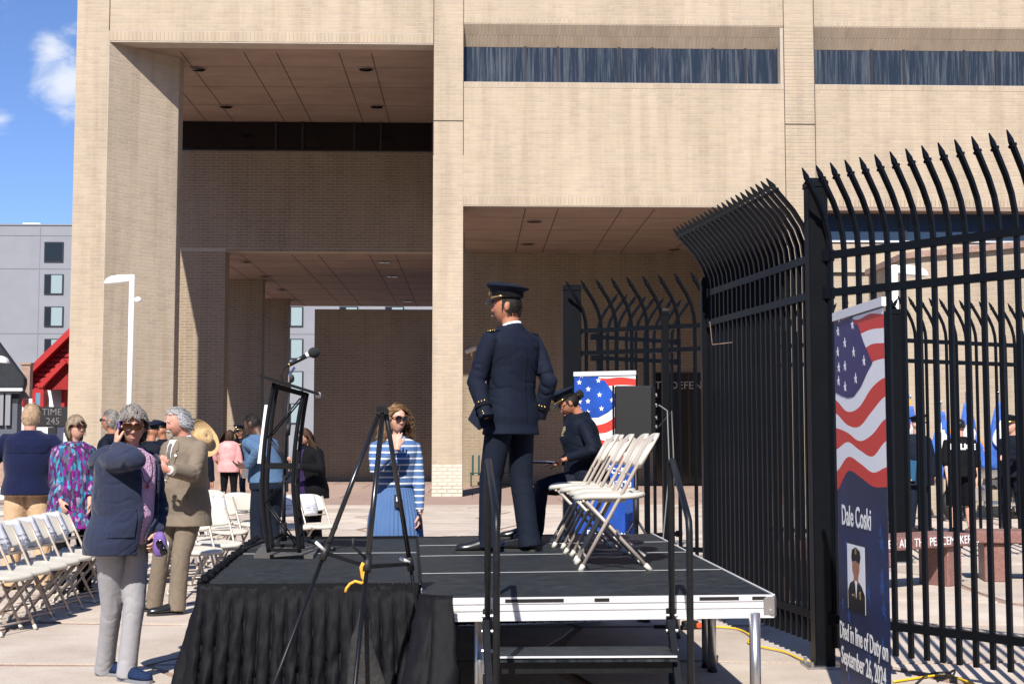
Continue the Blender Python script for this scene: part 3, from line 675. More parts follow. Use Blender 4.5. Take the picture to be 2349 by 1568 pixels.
# ---- red and white gabled house
def HP(px, py, Y=66.): q = P(px, py, Y); return (q.x, Y, q.z)
rh = thing('gabled_house', 'white house with bright red gable roof and red trim beside the brick pillar', 'house', (HP(120, 1000)[0], 66, 0))
RX = HP(120, 1000)[0]
def hpart(name, mb, m, par=None): o = mb.obj(name, m, par or rh); o.location = (-RX, -66, 0) if par is None else (0, 0, 0); return o
a = HP(52, 893); b_ = HP(300, 893)
hw = hpart('wall', BB(a[0], b_[0], 66, 67, 0, a[2]), M['white'])
g0 = [HP(44, 893), HP(176, 764), HP(310, 893)]
gm = MB(); gm.ext([(p[0], 65.98, p[2]) for p in g0], (0, 1, 0)); hpart('gable', gm, M['red_shingle'])
rf = MB()
for (p, q) in ((g0[0], g0[1]), (g0[1], g0[2])):
    d = (Vector(q) - Vector(p)).normalized(); n = Vector((-d.z, 0, d.x)); n = n if n.z > 0 else -n
    pp = Vector(p) - (d * .15 if p is g0[0] else Vector()); rf.ext([pp, q, Vector(q) + n * .28, pp + n * .28], (0, -.6, 0))
    rf.ext([pp + n * .05, Vector(q) + n * .05, Vector(q) + n * .2, pp + n * .2], (0, 1, 0))
hpart('roof', rf, M['red'])
sg = [HP(98, 893, 64.8), HP(158, 832, 64.8), HP(220, 893, 64.8)]
s = MB(); s.ext(sg, (0, 1.2, 0)); hpart('gable', s, M['red_shingle'])
s = MB()
for (p, q) in ((sg[0], sg[1]), (sg[1], sg[2])):
    d = (Vector(q) - Vector(p)).normalized(); n = Vector((-d.z, 0, d.x)); n = n if n.z > 0 else -n
    s.ext([p, q, Vector(q) + n * .22, Vector(p) + n * .22], (0, -.4, 0))
hpart('bargeboard', s, M['red'])
wq = MB(); a, b_ = HP(76, 893, 65.9), HP(106, 938, 65.9); wq.box(((a[0] + b_[0]) / 2, 65.9, (a[2] + b_[2]) / 2), (b_[0] - a[0], .18, a[2] - b_[2])); wq = hpart('window', wq, M['red'])
s = MB(); a, b_ = HP(83, 901, 65.8), HP(99, 930, 65.8); s.box(((a[0] + b_[0]) / 2, 65.78, (a[2] + b_[2]) / 2), (b_[0] - a[0], .05, a[2] - b_[2])).obj('pane', mat('blue_curtain', (.10, .25, .35), .5), wq)
for px in (53, 100, 148):
    c = HP(px, 900, 65.7); hpart('bracket', MB().box((c[0], 65.7, c[2] - .25), (.16, .5, .9)), M['red'])
# shingles rows on the red gable
s = MB()
for r in range(11):
    z = g0[0][2] + .25 + r * .24; wdt = (g0[1][2] - z) / (g0[1][2] - g0[0][2])
    xa = g0[1][0] - (g0[1][0] - g0[0][0]) * wdt; s.box(((xa + g0[1][0]) / 2, 65.95, z), (max(.05, g0[1][0] - xa - .2), .08, .16))
hpart('shingle_rows', s, M['red'])['kind'] = 'stuff'
# dark house at the left edge
dh = thing('dark_house', 'dark roofed house with chimney at the far left edge', 'house', (HP(0, 1000, 60)[0], 60, 0)); DX = HP(0, 1000, 60)[0]
def dpart(name, mb, m): o = mb.obj(name, m, dh); o.location = (-DX, -60, 0); return o
a = HP(40, 925, 60); dpart('wall', BB(a[0] - 9, a[0], 60, 60.6, 0, a[2]), M['house_dark'])
s = MB(); s.ext([HP(-10, 780, 60), HP(54, 868, 60), HP(54, 880, 60), HP(40, 925, 60), HP(-200, 925, 60), HP(-200, 780, 60)], (0, .5, 0)); dpart('roof', s, M['roof_dark'])
s = MB(); s.bar(HP(-60, 893, 59.7), HP(52, 893, 59.7), .12, .12); dpart('gutter', s, M['white'])
s = MB(); c = HP(62, 850, 63); s.box((c[0], 63, c[2] - .5), (.42, .42, 1.6)); s.box((c[0], 63, c[2] + .32), (.52, .52, .1)); dpart('chimney', s, M['pinkstone'])
s = MB(); c = HP(8, 935, 59.9)
for k, px in enumerate((-2, 14)): a = HP(px, 900, 59.9); b_ = HP(px + 10, 975, 59.9); s.box(((a[0] + b_[0]) / 2, 59.9, (a[2] + b_[2]) / 2), (.22, .15, a[2] - b_[2]))
dpart('window_trim', s, M['grey_wall'])
# sign "TIME 245"
sg_ = thing('monument_sign', 'dark roadside sign board reading TIME 245 beyond the fleece-jacket man', 'sign', (HP(120, 1000, 52)[0], 52, 0)); c = HP(119, 950, 52)
o = MB().box((0, 0, c[2] - .1), (1.35, .25, .78), bev=.03).obj('board', M['dark'], sg_)
MB().box((0, .0, (c[2] - .5) / 2), (.3, .2, c[2] - .5)).obj('post', M['dark'], sg_)
text('lettering', "TIME", .36, M['steel'], sg_, frame3((.0, -.14, c[2] + .08), (1, 0, 0), (0, 0, 1)), .004)
text('lettering', "245", .36, M['steel'], sg_, frame3((.05, -.14, c[2] - .27), (1, 0, 0), (0, 0, 1)), .004)

# ---- white plaza lamps
def lamp(label, px, ytop, Y, side, hl, group='white lamp posts of the plaza', camera=True):
    t = P(px, ytop, Y); L_ = thing('lamp_post', label, 'lamp post', (t.x, Y, 0), 0, group)
    MB().tube([(0, 0, 0), (0, 0, t.z)], .055, 14).obj('pole', M['white'], L_, True)
    s = MB(); R = []
    for i, (u, w, h, dz) in enumerate(((.04, .04, .08, .03), (.14, .06, .10, .02), (.26, .14, .11, .0), (.42, .16, .10, -.02), (.52, .14, .07, -.04), (.56, .09, .03, -.06))):
        R.append([(side * u, w * sx, t.z - .12 + dz + h * sz) for sx, sz in ((-1, -.5), (1, -.5), (1, .4), (.5, 1), (-.5, 1), (-1, .4))])
    s.rings(R).obj('lamp_head', M['white'], L_)
    MB().tube([(0, 0, .0), (0, 0, .04)], .12, 14).obj('base_plate', M['white'], L_, True)
    if camera:
        z = P(px, 688, Y).z
        c_ = MB(); c_.ell((.14, -.02, z), (.075, .075, .065)); c_.bar((0, 0, z + .02), (.12, 0, z + .02), .05, .05); c_.obj('dome_camera', M['white'], L_, True)
lamp('white lamp post with small dome camera in front of the chamfered brick pillar', 303, 630, 28, -1, 1)
lamp('white lamp post partly hidden behind the right black fence', 2052, 608, 22.5, 1, 1, camera=False)
l3 = P(26, 822, 40); lamp('white lamp head reaching in at the far left edge of the view', -38, 812, 30, 1, 1, camera=False)

# low stone walls / planters behind the crowd
def stone(label, px0, px1, ytop, Y, dep=.5):
    a, b_ = P(px0, ytop, Y), P(px1, ytop, Y); t = thing('stone_planter', label, 'planter', ((a.x + b_.x) / 2, Y, 0))
    MB().box((0, dep / 2, a.z / 2 - .01), (b_.x - a.x, dep, a.z), bev=.03).obj('block', M['pinkstone'], t)
    MB().box((0, dep / 2, a.z + .02), (b_.x - a.x + .06, dep + .06, .06), bev=.02).obj('cap', M['slab_pink'], t)
stone('pink stone block between the brick column and the light-blue-shirt officer', 470, 602, 1026, 38)
stone('pink stone planter wall behind the motorcycle inside the memorial court', 2120, 2420, 1116, 27)
stone('short pink stone block left of the chamfered pillar behind the floral-blouse woman', 150, 232, 1092, 31)
stone('pink stone planter wall behind the fleece-jacket man at the left edge', -120, 60, 1030, 36)

# security camera, bench at the back wall
cq = P(1082, 806, BY - .3)
sc_ = thing('security_camera', 'beige bullet security camera on the shaded brick wall right of the middle pillar', 'camera', (cq.x, BY, cq.z))
R_ = Euler((radians(-18), 0, radians(60))).to_matrix()
MB().box((0, -.35, .05), (.14, .44, .13), R_, bev=.02).obj('housing', M['brick_white'], sc_)
MB().tube([(0, -.01, -.1), (0, -.22, -.12), (0, -.3, 0)], .03, 8).obj('bracket', M['brick_white'], sc_)
bq = P(1103, 1112, 41.5); bn = thing('park_bench', 'dark green slatted bench by the brick wall, half hidden behind the standing chief', 'bench', (bq.x + .5, 41.5, 0))
for k in range(9): MB().box((-.75 + k * .19, .1, .66), (.06, .04, .62)).obj('slat', M['green'], bn)
for k in range(5): MB().box((0, -.25 + k * .09, .42), (1.7, .06, .03)).obj('seat_slat', M['green'], bn)
for sx in (-.8, .8): MB().box((sx, -.05, .22), (.05, .5, .42)).obj('leg', M['green'], bn)
# ---- figure, cloth and hair building tools
def rz2(v, a): return Vector((v.x * cos(a) - v.y * sin(a), v.x * sin(a) + v.y * cos(a), v.z))
def ik(a, c, l1, l2, hint):
    d = c - a; L = d.length; mxl = (l1 + l2) * .998
    if L > mxl: c = a + d * (mxl / L); d = c - a; L = mxl
    x = (l1 * l1 - l2 * l2 + L * L) / (2 * L); h = sqrt(max(1e-6, l1 * l1 - x * x)); dn = d / L
    p = hint - a; p = p - dn * p.dot(dn)
    if p.length < 1e-5: p = dn.orthogonal()
    return a + dn * x + p.normalized() * h, c
def remesh(mb, vox, name, m, smooth_it=2):
    me = mb.mesh(name, m, True); o = bpy.data.objects.new('tmp', me); COL.objects.link(o)
    r = o.modifiers.new('r', 'REMESH'); r.mode = 'VOXEL'; r.voxel_size = vox; r.use_smooth_shade = True
    if smooth_it: k = o.modifiers.new('s', 'SMOOTH'); k.factor = .5; k.iterations = smooth_it
    dg = bpy.context.evaluated_depsgraph_get(); me2 = bpy.data.meshes.new_from_object(o.evaluated_get(dg)); bpy.data.objects.remove(o); bpy.data.meshes.remove(me)
    me2.name = name; me2.materials.clear(); me2.materials.append(m); me2.polygons.foreach_set('use_smooth', [True] * len(me2.polygons)); return me2
def co_of(me): a = np.empty(len(me.vertices) * 3); me.vertices.foreach_get('co', a); return a.reshape(-1, 3)
def nrm_of(me): a = np.empty(len(me.vertices) * 3); me.vertex_normals.foreach_get('vector', a); return a.reshape(-1, 3)
def fold(me, cents, base=.0025, seed=0, freq=(9, 9, 20), shear=.5, amp=1., cs=1., ang=(.80, .60)):
    """press cloth folds into a garment: stronger round elbows, knees, waist"""
    c = co_of(me); n = nrm_of(me); A = np.full(len(c), base)
    for q, r, a in cents: A += a * np.exp(-((c - np.array(q)) ** 2).sum(1) / (r * r))
    p = c.copy(); p[:, 2] += shear * p[:, 0] + .35 * p[:, 1]
    w = fbm(p * 4 + seed, 2, seed); p = p * np.array(freq) + w[:, None] * 1.1
    n1 = fbm(p, 2, seed + 5); crease = np.clip(1 - np.abs(n1) * 4.5, 0, 1) ** 1.4; ca, sa = ang; h_ = c[:, 0] + .5 * c[:, 1]; msk = np.clip(fbm(c * 6, 1, seed + 40) * 2 + .4, 0, 1); p2 = np.stack([(h_ * sa + c[:, 2] * ca) * 20 * cs, (h_ * ca - c[:, 2] * sa) * 4.5 * cs, c[:, 1] * 5], 1) + w[:, None] * .8; p3 = np.stack([(-h_ * sa + c[:, 2] * ca) * 20 * cs, (h_ * ca + c[:, 2] * sa) * 4.5 * cs, c[:, 1] * 5 + 9], 1) + w[:, None] * .8; crease2 = np.clip(1 - np.abs(fbm(p2, 1, seed + 31)) * 4, 0, 1) ** 1.3 * msk + np.clip(1 - np.abs(fbm(p3, 1, seed + 37)) * 4, 0, 1) ** 1.3 * (1 - msk)
    v = .38 * fbm(p * .4 + 3, 2, seed + 8) - .12 * crease - .75 * crease2 + .3; q = fbm(c * 55, 2, seed + 9) * .0007
    c = c + n * (A * v * amp + q)[:, None]; me.vertices.foreach_set('co', c.ravel()); me.update(); return me
def bvh(me): return BVHTree.FromPolygons([v.co for v in me.vertices], [tuple(p.vertices) for p in me.polygons])
def inpoly(x, y, P_):
    r = False; n = len(P_); j = n - 1
    for i in range(n):
        if (P_[i][1] > y) != (P_[j][1] > y) and x < (P_[j][0] - P_[i][0]) * (y - P_[i][1]) / (P_[j][1] - P_[i][1]) + P_[i][0]: r = not r
        j = i
    return r
def patch(tree, poly, m, parent, name, org, ax, ay, off=.003, res=.006, th=.003):
    """a flat-cut piece of cloth or metal laid on the garment surface: poly in the (ax, ay) plane through org, projected along the plane normal"""
    ax = Vector(ax).normalized(); ay = Vector(ay).normalized(); nz_ = ax.cross(ay); org = Vector(org)
    xs = [p[0] for p in poly]; ys = [p[1] for p in poly]; nx = max(1, int((max(xs) - min(xs)) / res + .99)); ny = max(1, int((max(ys) - min(ys)) / res + .99))
    sx = (max(xs) - min(xs)) / nx; sy = (max(ys) - min(ys)) / ny; V = {}; vs = []; fs = []
    def vert(i, j):
        if (i, j) in V: return V[(i, j)]
        p = org + ax * (min(xs) + i * sx) + ay * (min(ys) + j * sy); h = tree.ray_cast(p + nz_ * .33, -nz_, .4)
        if h[0] is None: V[(i, j)] = None
        else: V[(i, j)] = len(vs); vs.append(h[0] + nz_ * off)
        return V[(i, j)]
    for i in range(nx):
        for j in range(ny):
            if inpoly(min(xs) + (i + .5) * sx, min(ys) + (j + .5) * sy, poly):
                q = [vert(i, j), vert(i + 1, j), vert(i + 1, j + 1), vert(i, j + 1)]
                if None not in q and max(vs[a].dot(nz_) for a in q) - min(vs[a].dot(nz_) for a in q) < .05: fs.append(tuple(q))
    if not fs: return None
    s = MB(); s.add(vs, fs); o = s.obj(name, m, parent, True); md = o.modifiers.new('s', 'SOLIDIFY'); md.thickness = th; md.offset = -1; return o

HEADR = (.074, .094, .114)
def head_pts(n=44, mrow=34, infl=0.):
    """unit human head, face towards -y, z up; returns grid of points"""
    g = []
    for i in range(mrow + 1):
        th = pi * i / mrow; row = []
        for j in range(n):
            ph = 2 * pi * j / n; x, y, z = sin(th) * sin(ph), -sin(th) * cos(ph), cos(th)
            X, Y, Z = x * HEADR[0], y * HEADR[1], z * HEADR[2]
            if z < 0:
                k = -z; X *= 1 - .20 * k ** 1.4 
                if y > 0: Y *= 1 - .45 * k
                else: Y *= 1 - .10 * k; Y -= .012 * k ** 2 * (-y)
            if z > 0 and y > 0: Y *= 1.04
            f = max(0, -y)
            if f > .2:
                ff = min(1, (f - .2) / .4)
                Y += ff * .004 * 0
                Y -= ff * .005 * exp(-((Z - .030) / .010) ** 2) * exp(-(X / .045) ** 2)
                for s_ in (-1, 1):
                    Y += ff * .011 * exp(-((X - s_ * .031) / .017) ** 2 - ((Z - .010) / .013) ** 2)
                    Y -= ff * .005 * exp(-((X - s_ * .040) / .018) ** 2 - ((Z + .022) / .018) ** 2)
                t = (.018 - Z) / .052; nz_ = 0
                if -.25 < t < 1: nz_ = .004 + .021 * max(0, t) ** 1.1
                elif t >= 1: nz_ = .025 * max(0, 1 - (t - 1) / .16)
                Y -= ff * nz_ * exp(-(X / (.0085 + .0055 * max(0, min(1, t)))) ** 2)
                Y -= ff * .0055 * exp(-((Z + .060) / .0055) ** 2) * exp(-(X / .024) ** 2)
                Y -= ff * .0065 * exp(-((Z + .073) / .006) ** 2) * exp(-(X / .020) ** 2)
                Y += ff * .0045 * exp(-((Z + .0665) / .0028) ** 2) * exp(-(X / .026) ** 2)
                Y -= ff * .008 * exp(-((Z + .098) / .012) ** 2) * exp(-(X / .024) ** 2)
            r = sqrt(X * X + Y * Y + Z * Z); k = 1 + infl / r; row.append(Vector((X * k, Y * k, Z * k)))
        g.append(row)
    return g
HG = head_pts()

def strands(center, R, sc, style, m, parent, n=1600, L=.06, width=.0022, seed=1, steps=6, lift=.006, curl=.0, grav=.3, front=.42, side=-.35, back=-.55, bun=None, long_out=.02, thin_top=0.):
    rs = np.random.RandomState(seed); d = rs.normal(size=(n * 3, 3)); d /= np.linalg.norm(d, axis=1)[:, None]
    fr = np.clip(-d[:, 1], 0, 1); lim = np.where(d[:, 1] < -.25, front + .35 * np.abs(d[:, 0]) * 0 + (fr - .25) * .25, np.where(d[:, 1] < .15, side, back))
    ok = d[:, 2] > lim
    if thin_top: ok &= ~((d[:, 2] > .72) & (rs.rand(len(d)) < thin_top))
    d = d[ok][:n]; n = len(d); rad = np.array(HEADR) * sc
    p = d * rad * 1.02; crown = np.array([0, .35, .9]); crown /= np.linalg.norm(crown)
    pts = [p.copy()]; down = np.array([0, .0, -1.]); Ls = L * (0.7 + .6 * rs.rand(n)); ph = rs.rand(n) * 6.28; clump = fbm(d * 7, 2, seed)
    for k in range(steps):
        u = p / rad; un = u / np.linalg.norm(u, axis=1)[:, None]; away = un - crown * (un @ crown)[:, None] * 1.0
        aw = un * (un @ crown)[:, None] - crown; t = aw; t = t / (np.linalg.norm(t, axis=1)[:, None] + 1e-6)
        g = min(1., grav + (.12 * k if style == 'long' else .05 * k)); v = t * (1 - g) + down * g
        if style == 'swept': v = v + np.array([.0, .9, .1])
        if style != 'bangs' and bun is None:
            fr_ = np.clip((-p[:, 1] / rad[1] - .15) * 2, 0, 1) * np.clip(((1.3 if style == 'long' else .75) - p[:, 2] / rad[2]) * 2, 0, 1); v = v + fr_[:, None] * np.stack([np.sign(p[:, 0]) * 1.8, np.full(n, 1.0), np.full(n, .05)], 1)
        if style == 'bangs': v = v + np.array([.35, 0, 0]) * (d[:, 1] < 0)[:, None]
        if bun is not None:
            b = np.array(bun) * sc - p; v = b / (np.linalg.norm(b, axis=1)[:, None] + 1e-6)
        if curl: v = v + curl * np.stack([np.sin(ph + k * 1.9 + clump * 4), np.cos(ph + k * 1.7), .4 * np.sin(ph * 2 + k)], 1)
        v = v + .25 * np.stack([fbm(p * 40 + 3, 1, seed), fbm(p * 40 + 9, 1, seed + 1), 0 * ph], 1)
        v /= np.linalg.norm(v, axis=1)[:, None]; p = p + v * (Ls / steps)[:, None]
        u = p / rad; r = np.linalg.norm(u, axis=1); need = 1.03 + lift * (1. if style != 'long' else min(1., .3 + .12 * k)) / .09 * (.4 + .9 * rs.rand(n)) * (1 + .4 * clump)
        f = np.where(r < need, need / r, 1.); 
        if style == 'long': f = np.where(p[:, 2] < -.5 * rad[2], 1. , f)
        p = p * f[:, None]; pts.append(p.copy())
    vs = []; fs = []; P_ = np.stack(pts, 1)                       # n, steps+1, 3
    T = np.diff(P_, axis=1); T = np.concatenate([T, T[:, -1:]], 1); T /= np.linalg.norm(T, axis=2)[..., None] + 1e-9
    O = P_ / (np.linalg.norm(P_, axis=2)[..., None]); S = np.cross(T, O); S /= np.linalg.norm(S, axis=2)[..., None] + 1e-9
    w = width * np.array([1.] * steps + [.35])[None, :, None]; Lf = P_ - S * w; Rt = P_ + S * w
    V = np.stack([Lf, Rt], 2).reshape(n, -1, 3); K = V.shape[1]
    F = np.array([(2 * i, 2 * i + 1, 2 * i + 3, 2 * i + 2) for i in range(steps)]); F = (F[None] + K * np.arange(n)[:, None, None]).reshape(-1, 4)
    s = MB(); s.v = [tuple(x) for x in V.reshape(-1, 3)]; s.f = [tuple(int(i) for i in f) for f in F]
    # under-shell following the scalp so no skin shows between strands
    hp = head_pts(28, 20, lift * .55); vs = []; idx = {}
    for i, row in enumerate(hp):
        for j, q in enumerate(row): idx[(i, j)] = len(vs); vs.append(Vector((q.x * sc, q.y * sc, q.z * sc)))
    fs = []
    for i in range(20):
        for j in range(28):
            q = sum((hp[a][b % 28] for a, b in ((i, j), (i + 1, j), (i + 1, j + 1), (i, j + 1))), Vector()) / 4; u = Vector((q.x / HEADR[0], q.y / HEADR[1], q.z / HEADR[2])).normalized()
            lim = (front + .12 + max(0, -u.y - .25) * .25) if u.y < -.25 else ((side + .08) if u.y < .15 else back + .05)
            if u.z > lim: fs.append((idx[(i, j)], idx[(i + 1, j)], idx[(i + 1, (j + 1) % 28)], idx[(i, (j + 1) % 28)]))
    if not thin_top: s.add(vs, fs)
    me = bpy.data.meshes.new('hair'); me.from_pydata(s.v, [], s.f); me.materials.append(m); me.polygons.foreach_set('use_smooth', [True] * len(me.polygons))
    me.transform(R.to_4x4()); me.transform(Matrix.Translation(center)); return link('hair', me, parent)

def add_hand(mb, wr, d, pn, side, H, curl=.5, spread=.12, thumb_out=.6, fcurl=None):
    """hand grown from wrist wr along d, palm facing pn; side=+1 if the thumb lies towards d x pn"""
    k = H / 1.75; d = Vector(d).normalized(); pn = Vector(pn); pn = (pn - d * pn.dot(d)).normalized(); s_ = d.cross(pn) * side
    R = []
    for t, w, h in ((-.02, .026, .021), (.01, .028, .02), (.035, .038, .018), (.065, .042, .016), (.088, .040, .013), (.096, .03, .009)):
        c = wr + d * (t * k); R.append([c + s_ * (w * k * cos(a)) + pn * (h * k * sin(a)) for a in [2 * pi * i / 12 for i in range(12)]])
    mb.rings(R)
    for i, (o, L) in enumerate(((.031, .070), (.011, .078), (-.010, .073), (-.030, .058))):
        c = (fcurl[i] if fcurl else curl) ; b = wr + d * (.082 * k) + s_ * (o * k) - pn * .002 * k; ang = c * .55; pts = [b]; dirv = (d + s_ * (o / .03 * spread)).normalized()
        for seg in (.45, .32, .23):
            v = (dirv * cos(ang) + pn * sin(ang)).normalized(); b = b + v * (L * seg * k); pts.append(b); ang += c * .75
        mb.tube(pts, [.0092 * k, .0088 * k, .0078 * k, .006 * k], 8)
    b = wr + d * (.025 * k) + s_ * (.026 * k); v = (d * .75 + s_ * thumb_out + pn * .35).normalized(); v2_ = (d * 1. + s_ * thumb_out * .3 + pn * .55).normalized()
    mb.tube([b - v * .01, b + v * (.038 * k), b + v * (.038 * k) + v2_ * (.032 * k), b + v * (.038 * k) + v2_ * (.052 * k)], [.013 * k, .0115 * k, .010 * k, .007 * k], 8)

class Body: pass
def person(label, loc, face, H=1.75, skinm='skin_pale', g=1., fem=False, arms={}, feet=None, head_dir=None, head_pitch=0., head_tilt=0., lean=0., sit=None, vox=.009, hip_shift=0., shoulder=1., group=None, leglen=1., seatdir=None, bust=0., belly=0., hand_kw={}, hk_=1.):
    """arms/feet targets are world points; everything is built in the person's own frame facing -y"""
    B = Body(); th = head(face[0], face[1]); loc = Vector(loc); B.root = thing('person', label, 'person', loc, th, group); B.H = H; B.g = g; B.vox = vox; B.fem = fem
    B.loc, B.th = loc, th; L = lambda w: rz2(Vector(w) - loc, -th); B.L = L; k = H / 1.75; B.k = k
    hz = .525 * H if sit is None else sit
    B.pel = Vector((hip_shift, 0, hz)); sp_ = lambda z, y: Vector((hip_shift * (1 - (z - .525) * 3.2), y, hz + (z - .525) * H))
    B.waist = sp_(.615, -lean * .09 * H); B.chest = sp_(.72, -lean * .20 * H); B.neck = sp_(.825, -lean * .30 * H); B.hb = sp_(.87, -lean * .37 * H - .012)
    sw = (.108 if not fem else .098) * H * shoulder; B.sh = {s: Vector((s * sw, B.neck.y + .012, B.neck.z - .034 * H)) for s in (-1, 1)}   # -1 = person's right
    B.hip = {s: B.pel + Vector((s * .052 * H, 0, -.02 * H)) for s in (-1, 1)}
    # head
    hd = Vector(L(loc + Vector((head_dir[0], head_dir[1], 0)))) if head_dir else Vector((0, -1, 0)); yaw = math.atan2(hd.x, -hd.y)
    B.hs = H / 1.75 * (1.0 if not fem else .965) * hk_; B.HR = Matrix.Rotation(yaw, 3, 'Z') @ Matrix.Rotation(head_tilt, 3, 'Y') @ Matrix.Rotation(head_pitch, 3, 'X')
    B.hc = B.hb + B.HR @ Vector((0, -.018, .082)) * B.hs
    B.el, B.wr = {}, {}
    for s in (-1, 1):
        a = arms.get(s)
        ua, fa = .170 * H, .150 * H
        if a is None: w = B.sh[s] + Vector((s * .055 * H, -.015 * H, -.315 * H)); h_ = B.sh[s] + Vector((s * .3, .3, -.3))
        else: w = L(a[0]); h_ = L(a[1]) if a[1] is not None else B.sh[s] + Vector((s * .3, .3, -.3))
        B.el[s], B.wr[s] = ik(B.sh[s], w, ua, fa, h_)
    B.kn, B.an = {}, {}; stand = sit is None
    for s in (-1, 1):
        if feet and s in feet and feet[s][0] is not None: a = L(feet[s][0]); a.z += .075 * k; kh = L(feet[s][1]) if feet[s][1] is not None else Vector((s * .1, -3, .5))
        else: a = Vector((s * .075 * H + (0), 0, .075 * k)); kh = Vector((s * .15, -3, .5))
        ll = (B.hip[s] - a).length * 1.004 if stand else .482 * H; B.kn[s], B.an[s] = ik(B.hip[s], a, .508 * ll, .492 * ll, kh)
    B.toe = {s: (feet or {}).get(s, (None, None, None))[2] if feet and s in feet and len(feet[s]) > 2 else None for s in (-1, 1)}
    # the body: one continuous surface
    mb = MB(); gi = [[B.hc + B.HR @ (p * B.hs) for p in row] for row in HG]; mb.rings(gi)
    for s in (-1, 1):
        c = B.hc + B.HR @ Vector((s * .0755, .012, -.004)) * B.hs; Re = B.HR @ Matrix.Rotation(s * .35, 3, 'Z') @ Matrix.Rotation(-.15, 3, 'X')
        mb.ell(c, (.0085 * B.hs, .018 * B.hs, .031 * B.hs), 12, 10, Re)
    mb.tube([B.neck - Vector((0, 0, .05)), B.neck + Vector((0, 0, .02)), B.hc + B.HR @ Vector((0, .022, -.06)) * B.hs], [x * k * (1 if not fem else .86) for x in (.075, .058, .056)], 16)
    for c0, c1, r0, r1 in ((B.pel, B.waist, .085, .08), (B.waist, B.chest, .08, .09), (B.chest, B.neck, .09, .055)): mb.tube([c0, c1], [r0 * k, r1 * k], 14)
    mb.tube([B.sh[-1], B.sh[1]], .042 * k, 12)
    for s in (-1, 1):
        mb.tube([B.sh[s], B.el[s], B.el[s].lerp(B.wr[s], .4), B.wr[s]], [.04 * k, .034 * k, .034 * k, .023 * k], 12)
        mb.tube([B.hip[s] + Vector((0, 0, .03)), B.kn[s], B.kn[s].lerp(B.an[s], .35), B.an[s]], [.07 * k, .046 * k, .050 * k, .033 * k], 14)
        hk = hand_kw.get(s, {}); dd = hk.get('d'); dd = L(loc + Vector(dd)) if dd is not None else (B.wr[s] - B.el[s]); pn = hk.get('pn'); pn = L(loc + Vector(pn)) if pn is not None else Vector((-s, 0, 0))
        B.__dict__.setdefault('hd', {})[s] = (dd.normalized(), pn)
        cr = dd.normalized().cross(pn.normalized()); tside = hk.get('side'); 
        if tside is None: tside = 1 if s > 0 else -1; tside = (1 if cr.dot(Vector((0, -1, 0))) > 0 else -1) if hk.get('thumb') is None else (1 if cr.dot(L(loc + Vector(hk['thumb']))) > 0 else -1)
        if not hk.get('hide'): add_hand(mb, B.wr[s], dd, pn, tside, H, hk.get('curl', .45), hk.get('spread', .12), hk.get('tout', .6), hk.get('f'))
    B.body = link('body', remesh(mb, vox * .8 if vox < .008 else vox, 'body', M[skinm], 1), B.root)
    B.name = label; return B
def torso_rings(B, z0, flare=0., fat=0., hemz=None, chestk=1., n=28, y0=0.):
    """rings from hem to neck, person frame"""
    H, g = B.H, B.g; f = B.fem; secs = []
    prof = [(.47, .104, .074), (.50, .106, .076), (.54, .102, .072), (.60, .090 if not f else .080, .066), (.66, .096 if not f else .086, .068), (.72, .106 if not f else .094, .074), (.765, .112 if not f else .098, .072), (.795, .110 if not f else .096, .062), (.815, .085, .05), (.832, .045, .042), (.842, .036, .036)]
    R = []
    hz = B.pel.z
    def cen(z):
        zz = hz + (z - .525) * H
        for a, b in ((B.pel, B.waist), (B.waist, B.chest), (B.chest, B.neck)):
            if zz <= b.z or b is B.neck:
                t = (zz - a.z) / max(1e-6, b.z - a.z); t = max(-.6, min(1.2, t)); return Vector((a.x + (b.x - a.x) * t, a.y + (b.y - a.y) * t, zz))
    zs = []
    if z0 < .47:
        m_ = max(1, int((.47 - z0) / .03)); zs = [(z0 + (.47 - z0) * i / m_, .104 + flare * (.47 - (z0 + (.47 - z0) * i / m_)), .074 + flare * (.47 - (z0 + (.47 - z0) * i / m_))) for i in range(m_)]
    for z, w, d in zs + [p for p in prof if p[0] >= z0]:
        wk = g if z < .70 else 1 + (g - 1) * .45
        w_, d_ = w * H * wk + fat, d * H * wk * (1.0 + (.12 if g > 1.1 and z < .68 else 0)) + fat
        c = cen(z); row = []
        for i in range(n):
            a = 2 * pi * i / n; e = 2.2; x = w_ * math.copysign(abs(cos(a)) ** (2 / e), cos(a)); y = d_ * math.copysign(abs(sin(a)) ** (2 / e), sin(a))
            if y < 0:
                if getattr(B, 'bust', 0) and abs(z - .715) < .06: y -= B.bust * exp(-((z - .715) / .03) ** 2) * max(0, cos(a * 1.) * 0 + 1) * exp(-((abs(x) - .065) / .05) ** 2)
                if getattr(B, 'belly', 0): y -= B.belly * exp(-((z - .60) / .06) ** 2) * exp(-(x / .13) ** 2)
            row.append(c + Vector((x, y, 0)))
        R.append(row)
    return R
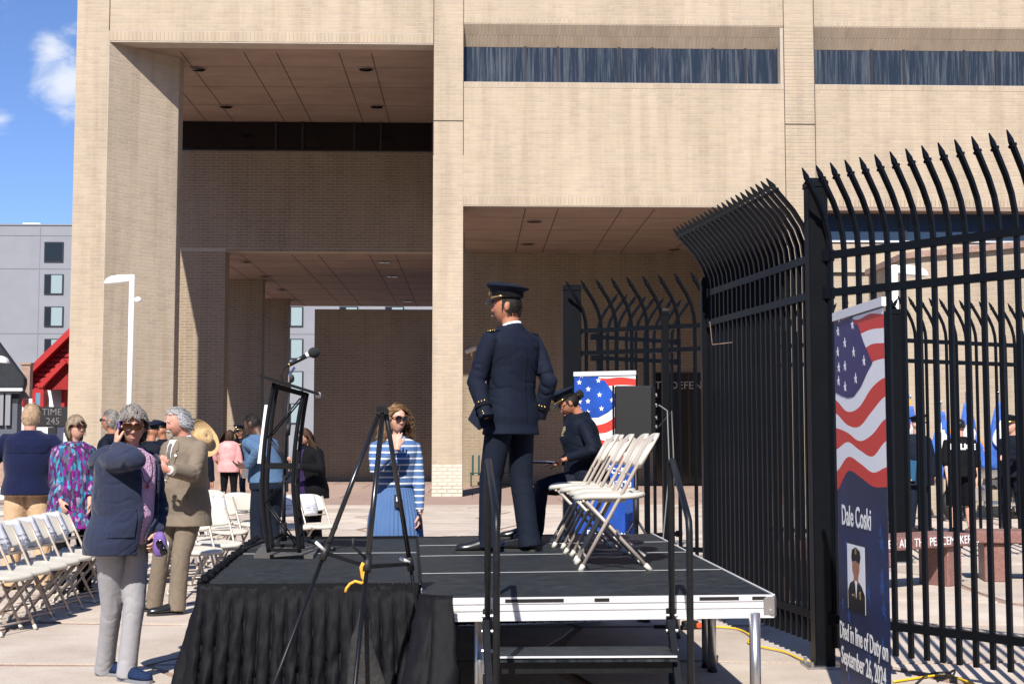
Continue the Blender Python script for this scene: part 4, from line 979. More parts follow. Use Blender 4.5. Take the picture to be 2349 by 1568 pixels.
def garment(B, name, m, z0=.47, flare=0., fat=.012, sleeve=1., sr=(.062, .054, .046, .040), folds=1., seed=0, arms=(-1, 1), extra=None, cuff=True, vox=None, freq=(9, 9, 20), shoulder_pad=.0, base=.003, cs=1.):
    k = B.k; mb = MB(); mb.rings(torso_rings(B, z0, flare, fat)); cents = [(B.waist, .13, .006 * folds), (B.chest + Vector((0, .1, 0)), .14, .003 * folds)]
    for s in arms:
        e, w, sh = B.el[s], B.wr[s], B.sh[s]; w_ = e.lerp(w, sleeve) if sleeve <= 1 else w
        if sleeve > .05:
            pts = [B.neck.lerp(sh, .45) + Vector((0, 0, -.020)), sh + Vector((0, 0, -.010 + shoulder_pad)), sh.lerp(e, .35), sh.lerp(e, .8)]
            rr = [.045 * k, sr[0] * .92 * k, (sr[0] * .6 + sr[1] * .4) * k, sr[1] * k]
            pts += [e, e.lerp(w_, .15), e.lerp(w_, .55), w_]; rr += [sr[1] * k, sr[1] * k, sr[2] * k, sr[3] * k]
            mb.tube(pts, rr, 18); mb.ell(e, (sr[1] * k * 1.02,) * 3, 16, 12); 
            cents += [(e, .11, .010 * folds), (sh.lerp(e, .15) , .09, .004 * folds), (w_, .06, .004 * folds), (B.chest.lerp(sh, .75) + Vector((0, 0, -.06)), .08, .006 * folds)]
        else:
            pts = [B.neck.lerp(sh, .45), sh, sh.lerp(e, .45)]; mb.tube(pts, [.05 * k, sr[0] * k, sr[1] * 1.1 * k], 16)
    if extra: extra(mb)
    me = remesh(mb, vox or B.vox, name, m, 2); fold(me, cents, base * folds, seed, freq, .5, 1., cs); return link(name, me, B.root)
def trousers(B, m, name='trousers', rad=(.088, .066, .058, .056), low=.03, folds=1., seed=3, waist=.535, vox=None, hemflare=1., crotch=True, top_fat=.008, upto=1.):
    k = B.k; mb = MB(); rr = [p for p in torso_rings(B, .485, 0, top_fat)]; rr = [r for r in rr if r[0].z < B.pel.z + (waist - .525) * B.H + .04]
    mb.rings(rr); cents = [(B.pel + Vector((0, 0, -.06)), .12, .008 * folds)]
    for s in (-1, 1):
        h, kn, an = B.hip[s], B.kn[s], B.an[s]; end = kn.lerp(an, upto) if upto < 1 else an + Vector((0, .008, -low)); gg = 1 + (B.g - 1) * .6
        pts = [h + (Vector((0, 0, .05)) if sit_no(B) else Vector((0, .02, .01))), h.lerp(kn, .25), h.lerp(kn, .7), kn, kn.lerp(end, .35), kn.lerp(end, .75), end]
        R_ = [rad[0] * k * gg, rad[0] * k * gg, (rad[0] * .4 + rad[1] * .6) * k * gg, rad[1] * k, rad[2] * k * 1.02, rad[2] * k, rad[3] * k * hemflare]
        mb.tube(pts, R_, 20); cents += [(kn, .12, .006 * folds), (end + Vector((0, 0, .06)), .10, .009 * folds), (h.lerp(kn, .15), .10, .006 * folds)]
    me = remesh(mb, vox or B.vox, name, m, 2); fold(me, cents, .0026 * folds, seed, (8, 8, 12), .8, 1., .9, (.42, .91)); return link(name, me, B.root)
def sit_no(B): return B.pel.z > .8 * .5 * B.H
def shoe(B, s, m='leather', sole='sole', L_=.27, w=.047, toe=None, soft=False):
    k = B.k; a = B.an[s]; t = B.L(B.loc + Vector(toe)) if toe is not None else Vector((s * .25, -1, 0)); t.z = 0; t.normalize(); q = t.cross(Vector((0, 0, 1))); heel = Vector((a.x, a.y, a.z - .075 * k)) - t * .055 * k
    R = []; Rs = []
    for u, ww, hh in ((-.01, .5, .050), (.0, .72, .070), (.08, .82, .085), (.22, .84, .092), (.38, .86, .084), (.55, .98, .066), (.72, 1.04, .056), (.86, .92, .050), (.96, .62, .042), (1.0, .3, .030)):
        c = heel + t * (u * L_ * k); W_ = ww * w * k; hh = hh * k
        R.append([c + q * (W_ * x) + Vector((0, 0, .014 * k + hh * z)) for x, z in ((-1, 0), (-1.02, .35), (-.8, .78), (-.35, 1), (.35, 1), (.8, .78), (1.02, .35), (1, 0))])
        Rs.append([c + q * (W_ * 1.06 * x) + Vector((0, 0, z * k)) for x, z in ((-1, .0), (1, .0), (1, .017), (-1, .017))])
    o = MB().rings(R).obj('shoe', M[m], B.root, True); md = o.modifiers.new('s', 'SUBSURF'); md.levels = md.render_levels = 1
    MB().rings(Rs).obj('sole', M[sole], o); return o
def hp(B, x, y, z): return B.hc + B.HR @ (Vector((x, y, z)) * B.hs)
def features(B, brow='hair_grey', eyes=True, lip='lip', mous=None):
    for s in (-1, 1):
        if eyes:
            o = MB().ell(hp(B, s * .031, -.0735, .009), (.0115 * B.hs, .008 * B.hs, .0048 * B.hs), 12, 8, B.HR).obj('eye', M['eye'], B.root, True)
            MB().ell(hp(B, s * .031, -.0800, .009), (.0050 * B.hs, .0032 * B.hs, .0046 * B.hs), 10, 6, B.HR).obj('iris', M['iris'], o, True)
        if brow: MB().tube([hp(B, s * .013, -.0935, .026), hp(B, s * .03, -.0935, .031), hp(B, s * .047, -.082, .026)], [.003, .0042, .002], 6, True, .6).obj('eyebrow', M[brow], B.root, True)
    MB().tube([hp(B, -.022, -.0905, -.0665), hp(B, -.010, -.1015, -.0635), hp(B, 0, -.103, -.0655), hp(B, .010, -.1015, -.0635), hp(B, .022, -.0905, -.0665)], [.002, .0045, .0045, .0045, .002], 6).obj('lips', M[lip], B.root, True)
    if mous: MB().tube([hp(B, -.030, -.090, -.062), hp(B, -.012, -.107, -.049), hp(B, .012, -.107, -.049), hp(B, .030, -.090, -.062)], [.005, .010, .010, .005], 8, True, .7).obj('moustache', M[mous], B.root, True)
def sunglasses(B, frame='tortoise', lens='lens', w=.030, h=.021, name='sunglasses', thick=.004):
    o = MB()
    for s in (-1, 1):
        c = hp(B, s * .033, -.104, .012); R = B.HR @ Matrix.Rotation(s * .22, 3, 'Z')
        ring = [c + R @ Vector((w * B.hs * math.copysign(abs(cos(a)) ** .75, cos(a)), 0, h * B.hs * math.copysign(abs(sin(a)) ** .75, sin(a)))) for a in [2 * pi * i / 20 for i in range(20)]]
        o.tube(ring + [ring[0], ring[1]], thick * .75, 6)
        o.bar(c + R @ Vector((s * w * B.hs, 0, .008)), hp(B, s * .080, .004, .010), .003, .009 if lens != 'clear' else .004)
    o.bar(hp(B, -.006, -.108, .016), hp(B, .006, -.108, .016), .004, .005); o = o.obj(name, M[frame], B.root, True)
    if lens != 'clear':
        for s in (-1, 1):
            c = hp(B, s * .033, -.104, .012); R = B.HR @ Matrix.Rotation(s * .22, 3, 'Z'); MB().ell(c, (w * B.hs, .0035, h * B.hs), 18, 10, R).obj('lens', M[lens], o, True)
    return o
def police_cap(B, gold='gold', top='navy_wool', vis='leather', pitch=.0, gold_visor=False, scale=1.):
    R = B.HR @ Matrix.Rotation(pitch, 3, 'X'); c0 = hp(B, 0, .004, .052); k = B.hs * scale
    def ring(z, w, d, tilt=0., yo=0.): return [c0 + R @ Vector((w * k * cos(a), (d * k * sin(a) + yo * k), (z + tilt * -sin(a)) * k)) for a in [2 * pi * i / 32 for i in range(32)]]
    cap = MB().rings([ring(.0, .080, .101), ring(.040, .082, .103, .006), ring(.052, .094, .115, .014), ring(.072, .118, .140, .022, .004), ring(.078, .122, .143, .024, .004), ring(.086, .116, .136, .026), ring(.098, .08, .10, .022), ring(.102, .03, .04, .012)]).obj('cap', M[top], B.root, True)
    MB().rings([ring(.002, .0825, .1035), ring(.040, .0845, .1055, .006)], False).obj('cap_band', M['black_cloth'], cap, True)
    s = MB(); A_, Bb = [], []
    for i in range(17):
        a = pi + pi * i / 16; f = max(0.0, -sin(a)); A_.append(c0 + R @ Vector((.081 * k * cos(a), .102 * k * sin(a), .010 * k))); Bb.append(c0 + R @ Vector((.086 * k * cos(a), (.104 + .055 * f ** .8) * k * sin(a), (.010 - .034 * f) * k)))
    up_ = R @ Vector((0, 0, .004 * k)); s.add(A_ + Bb + [p + up_ for p in A_] + [p + up_ for p in Bb], [(i, i + 1, 18 + i, 17 + i) for i in range(16)] + [(34 + i, 51 + i, 52 + i, 35 + i) for i in range(16)] + [(17 + i, 18 + i, 52 + i, 51 + i) for i in range(16)])
    s.obj('visor', M[vis], cap, True)
    pts = [c0 + R @ Vector((.087 * k * cos(a), .108 * k * sin(a), (.013 + .006 * 0) * k)) for a in [pi + pi * (i + .8) / 12.6 for i in range(12)]]
    if gold: MB().tube(pts, .0065 * k, 8, True, 1.).obj('gold_strap', M[gold], cap, True)
    MB().ell(c0 + R @ Vector((0, -.118 * k, .055 * k)), (.018 * k, .006 * k, .026 * k), 12, 8, R @ Matrix.Rotation(-.4, 3, 'X')).obj('cap_badge', M['gold'], cap, True)
    return cap
def front_tools(B, o): 
    t = bvh(o.data); return t
FX, FZ = (1, 0, 0), (0, 0, 1)
def fpatch(B, tree, poly, m, name, par, off=.004, res=.006, back=False, th=.003):
    if back: return patch(tree, [(-a, b) for a, b in poly], M[m], par, name, (0, 0, 0), (-1, 0, 0), FZ, off, res, th)
    return patch(tree, poly, M[m], par, name, (0, 0, 0), FX, FZ, off, res, th)
def circ(x, z, r, n=10, ry=None): return [(x + r * cos(2 * pi * i / n), z + (ry or r) * sin(2 * pi * i / n)) for i in range(n)]
# ================================================================ BLACK ORNAMENTAL FENCE
def picket_mesh(zb=.13, h=2.66, w=.028):
    s = MB(); prof = [(0, zb), (0, h), (.012, h + .10), (.05, h + .205), (.115, h + .305), (.19, h + .39), (.235, h + .44)]
    R = []
    for i, (o, z) in enumerate(prof):
        a = prof[max(i - 1, 0)]; b = prof[min(i + 1, len(prof) - 1)]; d = Vector((b[0] - a[0], 0, b[1] - a[1])).normalized(); n = Vector((d.z, 0, -d.x))
        R.append([Vector((o, 0, z)) + n * (sx * w / 2) + Vector((0, sy * w / 2, 0)) for sx, sy in ((-1, -1), (1, -1), (1, 1), (-1, 1))])
    s.rings(R)
    d = Vector((.045, 0, .055)).normalized(); n = Vector((d.z, 0, -d.x)); c = Vector((.235, 0, h + .44)); R = []
    for t, ww, th in ((-.010, .037, .037), (.004, .038, .038), (.010, .024, .024), (.03, .040, .018), (.10, .006, .005)):
        R.append([c + d * t + n * (sx * ww / 2) + Vector((0, sy * th / 2, 0)) for sx, sy in ((-1, -1), (1, -1), (1, 1), (-1, 1))])
    s.rings(R); return s.mesh('picket', M['fence'])
PICK = picket_mesh()
def fence_panel(label, A, B, out, gap=.107, group='panels of the black spear-topped fence'):
    A = Vector((A[0], A[1], 0)); B = Vector((B[0], B[1], 0)); d = B - A; L = d.length; d.normalize()
    t = thing('fence_section', label, 'fence', A, 0, group)
    ang = math.atan2(out[1], out[0]); k = 1
    while k * gap < L - .04:
        p = link('picket', PICK, t); p.location = d * (k * gap); p.rotation_euler = (0, 0, ang); k += 1
    for z in (.31, 2.40, 2.645):
        MB().bar(d * .05 + Vector((0, 0, z)), d * (L - .05) + Vector((0, 0, z)), .04, .050).obj('rail', M['fence'], t)
        for e in (.09, L - .09):
            s = MB().bar(d * (e - .03) + Vector((0, 0, z)), d * (e + .03) + Vector((0, 0, z)), .056, .075); s.obj('bracket', M['fence'], t)
    return t
def fence_post(label, A, w=.15, h=3.1, group='posts of the black fence'):
    t = thing('fence_post', label, 'fence post', (A[0], A[1], 0), 0, group)
    MB().box((0, 0, h / 2), (w, w, h), bev=.006).obj('shaft', M['fence'], t)
    s = MB(); R = []
    for z, k in ((h, 1.08), (h + .035, 1.08), (h + .06, .8), (h + .065, .3)): R.append([(sx * w * k / 2, sy * w * k / 2, z) for sx, sy in ((-1, -1), (1, -1), (1, 1), (-1, 1))])
    s.rings(R).obj('cap', M['fence'], t)
    MB().box((0, 0, .008), (w + .12, w + .12, .016), bev=.003).obj('base_plate', M['steel'], t)
    for sx in (-1, 1):
        for sy in (-1, 1): MB().tube([(sx * (w / 2 + .03), sy * (w / 2 + .03), .01), (sx * (w / 2 + .03), sy * (w / 2 + .03), .045)], .011, 6).obj('bolt', M['steel'], t)
    return t
def xy(px, Y): p = P(px, 1008, Y); return Vector((p.x, p.y))
fA, fC = xy(1880, 8.6), xy(1625, 10.85); dN = (xy(2349, 7.52) - fA).normalized()
fB = fA + dN * 2.6
fence_panel('near fence panel running to the right edge of the view behind the tall banner', fA, fB, (-.75, -.66))
fence_panel('steeply receding fence panel between the near thick post and the stage corner', fA, fC, (-.99, -.12), .101)
fence_post('thick black fence post nearest the tall banner', fA, .128)
fence_post('black end post of the receding fence panel above the stage corner', fC, .10, 2.72)
fD, fE = xy(1312, 14.7), xy(1668, 13.7)
fence_panel('fence panel behind the loudspeaker and the first stage banner', fD, fE, (-.80, -.60), .185)
fence_post('thick black fence post behind the seated officer', fD, .20, 3.10)
fence_post('slim black fence post just right of the loudspeaker', xy(1528, 14.05), .075, 2.78)
fence_panel('gate leaf of the fence with spears leaning right behind the loudspeaker', xy(1350, 15.4), xy(1568, 16.3), (.85, .5), .15)
fF = xy(2057, 15.8)
fence_panel('far court fence panel at the right seen through the near fence', fF, xy(2500, 17.3), (-.85, -.5), .17)
fence_panel('far court fence panel with spears leaning right behind the tall banner', fF, xy(1700, 17.4), (.85, .5), .17)
fence_post('far corner post of the court fence beside the tall banner', fF, .19, 2.95)

# thin wire hanging on the fence
s = MB(); s.tube([P(x, y, 10.2) for x, y in ((1628, 737), (1634, 790), (1700, 783), (1745, 778))] + [P(1790, 764, 9.6)], .003, 5)
s.obj('hanging_wire', M['gravel'], None, label='thin brown wire sagging across the receding fence panel', cat='wire')

# ================================================================ STAGE
ZS = .70
FLr, FRr, BRr, BLr = G(968, 1372, ZS), G(1772, 1363, ZS), G(1495, 1223, ZS), G(957, 1232, ZS)
FLl, FRl, BRl, BLl = G(466, 1340, ZS), G(964, 1337.5, ZS), G(956, 1234, ZS), G(592, 1237, ZS)
stage = thing('stage', 'low portable stage of scuffed black deck panels with a white aluminium edge', 'stage', (0, 8, 0))
OFF = Vector((0, -8, 0))
def sp(name, mb, m, par=None, smooth=False, **k):
    o = mb.obj(name, m, par or stage, smooth, **k)
    if par is None: o.location = OFF
    return o
def lerpq(a, b, t): return a + (b - a) * t
def deck_rows(FL, FR, BR, BL, ts, name='deck_panel', cols=(0, 1)):
    for t0, t1 in zip(ts[:-1], ts[1:]):
        for c0, c1 in zip(cols[:-1], cols[1:]):
            q = []
            for (c, t) in ((c0, t0), (c1, t0), (c1, t1), (c0, t1)):
                a = lerpq(FL, BL, t); b = lerpq(FR, BR, t); q.append(lerpq(a, b, c))
            cen = sum(q, Vector()) / 4; g = .007
            q = [p + Vector((math.copysign(g, cen.x - p.x), math.copysign(g, cen.y - p.y), 0)) for p in q]
            s = MB(); s.prism([(p.x, p.y) for p in q], ZS - .02, ZS); sp(name, s, M['deck'])
deck_rows(FLr, FRr, BRr, BLr, (0, .30, .585, .80, 1))
deck_rows(FLl, FRl, BRl, BLl, (0, .60, 1))
for q in ((FLr, FRr, BRr, BLr), (FLl, FRl, BRl, BLl)):
    s = MB(); s.prism([(p.x, p.y) for p in q], ZS - .04, ZS - .0205); sp('deck_frame', s, M['alu'])
for (FL, FR, BR, BL, ts) in ((FLr, FRr, BRr, BLr, (.30, .585, .80)), (FLl, FRl, BRl, BLl, (.60,))):
    for t_ in ts:
        a, b = lerpq(FL, BL, t_), lerpq(FR, BR, t_); s = MB(); s.bar(a + Vector((.01, 0, -.0035)), b + Vector((-.01, 0, -.0035)), .006, .010); sp('seam_strip', s, M['alu'])
# aluminium edge rails
def rail_band(a, b):
    d = (b - a).normalized(); n = Vector((d.y, -d.x, 0))
    for z0, z1, o in ((.672, .702, .012), (.668, .672, .004), (.640, .667, .012), (.636, .640, .004), (.604, .635, .012), (.592, .603, .018)):
        s = MB(); p, q = a + n * 0, b + n * 0
        s.ext([(p.x, p.y, z0), (q.x, q.y, z0), (q.x, q.y, z1), (p.x, p.y, z1)], n * o); sp('edge_rail', s, M['alu'])
rail_band(FLr, FRr); rail_band(FLl, FRl)
s = MB(); s.ext([tuple(FRr + Vector((0, 0, z - ZS))) for z in (.702, .59)] + [tuple(BRr + Vector((0, 0, z - ZS))) for z in (.59, .702)], (.012, 0, 0)); sp('edge_rail', s, M['alu'])
c = FRr; s = MB(); s.box((c.x - .02, c.y + .02, .645), (.075, .075, .11), bev=.012); cb = sp('corner_casting', s, M['steel'])
MB().tube([(c.x - .01, c.y - .03, .62), (c.x - .01, c.y - .016, .62)], .012, 8).obj('bolt', M['steel'], cb)
# black grip tape pieces on the edge
for x0, x1 in ((1155, 1288), (1358, 1392), (1600, 1692), (1723, 1755)):
    a, b = lerpq(FLr, FRr, (x0 - 968) / 804), lerpq(FLr, FRr, (x1 - 968) / 804)
    s = MB(); s.ext([(a.x, a.y - .0125, .678), (b.x, b.y - .0125, .678), (b.x, b.y - .0125, .694), (a.x, a.y - .0125, .694)], (0, -.002, 0)); sp('grip_tape', s, M['dark'])
# legs
def sleg(x, y): s = MB(); s.tube([(x, y, 0), (x, y, .62)], .027, 18); sp('leg', s, M['steel'], None, True); s = MB(); s.tube([(x, y, 0), (x, y, .02)], .031, 14); sp('leg_cap', s, M['dark'], None, True)
for px, py, in ((1735, 1705), (1634, 1540), (1483, 1426), (1620, 1530), (1552, 1462), (1470, 1424), (1100, 1690), (1000, 1520)):
    q = G(px, py); sleg(q.x, q.y)
for dx in (-.25,): 
    q = FLl; sleg(q.x + .1, q.y + .1); sleg(BLl.x + .1, BLl.y - .1)
# skirting cloth
def skirt(name, top, bot, pitch=.068, zt=ZS - .0, amp=.034, seed=1, band=True, zb=.012, par=None):
    """pleated cloth hung between polylines top (at deck edge) and bot (at floor)"""
    L = sum((top[i + 1] - top[i]).length for i in range(len(top) - 1)); n = max(2, int(L / pitch)); per = 12; N = n * per
    def along(pl, t):
        Ls = [(pl[i + 1] - pl[i]).length for i in range(len(pl) - 1)]; x = t * sum(Ls)
        for i, l in enumerate(Ls):
            if x <= l or i == len(Ls) - 1: d = (pl[i + 1] - pl[i]).normalized(); return pl[i].lerp(pl[i + 1], min(1, x / l)), Vector((d.y, -d.x, 0))
            x -= l
    rows = 26; vs = []; rr = random.Random(seed); ph = [rr.uniform(.75, 1.25) for _ in range(n + 1)]; lean = [rr.uniform(-.4, .4) for _ in range(n + 1)]
    for r in range(rows + 1):
        v = r / rows; vv = 0 if v < .10 else (v - .10) / .90
        for i in range(N + 1):
            t = i / N; k = min(n - 1, int(t * n)); f = t * n - k
            wob = lean[k] * .16 * vv * sin(pi * f); a, nrm = along(top, t); b, _ = along(bot, min(1, max(0, t + wob / n)))
            p = a.lerp(b, v); 
            prof = (abs(sin(pi * (f ** (1.0)))) ** .30) - .62
            wrk = .010 * sin(9 * v + k * 1.9 + 3 * f) * vv + .006 * sin(23 * v + k * 4.1 + 8 * f) * vv
            p = p + nrm * (amp * ph[k] * (vv ** .6) * prof * 1.5 + wrk + .012)
            p.z = zt + (zb - zt) * v; vs.append(p)
    fs = [(r * (N + 1) + i, r * (N + 1) + i + 1, (r + 1) * (N + 1) + i + 1, (r + 1) * (N + 1) + i) for r in range(rows) for i in range(N)]
    s = MB(); s.add(vs, fs); o = s.obj(name, M['skirt'], par, True); fold(o.data, [], .011, seed * 7, (5, 5, 3), 1.2); fold(o.data, [], .009, seed * 7 + 3, (9, 9, 6), .6, 1., 1.2); md = o.modifiers.new('s', 'SOLIDIFY'); md.thickness = .003
    if band:
        s = MB()
        for i in range(len(top) - 1):
            a, b = top[i], top[i + 1]; d = (b - a).normalized(); nn_ = Vector((d.y, -d.x, 0)); m_ = int((b - a).length / pitch)
            for k in range(max(1, m_)):
                p, q = a.lerp(b, k / max(1, m_)), a.lerp(b, (k + .97) / max(1, m_)); z0, z1 = zt - .062, zt + .006
                s.ext([(p.x, p.y, z0), (q.x, q.y, z0), (q.x, q.y, z1), (p.x, p.y, z1)], nn_ * .018 + Vector((0, 0, 0)))
        s.obj('hem_band', M['skirt'], o)
    return o
v2 = lambda p: Vector((p.x, p.y, 0))
sk = thing('stage_skirt', 'pleated black skirt cloth hanging round the left stage deck', 'stage skirt', (0, 0, 0))
tl = [v2(BLl) + Vector((-.01, 0, 0)), v2(FLl) + Vector((-.01, -.01, 0)), v2(FRl) + Vector((.0, -.01, 0))]
bl_ = [v2(BLl) + Vector((-.05, 0, 0)), v2(FLl) + Vector((-.14, -.13, 0)), v2(FRl) + Vector((.04, -.12, 0))]
skirt('skirt_cloth', tl, bl_, par=sk, amp=.052)
s = MB()  # ruffled gathered edge along the left side
pts = []; rr = random.Random(5)
for i in range(90):
    t = i / 89; p = BLl.lerp(FLl, t); pts.append(p + Vector((-.012 + .014 * sin(i * 1.9) + rr.uniform(-.006, .006), 0, .008 + .013 * sin(i * 2.7 + 1))))
s.tube(pts, [.014 + .006 * rr.random() for _ in pts], 7); s.obj('ruffle', M['skirt'], sk, True)
s = MB(); s.bar(BLl + Vector((0, .012, .004)), BRl + Vector((0, .012, .004)), .02, .03); s.obj('rear_hem', M['skirt'], sk)
s = MB(); s.bar(BRl + Vector((0, 0, -.0)), FRl + Vector((0, 0, -.0)), .016, .016); s.obj('seam_cloth', M['skirt'], sk)
sk2 = thing('stage_skirt', 'black skirt cloth closing the rear of the stage behind the officers', 'stage skirt', (0, 0, 0))
e_ = BLr.lerp(BRr, .78)
skirt('skirt_cloth', [v2(e_) + Vector((0, .03, 0)), v2(BLr) + Vector((0, .03, 0)), v2(BLl) + Vector((0, .03, 0))], [v2(e_) + Vector((0, .08, 0)), v2(BLr) + Vector((0, .08, 0)), v2(BLl) + Vector((0, .08, 0))], par=sk2, band=False, zt=ZS + .004)
skirt('side_cloth', [v2(FRl) + Vector((.03, .05, 0)), v2(BRl) + Vector((.03, 0, 0))], [v2(FRl) + Vector((.05, .05, 0)), v2(BRl) + Vector((.05, 0, 0))], par=sk2, band=False, zt=ZS - .05)
# loose piece of skirt hanging forward at the step between the decks
sk3 = thing('loose_skirt_end', 'loose end of black skirt cloth draped beside the aluminium stage edge', 'stage skirt', (0, 0, 0))
a, b = P(966, 1380, 6.36), P(1040, 1363, 6.28); zt_ = (a.z + b.z) / 2
ba, bb = P(895, 1600, 6.1), P(1066, 1600, 6.05)
skirt('skirt_cloth', [v2(a), v2(a.lerp(b, .5)) + Vector((0, -.02, 0)), v2(b)], [v2(ba) + Vector((-.03, 0, 0)), v2(ba.lerp(bb, .5)) + Vector((0, -.06, 0)), v2(bb)], pitch=.085, zt=zt_ + .012, amp=.04, seed=4, par=sk3)

# steps with handrails
stp = thing('stage_steps', 'black portable steps with two worn tube handrails at the stage front', 'steps', (0, 6, 0)); SO = Vector((0, -6, 0))
def tp(name, mb, m, smooth=False, par=None):
    o = mb.obj(name, m, par or stp, smooth)
    if par is None: o.location = SO
    return o
xl, xr = P(1126, 1400, 6.25).x + .03, P(1543, 1400, 6.25).x - .02
for (z, y0, y1) in ((.485, 6.0, 6.31), (.245, 5.66, 5.98)):
    tp('tread', MB().box(((xl + xr) / 2, (y0 + y1) / 2, z - .012), (xr - xl, y1 - y0, .024), bev=.002), M['deck'])
    tp('nosing', MB().box(((xl + xr) / 2, y0 - .003, z + .0015), (xr - xl, .012, .007)), M['alu'])
    tp('support_beam', MB().box(((xl + xr) / 2, y0 + .05, z - .052), (xr - xl - .03, .03, .05)), M['rail'])
def handrail(px_r, px_f):
    a = P(px_r, 1052, 6.28); b = P(px_f, 1182, 5.66); x0, x1 = a.x, b.x
    pts = [(x0, 6.28, .0), (x0, 6.28, a.z - .05), (x0, 6.265, a.z - .012), (x0 + .003, 6.23, a.z - .008)]
    pts += [(x1 - .003, 5.72, b.z + .02), (x1, 5.675, b.z - .02), (x1, 5.66, b.z - .07), (x1, 5.66, .02)]
    tp('handrail', MB().tube(pts, .0152, 10, up=(1, 0, 0)), M['rail'], True)
    tp('handrail_plate', MB().box(((x0), 6.31, .60), (.045, .03, .12), bev=.004), M['rail'])
    tp('stringer', MB().bar((x0 - .01, 6.25, .60), (x1 - .01, 5.70, .10), .03, .05), M['rail'])
    tp('stringer', MB().bar((x0 - .01, 6.25, .36), (x1 - .01, 5.85, .02), .025, .035), M['rail'])
    for z in (.56, .63, .47, .30): tp('bolt', MB().tube([(x0 - .028, 6.28, z), (x0 + .028, 6.28, z)], .008, 6), M['steel'])
handrail(1119, 1139); handrail(1538, 1581)

# ================================================================ FOLDING CHAIRS
def make_chair():
    t = thing('folding_chair', 'x', 'folding chair')
    wd = .205
    s = MB(); R = []                                    # seat: rounded shell, waterfall front
    def outline(k, z):
        pts = []
        for i in range(28):
            a = 2 * pi * i / 28; e = 3.2
            x = .215 * k * math.copysign(abs(cos(a)) ** (2 / e), cos(a)); y = -.02 + .205 * k * math.copysign(abs(sin(a)) ** (2 / e), sin(a))
            zz = z - (.018 * max(0, (-y - .12) / .1) ** 2) + .006 * max(0, (y - .05) / .1)
            pts.append(Vector((x, y, zz)))
        return pts
    s.rings([outline(.90, .405), outline(1.0, .41), outline(1.02, .425), outline(1.0, .437), outline(.93, .441), outline(.7, .435), outline(.3, .432)])
    s.obj('seat', M['resin'], t, True)
    s = MB(); R = []                                    # back panel: curved, rounded upper corners
    for i in range(13):
        u = i / 12 * 2 - 1; x = u * .222; bow = .022 * (1 - u * u); top = .79 - .055 * abs(u) ** 5 - .012 * u * u
        bot = .585 + .02 * abs(u) ** 4
        tilt = lambda z: -.185 + .42 * (z / .76)
        r = []
        for z, th in ((bot, .010), (bot + .02, .013), ((bot + top) / 2, .011), (top - .02, .016), (top, .010)):
            r.append((z, th))
        ring = [Vector((x, tilt(z) + bow - th - .006, z)) for z, th in r] + [Vector((x, tilt(z) + bow + th - .006, z)) for z, th in r[::-1]]
        R.append(ring)
    s.rings(R); s.obj('backrest', M['resin'], t, True)
    for sx in (-1, 1):
        g = lambda z: (sx * wd, -.205 + .42 * (z / .76), z)
        a = MB().tube([g(.012), g(.3), g(.6), g(.76)], .0115, 10).obj('back_tube', M['tube'], t, True)
        MB().tube([g(.0), g(.035)], .015, 10).obj('foot_cap', M['resin'], a, True)
        h = lambda z: (sx * (wd - .028), .205 - .385 * (z / .41), z)
        a = MB().tube([h(.012), h(.2), h(.395)], .011, 10).obj('leg', M['tube'], t, True)
        MB().tube([h(.0), h(.035)], .015, 10).obj('foot_cap', M['resin'], a, True)
        MB().tube([(sx * (wd - .05), .012, .225), (sx * (wd + .014), .012, .225)], .010, 8).obj('pivot', M['steel'], t)
        MB().bar((sx * (wd - .014), .06, .402), (sx * (wd - .014), -.1, .402), .004, .022).obj('seat_bracket', M['steel'], t)
    for y, z, w in ((-.165, .075, wd), (.17, .085, wd - .028), (.10, .545, wd)):
        MB().tube([(-w, y, z), (w, y, z)], .007, 8).obj('crossbar', M['tube'], t, True)
    MB().tube([(-(wd - .028), -.18, .395), ((wd - .028), -.18, .395)], .010, 8).obj('crossbar', M['tube'], t, True)
    return t
CH0 = make_chair(); ch_used = [False]
def head(fx, fy): return math.atan2(fx, -fy)
def chair(loc, f, label, group):
    if not ch_used[0]: o = CH0; ch_used[0] = True
    else: o = copy_tree(CH0)
    o.location = loc; o.rotation_euler = (0, 0, head(*f)); o['label'] = label; o['group'] = group; return o
def chair_sheet(ch_loc, f, lines, label, group=None, full=True, size=.03):
    rz = head(*f); t = thing('paper_sign', label, 'paper sign', ch_loc, rz, group)
    s = MB(); R = []; w, h = .20, .255; vs = []
    for i in range(6):
        for j in range(7):
            x = -w / 2 + w * i / 5; z = .785 - h * j / 6; y = -.185 + .42 * (z / .76) + .022 * (1 - (x / .22) ** 2) - .034 - .012 * (j / 6) * sin(i * 1.3 + ch_loc[0] * 5)
            if z < .60: y = -.185 + .42 * (.60 / .76) - .024 + (.60 - z) * .30 - .01 * sin(i * 1.1)
            vs.append((x, y, z))
    fs = [(i * 7 + j, i * 7 + j + 1, (i + 1) * 7 + j + 1, (i + 1) * 7 + j) for i in range(5) for j in range(6)]
    s.add(vs, fs); o = s.obj('sheet', M['paper'], t, True); md = o.modifiers.new('s', 'SOLIDIFY'); md.thickness = .0012
    for k, ln in enumerate(lines):
        z = .665 - k * .038; y = -.185 + .42 * (z / .76) - .042
        text('lettering', ln, size, M['ink'], t, frame3((0, y, z), (1, 0, 0), (0, .42, .76)), .0004, bold=.0003, sx=min(1., .185 / (size * .56 * len(ln))))
    return t
